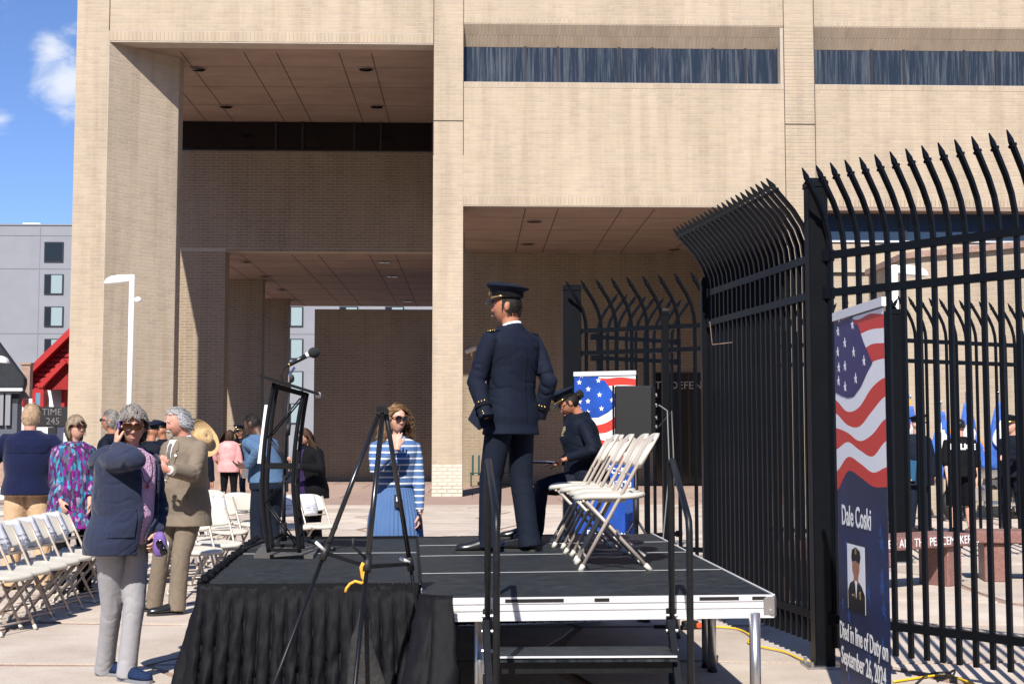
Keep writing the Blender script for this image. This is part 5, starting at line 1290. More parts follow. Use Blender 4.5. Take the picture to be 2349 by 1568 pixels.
# stage row, facing left
stage_ch = []
for k, (px, py) in enumerate(((1332, 1309), (1320, 1288), (1297, 1269.5), (1270, 1255), )):
    q = G(px, py, ZS); f = Vector((-1, .02)).normalized(); side = Vector((-f.y, f.x)) 
    c = Vector((q.x, q.y)) - f * .205 + Vector((0, 1)) * .205
    chair((c.x, c.y, ZS), f, ('nearest of the empty ivory folding chairs on the stage, closest to the handrail', 'second empty ivory folding chair on the stage counting back from the handrail',
        'third empty ivory folding chair on the stage, in front of the blue banner', 'fourth ivory folding chair on the stage, right behind the seated officer')[k], 'ivory folding chairs on the stage')
    stage_ch.append(c)
q = G(1245, 1244, ZS); SEAT = Vector((stage_ch[3].x + .10, stage_ch[3].y + .57))
chair((SEAT.x, SEAT.y, ZS), (-1, .02), 'ivory folding chair the seated officer is sitting on', 'ivory folding chairs on the stage')
# left row, facing right
rowf = Vector((.95, -.30)).normalized()
names = (("Deputy Chief", "Ron Thomas"), ("Division Chief", "Roger K. Sharp"), ("Deputy Chief", "Ron E. Kyle"), ("Deputy Chief", "M. Sanchez"), ("CPJ", "Armen Cummings"), ("Staff", "Holladay"))
rl = ('folding chair cut by the left frame edge in the near row', 'near row folding chair with the sheet reading Division Chief', 'near row folding chair with the sheet reading Kyle', 'near row folding chair with the sheet reading Sanchez',
      'near row folding chair with the sheet reading CPJ', 'last folding chair of the near row, touching the hooded-jacket woman')
for k, (px, py) in enumerate(((5, 1460), (51, 1441.5), (92.7, 1425), (124, 1410), (155, 1396), (184, 1383))):
    q = G(px, py); c = Vector((q.x, q.y)) - rowf * .205 + Vector((-rowf.y, rowf.x)) * .2
    chair((c.x, c.y, 0), rowf, rl[k], 'ivory folding chairs in the near left row')
    chair_sheet((c.x, c.y, 0), rowf, names[k], 'white paper on the ' + rl[k].replace('near row ', ''), 'papers on the near left row')
for k, (px, py) in enumerate(((212, 1371), (238, 1360), (262, 1350))):
    q = G(px, py); c = Vector((q.x, q.y)) - rowf * .205 + Vector((-rowf.y, rowf.x)) * .2
    chair((c.x, c.y, 0), rowf, ('folding chair hidden behind the hooded-jacket woman, nearer one', 'folding chair hidden behind the hooded-jacket woman, middle one', 'folding chair hidden behind the hooded-jacket woman, farther one')[k], 'ivory folding chairs in the near left row')
# crowd chairs beyond the suit man
cf = Vector((.62, -.78)).normalized()
for (px, ty, Y, sheet, lab) in ((520, 1138, 15.2, ("Commander", "Brad R. Qualley"), 'folding chair whose sheet reads Brad R. Qualley'),
        (728, 1130, 16.2, ("Commander", "Steven G. Addison"), 'folding chair whose sheet reads Addison, right of the lectern'),
        (672, 1132, 16.0, ("Commander", "Kimberly"), 'folding chair with sheet seen through the lectern legs'),
        (566, 1127, 16.7, ("Commander", "M. Fort"), 'folding chair with sheet just behind the Qualley chair'),
        (500, 1121, 17.6, None, 'empty folding chair without a sheet, farthest back of the middle group'),
        (494, 1134, 15.9, ("Captain", "J. Ort"), 'folding chair tucked behind the suit man shoulder'),
        (588, 1133, 16.4, None, 'folding chair behind the light-blue-shirt officer'),
        (440, 1150, 13.9, None, 'folding chair behind the suit man, left of the Qualley chair'),
        (452, 1172, 12.6, None, 'folding chair beside the suit man knees'),
        (400, 1140, 15.0, None, 'folding chair between the two legs groups behind the suit man'),
        (350, 1150, 13.6, None, 'folding chair between the hooded-jacket woman and the suit man'),
        (-12, 1080, 19, None, 'far folding chair at the left frame edge'), (228, 1098, 19., None, 'far folding chair beside the floral-blouse woman'),
        (500, 1188, 13.4, None, 'folding chair with its seat just left of the stage corner')):
    q = P(px, 1100, Y); chair((q.x, q.y, 0), cf, lab, 'ivory folding chairs behind the stage')
    if sheet: chair_sheet((q.x, q.y, 0), cf, sheet, 'white paper sheet reading ' + sheet[0] + ' on the ' + lab.split(',')[0], 'papers on the chairs behind the stage', size=.032)

# ================================================================ LECTERN, MICROPHONE, EASEL
def C2(x, y, Y): return P(401.4 + x / 3.413, 860.2 + y / 3.413, Y)
lb = G(656, 1270, ZS); lec = thing('lectern', 'black curved truss lectern on a grey base plate at the left of the stage', 'lectern', (lb.x, lb.y, ZS)); LO = Vector((-lb.x, -lb.y, -ZS))
def lp(name, mb, m, smooth=False): o = mb.obj(name, m, lec, smooth); o.location = LO; return o
y0_, y1_ = 8.47, 8.86
def tubec(pts, Y, r=.0138):
    pts = [C2(x, y, Y) for x, y in pts]; fine = []
    for i in range(len(pts) - 1):
        p0, p1, p2, p3 = pts[max(i - 1, 0)], pts[i], pts[i + 1], pts[min(i + 2, len(pts) - 1)]
        for k in range(5):
            t = k / 5; fine.append(.5 * ((2 * p1) + (p2 - p0) * t + (2 * p0 - 5 * p1 + 4 * p2 - p3) * t * t + (3 * p1 - p0 - 3 * p2 + p3) * t ** 3))
    return MB().tube(fine + [pts[-1]], r, 12)
lp('truss_tube', tubec([(735, 1385), (695, 1100), (682, 850), (700, 560), (735, 280), (775, 60)], y0_), M['black'], True)
lp('truss_tube', tubec([(975, 1388), (945, 1100), (925, 850), (940, 560), (975, 300), (1012, 130)], y0_), M['black'], True)
lp('truss_tube', tubec([(765, 1350), (735, 1080), (722, 850), (738, 560), (768, 280), (805, 70)], y1_), M['black'], True)
lp('truss_tube', tubec([(1003, 1358), (975, 1080), (960, 850), (978, 560), (1005, 320), (1035, 140)], y1_), M['black'], True)
zz = [(980, 180), (725, 487), (905, 742), (708, 1000), (945, 1325)]
for Yz in (y0_, y1_):
    dx = 0 if Yz == y0_ else 22
    for a, b in zip(zz[:-1], zz[1:]): lp('brace', MB().tube([C2(a[0] + dx, a[1], Yz), C2(b[0] + dx, b[1], Yz)], .005, 8), M['black'], True)
for yy in (-690,):
    lp('crossbar', MB().bar(C2(690, 710, y0_), C2(965, 710, y0_), .012, .038), M['black'])
    lp('crossbar', MB().bar(C2(730, 705, y1_), C2(990, 705, y1_), .012, .034), M['black'])
for a in (682, 925): lp('crossbar', MB().bar(C2(a + 10, 712, y0_), C2(a + 52, 708, y1_), .012, .03), M['black'])
lp('crossbar', MB().bar(C2(740, 1366, y0_), C2(970, 1370, y0_), .012, .022), M['black'])
lp('crossbar', MB().bar(C2(775, 1332, y1_), C2(1000, 1334, y1_), .012, .02), M['black'])
for yy, Yk in ((105, y0_), ): lp('top_bracket', MB().bar(C2(775, 85, Yk), C2(1012, 150, Yk), .02, .03), M['black']); lp('top_bracket', MB().bar(C2(800, 88, y1_), C2(1035, 155, y1_), .02, .03), M['black'])
a, b = C2(660, 14, 8.40), C2(1120, 158, 8.40); s = MB(); d = b - a; up = Vector((-d.z, 0, d.x)).normalized() * .018
s.ext([a, b, b + up, a + up], (0, .52, 0)); lp('reading_top', s, M['black'])
s = MB(); a = C2(1112, 150, 8.42); s.box(a + Vector((.004, .03, -.004)), (.03, .03, .035), bev=.004); lp('clip', s, M['alu'])
q = [G(582, 1280, ZS), G(718, 1281, ZS), G(738, 1255, ZS), G(601, 1254, ZS)]; s = MB(); s.prism([(p.x, p.y) for p in q], ZS + .001, ZS + .022); lp('base_plate', s, mat('grey_base_plate', (.09, .085, .08), .5, noise=.2, nscale=20))

ms = G(650, 1240, ZS); mic = thing('microphone_stand', 'black tripod microphone stand behind the lectern', 'microphone stand', (ms.x, 9.55, ZS)); MO = Vector((-ms.x, -9.55, -ZS))
def mpart(name, mb, m, smooth=True, root=None, o_=None): o = mb.obj(name, m, root or mic, smooth); o.location = MO if o_ is None else o_; return o
Ym = 9.55; hub = C2(850, 1262, Ym); pt = P(664, 876, Ym)
mpart('pole', MB().tube([hub, Vector((hub.x, Ym, 1.2))], .014, 12), M['black']); mpart('pole', MB().tube([Vector((hub.x, Ym, 1.2)), pt], .009, 10), M['black'])
mpart('clutch', MB().tube([C2(880, 470, Ym), C2(890, 380, Ym)], .019, 12), M['dark'])
for (x, y) in ((535, 1362), (1222, 1355), (790, 1330)):
    e = G(401.4 + x / 3.413, 860.2 + y / 3.413, ZS + .015); l = mpart('leg', MB().tube([hub + Vector((0, 0, .02)), e], .010, 8), M['black'])
    d = (e - hub).normalized(); c = MB().tube([e - d * .03, e + d * .03], .017, 10).obj('rubber_foot', M['dark'], l, True)
mpart('leg_hub', MB().tube([hub - Vector((0, 0, .03)), hub + Vector((0, 0, .1))], .024, 12), M['dark'])
j = P(676, 842, Ym)
mpart('neck_joint', MB().tube([pt, P(664, 860, Ym), P(672, 848, Ym), j], .010, 8), M['chrome']); mpart('joint_knob', MB().ell(P(669, 868, Ym), (.02, .015, .03)), M['dark'])
Y2 = 9.5; a, b = P(653, 842, Y2), P(706, 814, Y2); d = (b - a).normalized(); cc = P(720, 808.5, Y2)
mcr = thing('microphone', 'black handheld microphone with round foam windscreen held in the stand clip', 'microphone', a); MC = -a
mb_ = mpart('body', MB().tube([a, a + d * .02, a.lerp(b, .5), b], [.013, .0145, .016, .019], 14), M['leather'], True, mcr, MC)
mpart('foam_windscreen', MB().ell(cc, (.042, .042, .039), 22, 14), M['foam'], True, mcr, MC)
mpart('ring', MB().tube([a + d * .035, a + d * .042], .0158, 14), M['gold'], True, mcr, MC); mpart('label', MB().tube([b - d * .012, b + d * .008], .021, 14), M['white'], True, mcr, MC)
mpart('cable', MB().tube([a, P(645, 860, 9.6), P(655, 900, 9.6), P(660, 960, 9.6), P(655, 1100, 9.6), P(652, 1200, 9.6)], .004, 6), M['dark'], True, mcr, MC)

# white sign board edge standing behind the lectern
wb = P(595, 1030, 10.9); t = thing('foam_board', 'white foam board seen edge-on just left of the lectern', 'board', (wb.x, 10.9, 0))
s = MB(); a, b = C2(645, 690, 10.9), C2(702, 232, 10.9); s.ext([a - Vector((0, .0, 0)), b, b + Vector((.035, 0, 0)), a + Vector((.035, 0, 0))], (-.12, .75, 0)); o = s.obj('board', M['white'], t); o.location = -Vector((wb.x, 10.9, 0))
s = MB()
for dy in (.1, .6):
    s.bar((a.x + .05 - dy * .15, 10.9 + dy, a.z + .02), (a.x + .09 - dy * .15, 10.9 + dy + .06, .0), .025, .025)
o = s.obj('stand', M['black'], t); o.location = -Vector((wb.x, 10.9, 0))

Ye = 6.15; top = P(877, 938, Ye); ez = thing('easel', 'black telescopic tripod display easel standing in front of the stage', 'easel', (top.x, Ye, 0)); EO = Vector((-top.x, -Ye, 0))
def ep(name, mb, m, smooth=True): o = mb.obj(name, m, ez, smooth); o.location = EO; return o
s = MB(); s.box(top + Vector((-.005, 0, 0)), (.052, .05, .028), bev=.006); s.box(top + Vector((.02, -.005, -.012)), (.02, .05, .03), bev=.005); ep('head_block', s, M['leather'], False)
def eleg(p0, mid, foot, Yf, r=.0115):
    a = P(p0[0], p0[1], Ye); m = P(mid[0], mid[1], Ye + (Yf - Ye) * .55); 
    dirr = (m - a).normalized(); f = a + dirr * ((a.z - .0) / -dirr.z)
    ep('leg', MB().tube([a, m], r, 12), M['leather']); ep('leg', MB().tube([m, f], r * .78, 12), M['black'])
    s = MB(); s.tube([m - dirr * .03, m + dirr * .045], r * 1.5, 12); ep('leg_collar', s, M['dark'])
    return m
mL = eleg((868, 950), (747, 1262), None, 5.75); mC = eleg((878, 948), (843, 1288), None, 5.5, .0125); mR = eleg((886, 950), (940, 1288), None, 6.75)
hubE = mC + Vector((0, 0, -.02))
for m_ in (mL, mR): ep('brace', MB().bar(m_ + Vector((0, 0, -.01)), hubE, .006, .018), M['black'], False)
a = mC + Vector((-.01, -.015, .02)); ep('display_peg', MB().tube([a, a + Vector((-.05, -.03, .05)), a + Vector((-.048, -.03, .085))], .006, 8), M['dark'])
a = mL + Vector((0, -.015, .0)); ep('display_peg', MB().tube([a, a + Vector((-.04, -.02, .04))], .007, 8), M['white'])
a = mR + Vector((0, -.015, .0)); ep('display_peg', MB().tube([a, a + Vector((-.045, -.02, .02))], .008, 8), M['white'])
Yb = mC.y - .03; R = []
for (x, y, w) in ((829, 1398, 5), (834, 1420, 14), (830, 1460, 22), (832, 1510, 34), (838, 1560, 42), (842, 1640, 46)):
    c = P(x, y, Yb); R.append([c + Vector((w / 545 * cos(a_) * (1 + .12 * sin(3 * a_ + y * .05)), .022 * sin(a_) * (1 + .3 * sin(5 * a_ + y * .03)), 0)) for a_ in [2 * pi * i / 24 for i in range(24)]])
MB().rings(R).obj('easel_bag', mat('grey_bag_cloth', (.022, .021, .020), .8, noise=.4, nscale=25, bump=.6, bscale=40), None, True, label='dark grey cloth bag hanging down the centre leg of the easel', cat='bag')
# yellow rope tied on the easel
rp_ = P(836, 1330, 5.75); s = MB(); Yr = mC.y - .02
pts = [P(x, y, Yr) for x, y in ((834, 1290), (829, 1300), (832, 1322), (838, 1338), (834, 1318), (838, 1300), (835, 1325), (839, 1336))]
s.tube(pts, .0085, 8)
pts = [P(x, y, Yr - .01) for x, y in ((839, 1334), (828, 1336), (815, 1332), (803, 1338), (795, 1348), (792, 1357))]; s.tube(pts, .006, 8)
s.obj('tied_rope', M['rope'], None, True, label='orange-yellow rope tied in a loop on the easel collar', cat='rope')

# ================================================================ BANNERS
def banner(name_label, pL, pR, W_, art):
    """pull-up banner from left foot pL to right foot pR (ground points)"""
    u = (pR - pL).normalized(); t = thing('pull_up_banner', name_label, 'banner', pL); nrm = Vector((u.y, -u.x, 0)); H_ = 2.12
    def pt(x, z, o=0.): return u * x + Vector((0, 0, z)) + nrm * o
    def layer(name, poly, o, m, kind=None):
        s = MB(); s.ext([pt(x, z, o) for x, z in poly], nrm * .0006); return s.obj(name, M[m], t, kind=kind)
    s = MB(); s.ext([pt(0, .06, -.001), pt(W_, .06, -.001), pt(W_, H_ - .02, -.001), pt(0, H_ - .02, -.001)], nrm * .001); s.obj('banner_sheet', M['navy_print' if art == 1 else 'blue_print'], t)
    s = MB(); s.bar(pt(-.005, H_), pt(W_ + .005, H_), .022, .045); s.obj('top_rail', M['alu'], t)
    s = MB(); s.bar(pt(-.01, .035), pt(W_ + .01, .035), .16, .06); s.obj('base_cassette', M['alu'], t)
    s = MB(); s.tube([pt(W_ / 2, .05, -.06), pt(W_ / 2, H_ - .01, -.03)], .012, 8); s.obj('support_pole', M['alu'], t)
    for x in (.1, W_ - .1): s = MB(); s.bar(pt(x, .01, -.22), pt(x, .01, .22), .04, .015); s.obj('foot', M['alu'], t)
    def Z(x, y):
        sc = 709 + 88 * x / W_; return 1.45 - (y - 631) / sc
    ks = [(150, 150, 160, 143, 148), (225, 230, 232, 205, 200), (290, 300, 300, 264, 258), (380, 390, 385, 332, 318), (395, 400, 440, 400, 388), None]
    C = dict(k0=(150, 155, 165, 143, 146), k1=(240, 235, 225, 205, 200), k2=(300, 300, 298, 263, 258), k3=(390, 390, 388, 335, 318), k5=(478, 522, 505, 432, 392), k6=(530, 574, 580, 522, 465),
             k7=(586, 604, 636, 610, 550), k8=(668, 640, 672, 695, 636), k9=(752, 697, 722, 757, 736), k10=(825, 752, 775, 811, 812))
    def curve(key):
        v = C[key]; out = []
        for i in range(25):
            q = i / 24 * 4; k = min(3, int(q)); f = q - k; p0, p1, p2, p3 = v[max(k - 1, 0)], v[k], v[k + 1], v[min(k + 2, 4)]
            y = .5 * ((2 * p1) + (p2 - p0) * f + (2 * p0 - 5 * p1 + 4 * p2 - p3) * f * f + (3 * p1 - p0 - 3 * p2 + p3) * f ** 3)
            x = i / 24 * W_; out.append((x, Z(x, y)))
        return out
    top = [(i / 24 * W_, H_ - .03) for i in range(25)]
    seq = [('white_ink', top, curve('k0')), ('red_print', curve('k0'), curve('k1')), ('white_ink', curve('k1'), curve('k2')), ('red_print', curve('k2'), curve('k3')), ('white_ink', curve('k3'), curve('k5')),
           ('red_print', curve('k5'), curve('k6')), ('white_ink', curve('k6'), curve('k7')), ('red_print', curve('k7'), curve('k8')), ('white_ink', curve('k8'), curve('k9')), ('red_print', curve('k9'), curve('k10'))]
    for m, a, b in seq:
        s = MB(); n = len(a); s.add([pt(x, z, .0008) for x, z in a] + [pt(x, z, .0008) for x, z in b], [(i, i + 1, n + i + 1, n + i) for i in range(n - 1)]); s.obj('flag_stripe', M[m], t)
    can = [(0, H_ - .03), (.40 * W_, H_ - .03), (.43 * W_, 2.10 - .05)] + [(x * W_, Z(x * W_, y)) for x, y in ((.50, 180), (.62, 255), (.78, 334), (.68, 370), (.55, 425), (.40, 464), (.28, 470), (.14, 462), (0, 448))]
    layer('flag_canton', can, .0018, 'canton' if art == 1 else 'blue_print')
    def star(x, z, r, m, o=.0028, w=1.):
        layer('star', [(x + w * (r if i % 2 == 0 else r * .4) * sin(pi * i / 5), z + (r if i % 2 == 0 else r * .4) * cos(pi * i / 5)) for i in range(10)], o, m)
    for sx, sy in ((272, 150), (308, 184), (248, 212), (276, 256), (311, 292), (246, 292), (350, 327), (275, 346), (249, 352), (317, 395), (247, 405), (274, 427), (255, 160)):
        x = min(.95, max(.02, (sx - 232) / 190)) * W_; star(x, Z(x, sy), .03, 'white_ink')
    rr = random.Random(3)
    for k in range(16): star(rr.choice((.07, .18, .62, .86, .93)) * W_ + rr.uniform(-.03, .03), .2 + .85 * k / 16, rr.uniform(.03, .055), 'blue_star', .0010)
    def tx(s_, xc, z, size, w, kind=None):
        o = text('lettering', s_, size, M['white_ink'], t, frame3(pt(xc, z, .0034), u, (0, 0, 1)), .0003, bold=.0018 * size / .1)
        me = o.data; xs = [v.co.dot(u) for v in me.vertices]; cur = max(xs) - min(xs); k = w / cur; mid = (max(xs) + min(xs)) / 2
        for v in me.vertices: v.co += u * ((v.co.dot(u) - mid) * (k - 1) + xc - mid)
    if art == 1:
        tx("Dale Coski", .40 * W_, 1.045, .150, .50)
        tx("Died in line of Duty on", .49 * W_, .43, .128, .80); tx("September 26, 2024", .48 * W_, .30, .128, .74)
        x0, x1, z0, z1 = .20 * W_, .56 * W_, .565, .905
        layer('photo_print', [(x0, z0), (x1, z0), (x1, z1), (x0, z1)], .0018, 'white_ink')
        S = lambda pts: [(x0 + (x1 - x0) * a, z0 + (z1 - z0) * b) for a, b in pts]
        layer('photo_print', S([(.03, .0), (.98, .0), (.98, .28), (.8, .40), (.6, .47), (.4, .47), (.15, .40), (.03, .28)]), .0026, 'black')
        layer('photo_print', S([(.38, .42), (.62, .42), (.64, .55), (.70, .62), (.72, .76), (.30, .76), (.30, .62), (.37, .54)]), .0032, 'skin_tan')
        layer('photo_print', S([(.30, .74), (.26, .82), (.30, .92), (.52, .97), (.74, .92), (.78, .84), (.72, .73), (.5, .77)]), .0038, 'black')
        layer('photo_print', S([(.44, .46), (.50, .20), (.56, .46)]), .0036, 'white_ink')
        layer('photo_print', S([(.47, .86), (.55, .86), (.56, .93), (.51, .96), (.46, .93)]), .0044, 'gold')
        layer('photo_print', S([(.68, .20), (.76, .20), (.77, .30), (.72, .33), (.67, .30)]), .0036, 'gold'); layer('photo_print', S([(.25, .22), (.42, .22), (.42, .25), (.25, .25)]), .0036, 'gold')
    else:
        tx("Officer", .58 * W_, 1.15, .125, .33); tx("Andrew Duarte", .47 * W_, 1.02, .12, .60)
        tx("End of Watch", .55 * W_, .50, .10, .46); tx("February 2, 2025", .50 * W_, .39, .10, .5)
    return t
bl, br_pt = P(1919, 1008, 7.22), P(2033, 1008, 6.38); bl.z = 0; br_pt.z = 0
banner('tall navy and flag-print banner with Dale Coski lettering before the fence', bl, br_pt, (br_pt - bl).length, 1)
bl, br_pt = P(1318, 1008, 13.6), P(1459, 1008, 13.3); bl.z = 0; br_pt.z = 0
banner('blue flag-print banner behind the seated officer reading Officer Duarte', bl, br_pt, (br_pt - bl).length, 2)

# ================================================================ LOUDSPEAKER ON STAND
sq = P(1458, 1008, 11.9); sp_ = thing('loudspeaker', 'black loudspeaker cabinet with cable sockets raised behind the stage chairs', 'loudspeaker', (sq.x, 11.9, 0), radians(-6))
zt, zb = P(1458, 886, 11.9).z, P(1458, 1036, 11.9).z
s = MB(); s.box((-.02, 0, (zt + zb) / 2), (.33, .36, zt - zb), bev=.012); s.obj('cabinet', M['dark'], sp_)
s = MB(); s.box((-.197, 0, (zt + zb) / 2), (.02, .37, zt - zb + .005), bev=.004); s.obj('grille', M['black'], sp_)
s = MB(); s.box((.158, 0, (zt + zb) / 2), (.025, .30, zt - zb - .03), bev=.004); bpn = s.obj('rear_panel', M['black'], sp_)
for z in (zt - .08, zt - .17, zt - .28, zt - .36):
    MB().tube([(.170, -.12, z), (.19, -.12, z)], .016, 12).obj('socket', M['chrome'], bpn, True)
st = thing('speaker_stand', 'black pole stand carrying the loudspeaker behind the stage', 'speaker stand', (sq.x, 11.9, 0))
MB().tube([(.0, 0, .3), (0, 0, zb + .02)], .019, 12).obj('pole', M['black'], st, True); MB().tube([(0, 0, .7), (0, 0, .95)], .028, 12).obj('collar', M['dark'], st, True)
for a in (0.3, 2.4, 4.5): MB().tube([(0, 0, .75), (.5 * cos(a), .5 * sin(a), .02)], .012, 8).obj('leg', M['black'], st, True)
for k, dx in enumerate((.0, .04)):
    s = MB(); s.tube([(sq.x + .19, 11.75, zt - .17 - .19 * k), (sq.x + .26 + dx, 11.72, zt - .22), (sq.x + .28 + dx, 11.75, 1.2), (sq.x + .22 + dx * 2, 11.75, .6), (sq.x + .25, 11.7, .02)], .006, 6)
    s.obj('speaker_cable', M['granite'] if 0 else mat('grey_cable', (.2, .2, .2), .5), None, True, label=('grey cable falling from the upper socket of the loudspeaker', 'grey cable falling from the lower socket of the loudspeaker')[k], cat='cable')

# ================================================================ CORDS ON THE GROUND
def cord(label, pts, m, r=.008, z=.012, name='power_cord'):
    pp = [G(x, y, z) for x, y in pts]; fine = []
    for i in range(len(pp) - 1):
        p0, p1, p2, p3 = pp[max(i - 1, 0)], pp[i], pp[i + 1], pp[min(i + 2, len(pp) - 1)]
        for k in range(6):
            t = k / 6; fine.append(.5 * ((2 * p1) + (p2 - p0) * t + (2 * p0 - 5 * p1 + 4 * p2 - p3) * t * t + (3 * p1 - p0 - 3 * p2 + p3) * t ** 3))
    MB().tube(fine + [pp[-1]], r, 8).obj(name, M[m], None, True, label=label, cat='cord')
cord('yellow extension cord snaking along the foot of the fence past the stage leg', [(1560, 1438), (1600, 1434), (1640, 1436), (1690, 1441), (1715, 1452), (1722, 1462), (1716, 1472), (1745, 1482), (1800, 1494), (1850, 1515), (1920, 1526), (2040, 1556)], 'yellow', .007)
cord('yellow extension cord lying under the near fence at the bottom right', [(2050, 1562), (2090, 1556), (2150, 1548), (2190, 1552), (2240, 1570)], 'yellow', .007)
cord('black cable bunched on the ground under the near fence', [(2100, 1568), (2130, 1545), (2175, 1542), (2150, 1560), (2190, 1535), (2180, 1560)], 'dark', .006)
cord('black cable bundle running out from under the stage', [(1500, 1436), (1545, 1436), (1572, 1440)], 'dark', .014)
q = G(1583, 1442); t = thing('cord_connector', 'black and orange plug box lying on the ground beyond the steps', 'plug', q, .5)
MB().box((0, 0, .035), (.13, .07, .06), bev=.01).obj('plug_body', M['dark'], t); MB().box((.06, -.03, .03), (.05, .05, .04), bev=.008).obj('plug_cap', M['orange'], t)

# ================================================================ GRANITE BENCHES
def granite(label, px0, px1, Y0, Y1, legs=(.08, .92), txt=None):
    a, b = P(px0, 1008, Y0), P(px1, 1008, Y1); a.z = b.z = 0; u = (b - a).normalized(); n = Vector((u.y, -u.x, 0)); L = (b - a).length
    t = thing('granite_bench', label, 'bench', a, math.atan2(u.y, u.x), 'red granite benches of the memorial court')
    MB().box((L / 2, .22, .455), (L, .46, .125), bev=.012).obj('seat_slab', M['granite'], t)
    for k in legs:
        MB().box((L * k, .22, .195), (.22, .36, .39), bev=.008).obj('leg', M['granite'], t)
    if txt: text('lettering', txt, .115, M['white_ink'], t, frame3((L / 2 + .0, -.0125, .455), (1, 0, 0), (0, 0, 1)), .001, sx=.92)
granite('red granite bench carved with the blessed are the peacemakers inscription', 1990, 2222, 12.5, 13.3, (.10, .86), "“..BLESSED ARE THE PEACEMAKERS...")
granite('red granite bench at the right frame edge beside the inscribed one', 2225, 2470, 13.6, 13.4, (.22, .85))
granite('red granite bench mostly hidden behind the tall banner and the fence', 1745, 1935, 12.3, 10.9, (.10, .85))

# ================================================================ FLAGS AND MOTORCYCLE IN THE COURT
M['orange_flag'] = cloth('gold_fringe', (.75, .28, .05)); M['white_flag'] = cloth('flag_white', (.7, .7, .72))
for k, (px, py, Y, w) in enumerate(((2088, 915, 23.4, .30), (2158, 928, 23.8, .36), (2216, 908, 23.2, .34), (2291, 906, 23.6, .38))):
    q = P(px, py, Y); t = thing('furled_flag', ('leftmost blue police flag with orange edge beyond the far fence', 'blue flag with white badge left of the helmeted officer', 'blue flag rising right of the helmeted officer', 'blue flag with white badge above the parked motorcycle')[k], 'flag', (q.x, Y, 0), 0, 'ceremonial flags in the memorial court')
    MB().tube([(0, 0, 0), (0, 0, q.z)], .016, 8).obj('flag_pole', M['orange_flag'] if k == 0 else M['steel'], t, True)
    MB().ell((0, 0, q.z + .03), (.022, .022, .05)).obj('finial', M['chrome'], t, True)
    for nm, mm, s0, s1, oy in (('flag_cloth', 'flag_blue', -1., 1., 0), ('badge_print', 'white_flag', -.6, .7, -.06), ('gold_fringe', 'orange_flag', .9, 1.08, -.0)):
        vs = []; nr, nc = 16, 18
        for r in range(nr + 1):
            v = r / nr; zt_ = q.z - .12 - v * 1.15; 
            if nm == 'badge_print': zt_ = q.z - .45 - v * .5
            ww = w * (.16 + .95 * ((q.z - .12 - zt_) / 1.15) ** 1.15)
            if nm == 'badge_print': ww *= max(.3, sin(pi * (v * .9 + .05)))
            for c in range(nc + 1):
                x = ww * (s0 + (s1 - s0) * c / nc); vs.append((x, .13 * sin(x * 24 + k + v * 3) * v + oy - .03, zt_ - .12 * abs(x) - .05 * sin(x * 13 + k) * v))
        fs = [(r * (nc + 1) + c, r * (nc + 1) + c + 1, (r + 1) * (nc + 1) + c + 1, (r + 1) * (nc + 1) + c) for r in range(nr) for c in range(nc)]
        s = MB(); s.add(vs, fs); o = s.obj(nm, M[mm], t, True); o.modifiers.new('s', 'SOLIDIFY').thickness = .006
q = G(2262, 1192); mo = thing('police_motorcycle', 'white police motorcycle parked inside the memorial court', 'motorcycle', q, radians(-62))
def wheel(y, nm='wheel'):
    s = MB(); R = []
    for i in range(24):
        a = 2 * pi * i / 24; c = Vector((0, y + .27 * cos(a), .31 + .27 * sin(a))); rad = Vector((0, cos(a), sin(a)))
        R.append([c + rad * (.055 * cos(b)) + Vector((1, 0, 0)) * (.065 * sin(b)) for b in [2 * pi * j / 8 for j in range(8)]])
    R.append(R[0]); w = s.rings(R, False).obj(nm, M['dark'], mo, True)
    s = MB(); s.tube([(-.05, y, .31), (.05, y, .31)], .06, 12)
    for i in range(8): a = 2 * pi * i / 8; s.bar((0, y, .31), (0, y + .23 * cos(a), .31 + .23 * sin(a)), .02, .02, (1, 0, 0))
    s.obj('rim', M['chrome'], w, True)
wheel(-.78); wheel(.78)
MB().rings([[Vector((w_ * cos(a), y, z + h * sin(a))) for a in [2 * pi * i / 12 for i in range(12)]] for y, w_, z, h in ((-.35, .12, .85, .12), (-.1, .19, .9, .15), (.2, .17, .85, .12), (.3, .1, .8, .08))]).obj('fuel_tank', M['white'], mo, True)
MB().rings([[Vector((w_ * cos(a), y, z + h * sin(a))) for a in [2 * pi * i / 12 for i in range(12)]] for y, w_, z, h in ((-.82, .16, .98, .16), (-.70, .30, 1.05, .28), (-.55, .34, 1.0, .30), (-.42, .2, .95, .2))]).obj('fairing', M['white'], mo, True)
s = MB(); s.ext([(-.2, -.6, 1.28), (.2, -.6, 1.28), (.16, -.42, 1.6), (-.16, -.42, 1.6)], (0, .01, 0)); s.obj('windscreen', M['glass_far'], mo)
MB().ell((0, -.87, .98), (.09, .05, .09)).obj('headlight', M['chrome'], mo, True)
for sx in (-1, 1):
    MB().box((sx * .3, .72, .62), (.2, .5, .34), bev=.05).obj('saddlebag', M['white'], mo)
    MB().tube([(sx * .1, -.78, .31), (sx * .1, -.6, .95)], .03, 10).obj('fork', M['chrome'], mo, True)
    MB().tube([(sx * .05, -.42, 1.08), (sx * .36, -.3, 1.14)], .018, 8).obj('handlebar', M['chrome'], mo, True)
    MB().ell((sx * .26, -.74, .8), (.05, .05, .06)).obj('signal_lamp', M['flag_blue'], mo, True)
MB().rings([[Vector((w_ * cos(a), y, z + h * sin(a))) for a in [2 * pi * i / 12 for i in range(12)]] for y, w_, z, h in ((.15, .12, .78, .06), (.35, .18, .80, .07), (.65, .16, .84, .07), (.8, .1, .86, .05))]).obj('saddle', M['leather'], mo, True)
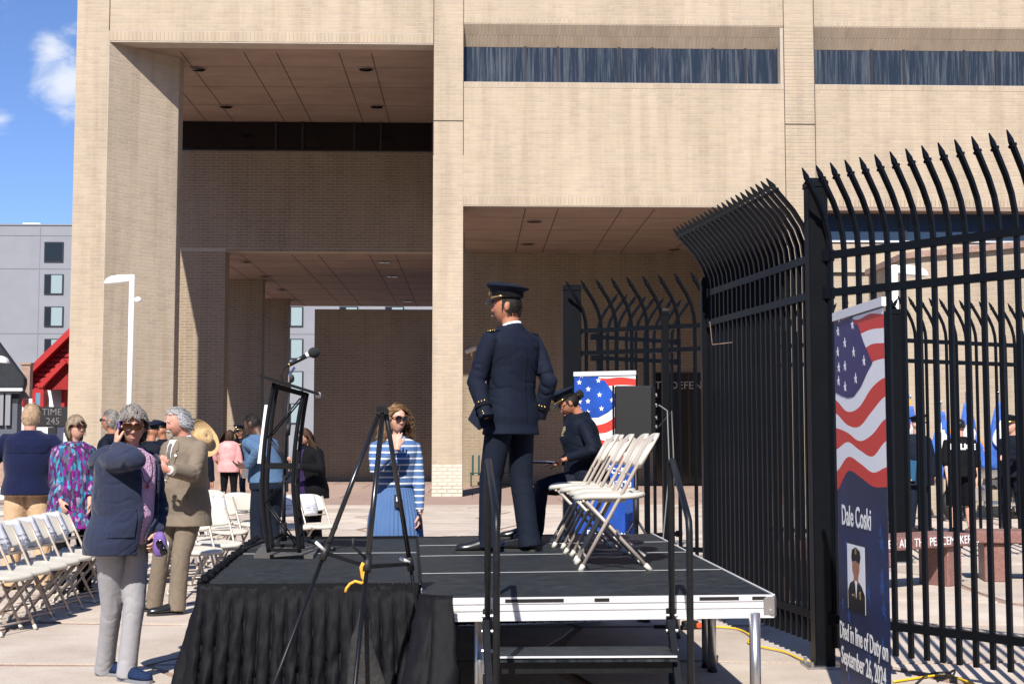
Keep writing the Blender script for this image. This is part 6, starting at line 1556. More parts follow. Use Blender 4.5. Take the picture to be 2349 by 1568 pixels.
MB().box((0, 0, .45), (.3, .5, .36), bev=.08).obj('engine', M['chrome'], mo); MB().tube([(.16, -.2, .3), (.18, .5, .28), (.18, .95, .32)], .04, 10).obj('exhaust', M['chrome'], mo, True)
# ---------------------------------------------------------------- 1 chief on the stage (seen from behind)
Yc = 9.0
lf, rf_ = P(1120, 1259, 8.9), P(1214, 1256, 9.0)
loc = Vector(((lf.x + rf_.x) / 2 + .015, 8.98, ZS)); hx = P(1165, 1000, Yc).x
B = person('man in navy dress uniform and gold-strapped peaked cap standing on the stage, back turned', loc, (-.68, .73), 1.80, 'skin_tan', .98,
    arms={1: (P(1116, 958, 8.72), P(1060, 860, 8.9)), -1: (P(1236, 958, 9.1), P(1300, 880, 8.9))}, feet={1: (Vector((lf.x, 8.92, ZS)), None, (-.9, .2, 0)), -1: (Vector((rf_.x, 9.02, ZS)), None, (-.75, .6, 0))},
    head_dir=(-1, .22), head_pitch=-.02, vox=.0075, shoulder=1.08, hand_kw={1: dict(hide=True), -1: dict(hide=True)}, hip_shift=.0)
trousers(B, M['navy_trouser'], rad=(.092, .074, .071, .074), low=.045, folds=.7, seed=11)
def flap(mb):
    a = B.L(P(1100, 925, 8.8)); b = B.L(P(1075, 968, 8.6)); c = B.L(P(1135, 985, 8.7)); d_ = B.L(P(1125, 905, 8.85)); n = Vector((.0, .03, .0))
    mb.ext([a, b, B.L(P(1092, 983, 8.6)), c, d_], (.012, .03, 0))
jk = garment(B, 'jacket', M['navy_wool'], z0=.435, flare=.16, fat=.020, sr=(.062, .056, .051, .047), folds=1.6, seed=21, shoulder_pad=.002, sleeve=1.0, freq=(7, 7, 13), base=.0022, cs=.62)
tr = bvh(jk.data)
# centre seam and side seams of the jacket back
fpatch(B, tr, [(-.003, .86), (.003, .86), (.003, 1.36), (-.003, 1.36)], 'black_cloth', 'back_seam', jk, .0008, .003, True, .001)
cq_ = B.neck + Vector((0, .0, .012)); MB().rings([[cq_ + Vector((r * cos(a) * 1.02, r * sin(a) * 1.0 + .01, z + .018 * sin(a))) for a in [2 * pi * i / 24 for i in range(24)]] for r, z in ((.090, -.030), (.080, .004), (.068, .020), (.064, .012))], False).obj('collar', M['navy_wool'], jk, True)
MB().rings([[cq_ + Vector((r * cos(a), r * sin(a) + .008, z + .018 * sin(a))) for a in [2 * pi * i / 24 for i in range(24)]] for r, z in ((.066, .0), (.0635, .034), (.060, .034))], False).obj('shirt_collar', M['shirt_white'], B.root, True)
for s in (-1, 1):
    e, w = B.el[s], B.wr[s]; d = (w - e).normalized(); R = []
    for k_, t in enumerate((-.075, -.068, -.02, -.014)): pass
    MB().tube([w - d * .082, w - d * .070], .059, 18).obj('cuff_braid', M['black_cloth'], jk, True)
    tq_ = (B.L(Vector((-.5, 8.98 - 4, 1)) ) - B.L(Vector((-.5, 8.98, 1)))).normalized()
    for (dd_, sd) in ((.100, -.02), (.100, .0), (.100, .02), (.03, .012), (.012, .012)):
        p = w - d * dd_; vdir = (B.L(Vector((0, 0, 1.45))) - p); vdir = (vdir - d * vdir.dot(d)).normalized(); q_ = d.cross(vdir); MB().ell(p + vdir * .0565 + q_ * sd, (.0065, .0065, .0065), 8, 6).obj('cuff_button', M['gold'], jk, True)
    MB().bar(B.sh[s] + Vector((-s * .07, .005, .056)), B.sh[s] + Vector((s * .022, .005, .042)), .05, .008).obj('epaulette', M['navy_wool'], jk)
    for kk in range(4): MB().ell(B.sh[s] + Vector((-s * (.045 - kk * .02), .0, .058 - kk * .0035)), (.006, .006, .004), 8, 5).obj('rank_star', M['gold'], jk, True)
s = MB(); s.ext([B.L(P(x, y, Y_)) for x, y, Y_ in ((1118, 895, 8.86), (1096, 915, 8.82), (1073, 962, 8.76), (1098, 986, 8.74), (1128, 975, 8.84))], B.L(P(1118, 895, 8.9)) - B.L(P(1118, 895, 8.86))); s.obj('front_flap', M['navy_wool'], jk)
shoe(B, 1, toe=(-.95, -.05, 0)); shoe(B, -1, toe=(-.65, .35, 0))
features(B, 'hair_black')
strands(B.hc, B.HR, B.hs, 'short', M['hair_black'], B.root, 1300, .018, .0016, 3, 3, .003, .5, .5, front=.55, side=-.25, back=-.50)
police_cap(B, pitch=.08)

# ---------------------------------------------------------------- 2 seated officer
loc = Vector((SEAT.x, SEAT.y, ZS)); Ys = SEAT.y
B = person('seated woman officer in dark uniform and peaked cap reading a paper on the stage', loc, (-1, -.06), 1.46, 'skin_tan', 1.25, True,
    arms={-1: (P(1282, 1062, Ys + .20), P(1330, 1140, Ys + .5)), 1: (P(1300, 1052, Ys - .22), P(1395, 1060, Ys - .4))},
    feet={-1: (Vector((P(1195, 1225, Ys + .1).x, Ys + .10, ZS)), Vector((-3, Ys + .1, 3)), (-1, 0, 0)), 1: (Vector((P(1225, 1225, Ys).x, Ys - .12, ZS)), Vector((-3, Ys - .1, 3)), (-1, -.1, 0))},
    head_dir=(-1, -.10), head_pitch=.70, lean=.15, sit=.48, vox=.0075, hand_kw={-1: dict(pn=(0, .1, -1), d=(-1, .0, -.12), curl=.30, thumb=(0, -1, 0)), 1: dict(pn=(0, .15, -1), d=(-1, .25, -.25), curl=.42, thumb=(0, 1, 0))})
trousers(B, M['uniform_dark'], rad=(.088, .070, .060, .062), low=.03, folds=.9, seed=5)
B.bust = .035
sh_ = garment(B, 'uniform_shirt', M['uniform_dark'], z0=.50, fat=.016, sr=(.058, .054, .047, .040), folds=1.1, seed=31, sleeve=.93)
tr = bvh(sh_.data); zc = B.chest.z
fpatch(B, tr, [(-.09, zc - .05), (-.02, zc - .05), (-.02, zc + .01), (-.055, zc - .003), (-.09, zc + .01)], 'uniform_dark', 'pocket_flap', sh_, .006)
fpatch(B, tr, [(.02, zc - .05), (.09, zc - .05), (.09, zc + .01), (.055, zc - .003), (.02, zc + .01)], 'uniform_dark', 'pocket_flap', sh_, .006)
fpatch(B, tr, circ(.062, zc + .055, .026, 10, .034), 'gold', 'badge', sh_, .008, .005); fpatch(B, tr, [(.04, zc + .012), (.085, zc + .012), (.085, zc + .02), (.04, zc + .02)], 'gold', 'name_bar', sh_, .007, .004)
MB().rings([[B.neck + Vector((r * cos(a), r * sin(a) * 1.05 + .006, z + .016 * sin(a))) for a in [2 * pi * i / 24 for i in range(24)]] for r, z in ((.085, -.012), (.070, .022), (.058, .034), (.054, .01))], False).obj('collar', M['uniform_dark'], sh_, True)
MB().rings([[B.pel + Vector((.104 * B.H * cos(a) + .0, .083 * B.H * sin(a), z)) for a in [2 * pi * i / 28 for i in range(28)]] for z in (.035, .085)], False).obj('duty_belt', M['leather'], B.root, True)
c = B.pel + Vector((-.175, -.02, .02)); MB().box(c, (.05, .09, .13), bev=.012).obj('holster', M['leather'], B.root); MB().box(B.pel + Vector((.16, .03, .045)), (.045, .07, .09), bev=.01).obj('pouch', M['leather'], B.root)
for s in (-1, 1): shoe(B, s, toe=(-1, 0 if s < 0 else -.15, 0), w=.044, L_=.25)
w_ = B.wr[1]; d = (B.wr[1] - B.el[1]).normalized(); o = MB().tube([w_ - d * .035, w_ - d * .012], .030, 16).obj('watch', M['dark'], B.root, True); MB().box(w_ - d * .024 + Vector((.0, 0, .03)), (.032, .034, .01), bev=.004).obj('watch_face', M['glass_far'], o)
features(B, 'hair_black', True); sunglasses(B, 'glass_frame', 'clear', .025, .014, 'eyeglasses', .002)
strands(B.hc, B.HR, B.hs, 'short', M['hair_black'], B.root, 1300, .09, .0018, 5, 6, .006, bun=(0, .135, .0), front=.48, side=-.25, back=-.6)
bc = hp(B, 0, .128, -.005); mb_ = MB(); rr = random.Random(2)
for i in range(46):
    a, b_ = rr.uniform(0, 6.28), rr.uniform(-1, 1); r = .034; n_ = Vector((cos(a) * sqrt(1 - b_ * b_), sin(a) * sqrt(1 - b_ * b_), b_)); t_ = n_.orthogonal().normalized(); pts = [bc + (n_ * cos(q) + t_ * sin(q)) * (r + rr.uniform(-.004, .006)) for q in (0, .5, 1., 1.5)]; mb_.tube(pts, [.004, .006, .006, .003], 5)
mb_.ell(bc, (.030, .030, .030)); mb_.obj('hair_bun', M['hair_black'], B.root, True)
police_cap(B, pitch=-.12, scale=.97)
# program sheet on her lap
a = P(1224, 1055, Ys - .05); t = thing('program_sheet', 'white printed sheet held on the lap of the seated officer', 'paper', P(1250, 1060, Ys))
MB().box((-.03, -.02, .0), (.26, .21, .012), Euler((.0, .04, 0)).to_matrix(), bev=.003).obj('folder', M['uniform_dark'], t); MB().box((-.035, -.02, .0085), (.24, .19, .003), Euler((0, .04, 0)).to_matrix()).obj('sheet', M['paper'], t)

# ---------------------------------------------------------------- 3 woman on the phone, nearest person
Yw = 8.15; q1, q2 = G(241, 1546), G(293, 1558); loc = Vector((P(279, 1300, Yw).x, Yw, 0))
B = person('grey-haired woman in navy hoodie and tinted glasses talking on a phone, nearest on the left', loc, (.80, -.60), 1.665, 'skin_pale', 1.12, True,
    arms={-1: (P(268, 1026, 8.0), P(326, 1130, 7.62)), 1: (P(358, 1226, 8.12), P(372, 1130, 8.5))},
    feet={-1: (Vector((q1.x, q1.y, 0)), None, (.9, -.35, 0)), 1: (Vector((q2.x, q2.y - .02, 0)), None, (1, -.2, 0))},
    head_dir=(.28, -.96), head_pitch=.06, lean=.10, vox=.007, hip_shift=-.0, shoulder=.98,
    hand_kw={-1: dict(pn=(1, .35, 0), d=(-.05, .12, 1), curl=.62, thumb=(.2, -.9, .2), spread=.05), 1: dict(pn=(-1, 0, 0), curl=.8)})
B.belly = .05; B.bust = .03
trousers(B, M['jeans'], 'jeans', (.084, .066, .060, .064), .05, .5, 13, hemflare=1.02)
# pink knit top under the open hoodie
pk = garment(B, 'pink_sweater', M['pink_knit'], z0=.475, fat=.012, sleeve=.0, sr=(.05, .045, .04, .04), folds=.5, seed=8, base=.002)
hd_ = garment(B, 'hoodie', M['hoodie'], z0=.462, fat=.036, sr=(.074, .066, .058, .044), folds=1.3, seed=41, sleeve=.97, freq=(6, 6, 11), base=.005)
# open the hoodie front: cut the strip of faces over the pink top
me = hd_.data; bm = bmesh.new(); bm.from_mesh(me)
dead = []
for f in bm.faces:
    c = f.calc_center_median(); zrel = (c.z - B.pel.z)
    xl_ = -.035 - .02 * max(0, zrel - .35) / .2; xr_ = .125
    armd = min((c - B.el[-1].lerp(B.wr[-1], t_)).length for t_ in (0, .25, .5, .75, 1)); arm2 = min((c - B.el[1].lerp(B.wr[1], t_)).length for t_ in (0, .25, .5, .75, 1)); arm3 = min((c - B.sh[-1].lerp(B.el[-1], t_)).length for t_ in (.3, .5, .75, 1))
    if c.y < B.chest.y - .03 and xl_ < c.x < xr_ and armd > .085 and arm2 > .085 and arm3 > .09: dead.append(f)
    elif c.z > B.neck.z - .02 and (Vector((c.x, c.y)) - Vector((B.neck.x, B.neck.y - .02))).length < .075: dead.append(f)
bmesh.ops.delete(bm, geom=dead, context='FACES'); bm.to_mesh(me); bm.free(); md = hd_.modifiers.new('s', 'SOLIDIFY'); md.thickness = .012; md.offset = -1
# hem rib, cuff ribs, pocket, hood
s = MB(); hr = torso_rings(B, .47, 0, .034)[0]; hr = [p for p in hr if not (p.y < -.03 and -.05 < p.x < .13)]
rt = bvh(hd_.data)
fpatch(B, rt, [(-.20, B.pel.z + .0), (-.07, B.pel.z + .0), (-.07, B.pel.z + .17), (-.13, B.pel.z + .17), (-.20, B.pel.z + .06)], 'hoodie', 'pocket', hd_, .007)
for s_ in (-1, 1):
    w_, e_ = B.wr[s_], B.el[s_]; d = (w_ - e_).normalized(); MB().tube([w_ - d * .055, w_ - d * .045, w_ + d * .005, w_ + d * .006], [.040, .043, .040, .034], 18).obj('cuff', M['hoodie'], hd_, True)
hm = MB(); nk = B.neck
R = []
for i in range(15):
    a = radians(-35 + 250 * i / 14) if 0 else radians(-20 + 220 * i / 14); cx_, cy_ = cos(a), sin(a); back = max(0, sin(a)); c = nk + Vector((.105 * cx_, .095 * cy_ + .012 + .085 * back, -.000 - .05 * (1 - back) - .035 * back)); r = .036 + .058 * back; tn = Vector((cx_, cy_, 0)).normalized()
    R.append([c + tn * (r * 1.25 * cos(b)) + Vector((0, 0, r * .85 * sin(b) - .03 * back * max(0, cos(b)))) for b in [2 * pi * j / 12 for j in range(12)]])
hm.rings(R); me = remesh(hm, .007, 'hood', M['hoodie']); fold(me, [(nk + Vector((0, .1, 0)), .2, .006)], .003, 3, (10, 10, 14)); link('hood', me, hd_)
for s_, tt in ((-1, (.95, -.3, 0)), (1, (.9, -.55, 0))): shoe(B, s_, 'sneaker', 'sole_grey', .265, .047, tt)
features(B, 'hair_grey', False); sunglasses(B, 'tortoise', 'lens', .0325, .0225)
strands(B.hc, B.HR, B.hs * 1.05, 'short', M['hair_grey'], B.root, 4200, .046, .0012, 9, 6, .019, .42, .22, front=.50, side=-.05, back=-.50)
strands(B.hc, B.HR, B.hs * 1.03, 'bangs', M['hair_grey'], B.root, 200, .032, .0012, 19, 6, .010, .35, .6, front=.46, side=.5, back=.9)
d = B.hd[-1][0]; ph_ = thing('phone', 'dark and lilac phone held to the ear of the hooded-jacket woman', 'phone', B.loc, B.th); c = hp(B, -.088, -.035, -.035)
Rp = B.HR @ Matrix.Rotation(radians(32), 3, 'X'); MB().box(c, (.012, .072, .145), Rp, bev=.005).obj('phone_case', M['purple'], ph_); MB().box(c + Rp @ Vector((.007, 0, 0)), (.003, .066, .138), Rp).obj('screen', M['glass_dark'], ph_)
# necklace, glasses case in the lowered hand
tp_ = bvh(pk.data); pts = []
for i in range(17):
    x = -.055 + .11 * i / 16; z = nk.z - .02 - .16 * max(0, 1 - ((x) / .055) ** 2) ** .8; h = tp_.ray_cast(Vector((x + .02, -1, z)), Vector((0, 1, 0)))
    if h[0]: pts.append(h[0] + Vector((0, -.005, 0)))
if len(pts) > 3: nl = MB().tube(pts, .0025, 6).obj('necklace', M['iris'], B.root, True); MB().ell(pts[len(pts) // 2] + Vector((0, -.004, -.02)), (.010, .004, .016)).obj('pendant', M['red'], nl, True)
c = P(366, 1246, 7.95); t = thing('glasses_case', 'purple case and dark green lensed glasses dangling from the hooded-jacket woman hand', 'glasses', c)
MB().rings([[Vector((.04 * a_ * cos(b), .022 * a_ * sin(b), z)) for b in [2 * pi * j / 12 for j in range(12)]] for z, a_ in ((-.075, .5), (-.06, .9), (0, 1.05), (.05, .8), (.07, .4))]).obj('case', M['purple'], t, True)
for sx in (-1, 1): MB().ell((.02 + sx * .012, -.035, -.02 - sx * .022), (.022, .006, .024)).obj('lens', M['glass_dark'], t, True)
MB().tube([(.05, -.02, .03), (.06, -.02, -.03), (.055, -.02, -.10)], .004, 6).obj('key_chain', M['steel'], t, True)

# ---------------------------------------------------------------- 4 man in taupe suit
Ym_ = 11.4; q1, q2 = G(386, 1382), G(432, 1391); loc = Vector((P(424, 1200, Ym_).x, Ym_, 0))
B = person('silver-haired man with moustache in taupe suit, straw hat slung on his back', loc, (-.60, -.80), 1.755, 'skin_ruddy', 1.12,
    arms={1: (P(388, 1078, 10.85), P(470, 1190, 11.0)), -1: (P(372, 1070, 11.2), P(360, 1200, 11.6))},
    feet={-1: (Vector((q1.x, 11.5, 0)), None, (-1, .1, 0)), 1: (Vector((q2.x, 11.3, 0)), None, (-.9, -.3, 0))},
    head_dir=(-.80, -.60), head_pitch=.30, lean=.06, vox=.0085, hand_kw={1: dict(pn=(-.2, .6, .5), d=(-1, -.1, .25), curl=.9, thumb=(0, 0, 1)), -1: dict(pn=(.3, -.3, .6), d=(.2, -.6, .3), curl=.9, thumb=(0, 0, 1))})
B.belly = .05
trousers(B, M['suit'], rad=(.094, .078, .072, .072), low=.045, folds=1.1, seed=17)
jk = garment(B, 'suit_jacket', M['suit'], z0=.415, flare=.10, fat=.024, sr=(.072, .068, .060, .052), folds=.9, seed=51, sleeve=.93, shoulder_pad=.008, freq=(7, 7, 12))
tr = bvh(jk.data); nz_ = B.neck.z
fpatch(B, tr, [(-.05, nz_ - .0), (.05, nz_ - .0), (.022, nz_ - .34), (-.022, nz_ - .34)], 'shirt_white', 'shirt_front', B.root, .006, .004)
fpatch(B, tr, [(-.018, nz_ - .03), (.018, nz_ - .03), (.024, nz_ - .29), (0, nz_ - .33), (-.024, nz_ - .29)], 'tie', 'tie', B.root, .011, .004)
for s in (-1, 1):
    fpatch(B, tr, [(s * .040, nz_ + .0), (s * .085, nz_ - .03), (s * .100, nz_ - .085), (s * .078, nz_ - .095), (s * .092, nz_ - .115), (s * .012, nz_ - .36), (s * .008, nz_ - .33)], 'suit', 'lapel', jk, .009, .004, False, .007)
    fpatch(B, tr, [(s * .06, nz_ - .50), (s * .175, nz_ - .50), (s * .175, nz_ - .455), (s * .06, nz_ - .455)], 'suit', 'pocket_flap', jk, .012, .006, False, .009)
fpatch(B, tr, circ(.082, nz_ - .13, .012), 'white_ink', 'lapel_pin', jk, .012, .004)
MB().rings([[B.neck + Vector((r * cos(a), r * sin(a) + .006, z + .018 * sin(a))) for a in [2 * pi * i / 24 for i in range(24)]] for r, z in ((.088, -.022), (.078, .014), (.066, .026), (.063, .0))], False).obj('collar', M['suit'], jk, True)
MB().rings([[B.neck + Vector((r * cos(a), r * sin(a) + .002, z + .014 * sin(a))) for a in [2 * pi * i / 24 for i in range(24)]] for r, z in ((.070, -.01), (.064, .036), (.060, .036))], False).obj('shirt_collar', M['shirt_white'], B.root, True)
for s in (-1, 1): w_, d = B.wr[s], (B.wr[s] - B.el[s]).normalized(); MB().tube([w_ - d * .03, w_ + d * .004], .036, 16).obj('shirt_cuff', M['shirt_white'], B.root, True)
shoe(B, -1, toe=(-1, .0, 0), L_=.29); shoe(B, 1, toe=(-.85, -.35, 0), L_=.29)
features(B, 'hair_silver', True, 'lip', 'hair_silver')
strands(B.hc, B.HR, B.hs * 1.02, 'swept', M['hair_silver'], B.root, 2000, .055, .0016, 15, 6, .009, .3, .3, front=.62, side=-.20, back=-.5, thin_top=.25)
c = hp(B, 0, -.045, .06)
t = thing('straw_hat', 'tan woven straw hat hanging on the back of the taupe-suit man', 'hat', P(464, 1006, 11.82)); Rh = Euler((0, radians(70), radians(-42))).to_matrix()
ring = lambda r, z, wob=0.: [(Rh @ Vector((r * cos(a), r * sin(a) * .92, z + wob * sin(2 * a)))) * .86 for a in [2 * pi * i / 32 for i in range(32)]]
MB().rings([ring(.205, .016, .022), ring(.20, .006, .022), ring(.13, -.004, .006), ring(.088, .002), ring(.085, .045), ring(.078, .078), ring(.062, .092), ring(.03, .086), ring(.005, .082)], False).obj('hat_shell', M['straw'], t, True).modifiers.new('s', 'SOLIDIFY').thickness = .004
c = P(367, 1064, 10.9); t = thing('small_keepsake', 'small amber and red trinket in the fingers of the taupe-suit man', 'trinket', c); MB().ell((0, 0, 0), (.022, .018, .018)).obj('amber_body', M['rope'], t, True); MB().ell((.005, -.01, .018), (.012, .010, .010)).obj('red_stone', M['red'], t, True)

# ---------------------------------------------------------------- 5 man in navy fleece, back view
q = P(62, 1260, 13.2); loc = Vector((q.x, 13.2, 0))
B = person('sandy-haired man in deep navy fleece and khaki trousers seen from behind', loc, (-.12, 1), 1.83, 'skin_ruddy', 1.20,
    arms={1: (P(-22, 1105, 12.95), P(-80, 1060, 13.6)), -1: (P(128, 1095, 12.95), P(190, 1060, 13.4))}, feet={1: (Vector((q.x - .17, 13.2, 0)), None, (-.2, 1, 0)), -1: (Vector((q.x + .17, 13.2, 0)), None, (.2, 1, 0))},
    head_dir=(.15, 1), vox=.0095, head_pitch=.05, shoulder=1.08, hand_kw={1: dict(hide=True), -1: dict(hide=True)})
trousers(B, M['khaki'], rad=(.105, .085, .08, .08), low=.045, folds=1.4, seed=27)
jk = garment(B, 'fleece_jacket', M['fleece'], z0=.475, fat=.030, sr=(.078, .074, .064, .052), folds=.9, seed=61, freq=(6, 6, 11), shoulder_pad=.006)
tr = bvh(jk.data); fpatch(B, tr, [(-.19, B.neck.z - .19), (.19, B.neck.z - .19), (.19, B.neck.z - .184), (-.19, B.neck.z - .184)], 'uniform_dark', 'yoke_seam', jk, .002, .005, True, .001)
MB().rings([[B.neck + Vector((r * cos(a), r * sin(a) + .006, z)) for a in [2 * pi * i / 24 for i in range(24)]] for r, z in ((.095, -.03), (.080, .02), (.076, .034), (.070, .03))], False).obj('collar', M['fleece'], jk, True)
MB().box(B.pel + Vector((.20, .02, -.08)), (.03, .05, .05), bev=.01).obj('belt_clip', M['dark'], B.root)
shoe(B, 1, toe=(-.2, 1, 0)); shoe(B, -1, toe=(.2, 1, 0)); strands(B.hc, B.HR, B.hs * 1.02, 'short', M['hair_sandy'], B.root, 1700, .035, .0019, 25, 5, .008, .35, .3, front=.5, side=-.25, back=-.5)

# ---------------------------------------------------------------- 6 woman in floral blouse
q = P(172, 1260, 13.0); loc = Vector((q.x, 12.9, 0))
B = person('blonde woman with sunglasses in a purple and teal patterned blouse beside the fleece-jacket man', loc, (.55, -.83), 1.70, 'skin_pale', 1.18, True,
    arms={-1: (P(140, 1150, 12.7), P(110, 1110, 13.0)), 1: (P(205, 1165, 12.75), P(240, 1110, 13.1))}, head_dir=(.80, -.60), head_pitch=-.12, vox=.0095)
B.bust = .035; B.belly = .04
trousers(B, M['black_cloth'], rad=(.09, .075, .07, .075), low=.05, seed=37)
def hemf(mb): pass
garment(B, 'floral_blouse', M['floral'], z0=.36, flare=.32, fat=.024, sr=(.064, .062, .058, .060), folds=1.2, seed=71, sleeve=.75, freq=(9, 9, 6), base=.006)
for s in (-1, 1): shoe(B, s, 'leather', toe=(.6, -.8, 0), L_=.25, w=.042)
features(B, 'hair_blonde', False); sunglasses(B, 'tortoise', 'lens', .030, .021)
strands(B.hc, B.HR, B.hs * 1.04, 'short', M['hair_blonde'], B.root, 2600, .075, .0014, 35, 7, .014, .25, .35, front=.50, side=-.05, back=-.75)
strands(B.hc, B.HR, B.hs * 1.04, 'bangs', M['hair_blonde'], B.root, 260, .055, .0018, 36, 6, .012, .2, .5, front=.40, side=.5, back=.9)

# ---------------------------------------------------------------- 7 woman in blue striped dress
q = P(905, 1260, 11.3); loc = Vector((q.x, 11.3, 0))
B = person('curly-haired woman in blue dress with striped knit top and sunglasses behind the easel', loc, (.12, -1), 1.765, 'skin_tan' if 0 else 'skin_pale', 1.04, True,
    arms={-1: (P(911, 1027, 10.98), P(893, 1120, 10.7)), 1: (P(963, 1176, 11.2), P(1000, 1080, 11.5))}, head_dir=(.50, -.87), head_pitch=.0, head_tilt=.05, vox=.0075,
    hand_kw={-1: dict(pn=(.1, .9, -.2), d=(-.05, .25, 1), curl=.6, thumb=(1, 0, .2), spread=.2), 1: dict(pn=(-1, 0, 0), d=(-.02, -.1, -1), curl=.55)})
B.bust = .038
garment(B, 'knit_top', M['striped'], z0=.60, fat=.014, sr=(.054, .048, .042, .034), folds=.6, seed=81, sleeve=.95, base=.002)
n = 160; R = []; zb_ = B.pel.z + (.615 - .525) * B.H
for i in range(26):
    v = i / 25; z = zb_ - v * (zb_ - .32); w_ = .098 * B.H * 1.0 * (.86 + .30 * min(1, v * 2.6) + .30 * v) ; dd = .075 * B.H * (.9 + .45 * min(1, v * 2) + .35 * v); c = Vector((B.waist.x, B.waist.y * (1 - v), z))
    R.append([c + Vector((cos(a) * (w_ + .007 * sin(a * 40) * min(1, v * 5) + .014 * sin(a * 7 + 2 * v) * v), sin(a) * (dd + .007 * sin(a * 40) * min(1, v * 5) + .012 * sin(a * 6) * v), 0)) for a in [2 * pi * j / n for j in range(n)]])
MB().rings(R).obj('pleated_skirt', M['dress_blue'], B.root, True)
tp_ = bvh(bpy.data.objects[B.root.children[-2].name].data) if 0 else None
for s in (-1, 1): shoe(B, s, 'leather', toe=(.1, -1, 0), L_=.25, w=.042)
features(B, 'hair_brown', False); sunglasses(B, 'tortoise', 'lens_dark', .030, .021)
strands(B.hc, B.HR, B.hs * 1.03, 'long', M['hair_curly'], B.root, 3600, .35, .0020, 45, 14, .024, 1.0, .25, front=.74, side=-.30, back=-.65)
lan = [B.neck + Vector((s_ * .06, -.09, -.0)) for s_ in (-1, 1)]; yk = B.chest.y - .135 - .03
pts = [lan[0], Vector((-.04, yk + .02, B.chest.z + .06)), Vector((.015, yk - .01, B.chest.z - .10)), Vector((.012, yk - .015, B.chest.z - .25))]
ly = MB().tube(pts, .004, 6).obj('lanyard', M['shirt_white'], B.root, True); MB().tube([lan[1], Vector((.05, yk + .02, B.chest.z + .06)), pts[2]], .004, 6).obj('lanyard_strap', M['shirt_white'], ly, True)
MB().box((.014, yk - .02, B.chest.z - .33), (.058, .008, .11), bev=.003).obj('id_badge', M['glass_frame'], ly); MB().box((.014, yk - .026, B.chest.z - .31), (.03, .003, .04)).obj('id_photo', M['paper'], ly); MB().ell((.012, yk - .02, B.chest.z - .22), (.016, .006, .02)).obj('badge_reel', M['chrome'], ly, True)
w_, d = B.wr[1], (B.wr[1] - B.el[1]).normalized(); MB().tube([w_ - d * .01, w_ + d * .008], .029, 16).obj('watch', M['steel'], B.root, True)
t = thing('phone', 'dark phone in the lowered hand of the blue-dress woman', 'phone', P(963, 1188, 11.15)); MB().box((0, 0, -.02), (.012, .07, .14), Euler((.2, -.2, .3)).to_matrix(), bev=.004).obj('phone_case', M['glass_dark'], t)
t.children[0]

# ---------------------------------------------------------------- 8 officer in light blue shirt behind the lectern
q = P(612, 1260, 15.2); loc = Vector((q.x, 15.2, 0))
B = person('officer in light blue shirt and dark trousers with radio, head bowed behind the lectern', loc, (-.78, .62), 1.79, 'skin_dark', 1.14,
    arms={1: (P(566, 1072, 15.0), P(620, 1090, 14.6)), -1: (P(560, 1066, 15.4), P(600, 1090, 15.9))}, head_dir=(-.9, .35), head_pitch=.45, lean=.28, vox=.010, hand_kw={1: dict(pn=(0, 0, 1), d=(-1, 0, .1), curl=.6), -1: dict(pn=(0, 0, 1), d=(-1, 0, .1), curl=.6)})
trousers(B, M['navy_trouser'], rad=(.10, .08, .075, .075), low=.045, seed=47)
garment(B, 'light_blue_shirt', M['sky_shirt'], z0=.52, fat=.024, sr=(.070, .066, .056, .046), folds=1.3, seed=91, sleeve=.95, freq=(7, 7, 12))
MB().rings([[B.pel + Vector((.122 * B.H * cos(a) * 1.0, .096 * B.H * sin(a), z)) for a in [2 * pi * i / 28 for i in range(28)]] for z in (-.01, .045)], False).obj('duty_belt', M['leather'], B.root, True)
MB().box(B.pel + Vector((.17, .10, .0)), (.07, .05, .16), bev=.01).obj('radio', M['dark'], B.root); MB().box(B.pel + Vector((-.1, .17, -.02)), (.09, .05, .12), bev=.01).obj('holster', M['leather'], B.root)
for s in (-1, 1): shoe(B, s, toe=(-.8, .6, 0))
features(B, 'hair_black'); strands(B.hc, B.HR, B.hs, 'short', M['hair_black'], B.root, 900, .012, .002, 55, 2, .004, .6, .3, front=.5, side=-.3, back=-.5)
t = thing('clear_cup', 'clear plastic cup in the hands of the light-blue-shirt officer', 'cup', P(562, 1086, 15.0)); MB().rings([[Vector((r * cos(a), r * sin(a), z)) for a in [2 * pi * i / 16 for i in range(16)]] for r, z in ((.03, -.05), (.04, .06), (.042, .06), (.03, .055))]).obj('cup_body', M['shirt_white'], t, True)

# ---------------------------------------------------------------- 9 woman in black cardigan
q = P(714, 1260, 16.8); loc = Vector((q.x, 16.8, 0))
B = person('long-haired woman with glasses in black cardigan looking at her phone, right of the lectern', loc, (-.70, -.70), 1.64, 'skin_pale', 1.16, True,
    arms={1: (P(690, 1070, 16.4), P(740, 1090, 16.4)), -1: (P(676, 1062, 16.7), P(700, 1090, 17.3))}, head_dir=(-.75, -.66), head_pitch=.35, lean=.1, vox=.0105, hand_kw={1: dict(pn=(0, 0, 1), d=(-1, .1, .2), curl=.7), -1: dict(pn=(0, 0, 1), d=(-.5, -.5, .3), curl=.7)})
B.bust = .03; trousers(B, M['black_cloth'], rad=(.095, .085, .08, .085), low=.05, seed=57)
cg = garment(B, 'cardigan', M['black_cloth'], z0=.44, flare=.1, fat=.028, sr=(.066, .062, .056, .046), folds=1., seed=101)
tr = bvh(cg.data); fpatch(B, tr, [(-.03, B.neck.z - .02), (.05, B.neck.z - .02), (.09, B.pel.z - .12), (-.06, B.pel.z - .12)], 'purple_top', 'purple_blouse', B.root, .006, .012)
fpatch(B, tr, [(-.01, B.neck.z - .02), (.0, B.neck.z - .02), (.03, B.neck.z - .25), (.018, B.neck.z - .25)], 'shirt_white', 'lanyard', B.root, .014, .008)
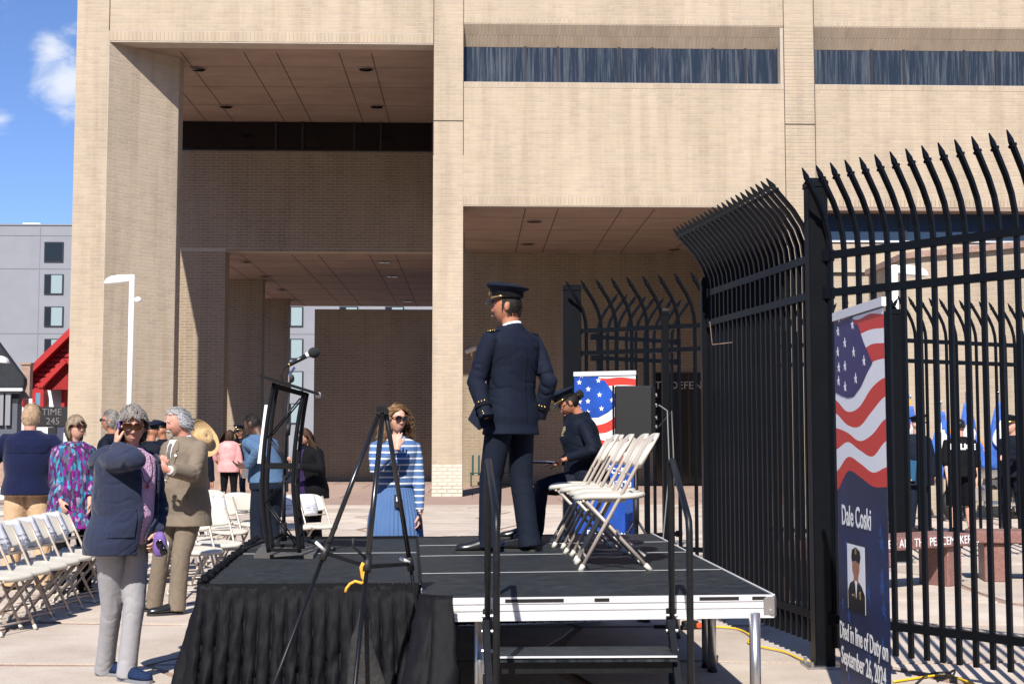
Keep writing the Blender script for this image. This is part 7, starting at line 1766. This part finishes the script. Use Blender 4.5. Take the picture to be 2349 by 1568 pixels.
features(B, 'hair_brown'); sunglasses(B, 'glass_frame', 'clear', .026, .016, 'eyeglasses', .0025); strands(B.hc, B.HR, B.hs * 1.02, 'long', M['hair_brown'], B.root, 1300, .42, .003, 65, 12, .012, .12, .3, front=.5, side=-.3, back=-.7)
for s in (-1, 1): shoe(B, s, toe=(-.7, -.7, 0))

# ---------------------------------------------------------------- 10, 11 far pair by the pink stone block
q = P(524, 1120, 28); loc = Vector((q.x, 28, 0))
B = person('dark-haired woman in pale pink blouse and black trousers, back turned, near the brick column', loc, (.15, 1), 1.69, 'skin_tan', 1.12, True, vox=.014, arms={1: (P(502, 1066, 28), None)})
trousers(B, M['black_cloth'], seed=67); garment(B, 'pink_blouse', M['pink_blouse'], z0=.46, flare=.15, fat=.035, sr=(.07, .075, .07, .06), sleeve=.55, seed=111)
strands(B.hc, B.HR, B.hs * 1.02, 'long', M['hair_brown'], B.root, 600, .40, .006, 75, 8, .014, .15, .3, front=.5, side=-.3, back=-.7)
for s in (-1, 1): shoe(B, s, toe=(.1, 1, 0))
q = P(544, 1120, 29); loc = Vector((q.x, 29.2, 0))
B = person('officer in peaked cap and sunglasses facing the pink-blouse woman near the brick column', loc, (-.4, -.9), 1.76, 'skin_tan', 1.0, vox=.014)
trousers(B, M['uniform_dark'], seed=77); g_ = garment(B, 'uniform_shirt', M['uniform_dark'], z0=.50, seed=121); sunglasses(B, 'glass_frame', 'lens_dark'); police_cap(B); tr = bvh(g_.data); fpatch(B, tr, circ(.09, B.chest.z + .07, .03), 'gold', 'badge', g_, .01, .012)
for s in (-1, 1): shoe(B, s, toe=(-.3, -1, 0))

# ---------------------------------------------------------------- 12-14 half hidden figures between the near woman and the suit man
q = P(258, 1100, 14.6); loc = Vector((q.x, 14.6, 0))
B = person('man with dark hair and wraparound sunglasses half hidden behind the phone woman', loc, (-.9, .2), 1.80, 'skin_tan', 1.05, vox=.012, head_dir=(-1, .1)); trousers(B, M['uniform_dark'], seed=87); garment(B, 'dark_jacket', M['uniform_dark'], seed=131)
strands(B.hc, B.HR, B.hs, 'short', M['hair_grey'], B.root, 800, .03, .0025, 85, 4, .007, .3, .3, front=.5, side=-.25, back=-.5); sunglasses(B, 'glass_frame', 'lens_dark', .028, .016); features(B, 'hair_black', False)
for s in (-1, 1): shoe(B, s, toe=(-1, 0, 0))
for k, (px, Y, hdir, lab, top) in enumerate(((346, 19.5, (.3, 1), 'officer in dark uniform and cap showing left of the taupe-suit man collar', 1.70), (372, 20.5, (-.9, -.2), 'officer in dark shirt with shoulder patch showing behind the taupe-suit man chin', 1.73))):
    q = P(px, 1100, Y); B = person(lab, (q.x, Y, 0), hdir, top, 'skin_tan', 1.1, vox=.014, head_dir=hdir, group='officers half hidden behind the suit man')
    trousers(B, M['uniform_dark'], seed=97 + k); garment(B, 'uniform_shirt', M['uniform_dark'], seed=141 + k); police_cap(B)
    for s in (-1, 1): shoe(B, s, toe=(hdir[0], hdir[1], 0))
q = P(442, 1100, 20); B = person('officer in dark cap mostly hidden behind the straw hat', (q.x, 20, 0), (-.2, 1), 1.74, 'skin_tan', 1.05, vox=.014); trousers(B, M['uniform_dark'], seed=99); garment(B, 'uniform_shirt', M['uniform_dark'], seed=149); police_cap(B)
for s in (-1, 1): shoe(B, s, toe=(0, 1, 0))
q = P(-6, 1100, 14); B = person('person in dark jacket cut by the left frame edge beside the fleece-jacket man', (q.x - .22, 14.2, 0), (1, .2), 1.70, 'skin_tan', 1.1, vox=.014); strands(B.hc, B.HR, B.hs, 'short', M['hair_black'], B.root, 500, .02, .003, 91, 3, .006); trousers(B, M['black_cloth'], seed=98); garment(B, 'dark_jacket', M['uniform_dark'], seed=148)
for s in (-1, 1): shoe(B, s, toe=(1, .2, 0))

# ---------------------------------------------------------------- 15-18 people in the fenced court
q = P(2108, 1212, 21); B = person('bearded man in long navy coat and peaked cap holding a blue folder in the court', (q.x, 21, 0), (.25, -1), 1.83, 'skin_pale', 1.15, vox=.012, head_dir=(.7, -.7),
    arms={-1: (P(2082, 1100, 20.8), P(2060, 1060, 21.2))}); trousers(B, M['navy_trouser'], seed=107); jk = garment(B, 'long_coat', M['navy_wool'], z0=.40, flare=.1, fat=.03, sr=(.07, .064, .056, .05), seed=151)
tr = bvh(jk.data); nz_ = B.neck.z; fpatch(B, tr, [(-.05, nz_), (.05, nz_), (0, nz_ - .22)], 'sky_shirt', 'shirt_front', B.root, .006, .012); fpatch(B, tr, [(-.015, nz_ - .02), (.015, nz_ - .02), (0, nz_ - .2)], 'black_cloth', 'tie', B.root, .013, .008); police_cap(B, None); features(B, 'hair_grey', True, 'lip', 'hair_silver'); 
for s in (-1, 1): shoe(B, s, toe=(.3, -1, 0))
t = thing('blue_folder', 'blue and brown folder under the arm of the long-coat man', 'folder', P(2084, 1078, 20.75)); MB().box((0, 0, 0), (.26, .03, .32), Euler((0, .1, .3)).to_matrix(), bev=.004).obj('cover', mat('folder_blue', (.02, .10, .20), .5), t)
q = P(2206, 1212, 20); B = person('helmeted officer in black shorts with POLICE printed across the shirt back', (q.x, 20, 0), (.1, 1), 1.78, 'skin_pale', 1.18, vox=.012,
    arms={1: (P(2174, 1105, 19.8), P(2150, 1060, 20)), -1: (P(2240, 1100, 19.9), P(2260, 1060, 20))}); trousers(B, M['black_cloth'], 'shorts', seed=117, rad=(.105, .095, .09, .09), upto=.06)
sh_ = garment(B, 'police_shirt', M['black_cloth'], z0=.50, fat=.026, sr=(.072, .066, .058, .05), seed=161, sleeve=.3)
text('lettering', "POLICE", .115, M['white_ink'], sh_, frame3((0, B.chest.y + .165, B.chest.z + .06), (-1, 0, 0), (0, 0, 1)), .004, bold=.006)
MB().rings([[B.hc + B.HR @ Vector((.098 * cos(a) * r, .122 * sin(a) * r, z)) for a in [2 * pi * i / 24 for i in range(24)]] for r, z in ((1., .0), (1.02, .04), (.92, .09), (.7, .12), (.35, .135), (.05, .138))]).obj('helmet', M['leather'], B.root, True)
MB().rings([[B.pel + Vector((.125 * B.H * cos(a), .096 * B.H * sin(a), z)) for a in [2 * pi * i / 28 for i in range(28)]] for z in (.0, .055)], False).obj('duty_belt', M['leather'], B.root, True); MB().box(B.pel + Vector((-.24, .0, -.06)), (.06, .1, .22), bev=.015).obj('holster', M['leather'], B.root)
for s in (-1, 1): shoe(B, s, toe=(s * -.2, 1, 0)); a_ = B.an[s]; MB().tube([a_ + Vector((0, 0, -.03)), a_ + Vector((0, 0, .06))], .042, 12).obj('sock', M['black_cloth'], B.root, True)
q = P(2328, 1212, 19.6); B = person('officer with gold-strapped cap and folded arms at the right edge behind the fence', (q.x, 19.6, 0), (-.7, -.6), 1.80, 'skin_pale', 1.15, vox=.012,
    arms={1: (P(2312, 1050, 19.2), P(2370, 1080, 19.4)), -1: (P(2340, 1040, 19.3), P(2290, 1075, 19.5))}, head_dir=(-.8, -.5)); trousers(B, M['uniform_dark'], seed=127, folds=1.4); garment(B, 'uniform_shirt', M['uniform_dark'], z0=.50, seed=171, sleeve=.95); police_cap(B); features(B, 'hair_grey')
MB().rings([[B.pel + Vector((.122 * B.H * cos(a), .096 * B.H * sin(a), z)) for a in [2 * pi * i / 28 for i in range(28)]] for z in (.0, .055)], False).obj('duty_belt', M['leather'], B.root, True)
for s in (-1, 1): shoe(B, s, toe=(-.6, -.7, 0))
q = P(1908, 1212, 21.5); B = person('officer in black seen between the near post and the tall banner', (q.x, 21.5, 0), (-.5, -.7), 1.76, 'skin_tan', 1.1, vox=.014); trousers(B, M['black_cloth'], seed=137); garment(B, 'uniform_shirt', M['black_cloth'], seed=181); strands(B.hc, B.HR, B.hs, 'short', M['hair_black'], B.root, 500, .02, .004, 95, 3, .006)
for s in (-1, 1): shoe(B, s, toe=(-.5, -.7, 0))
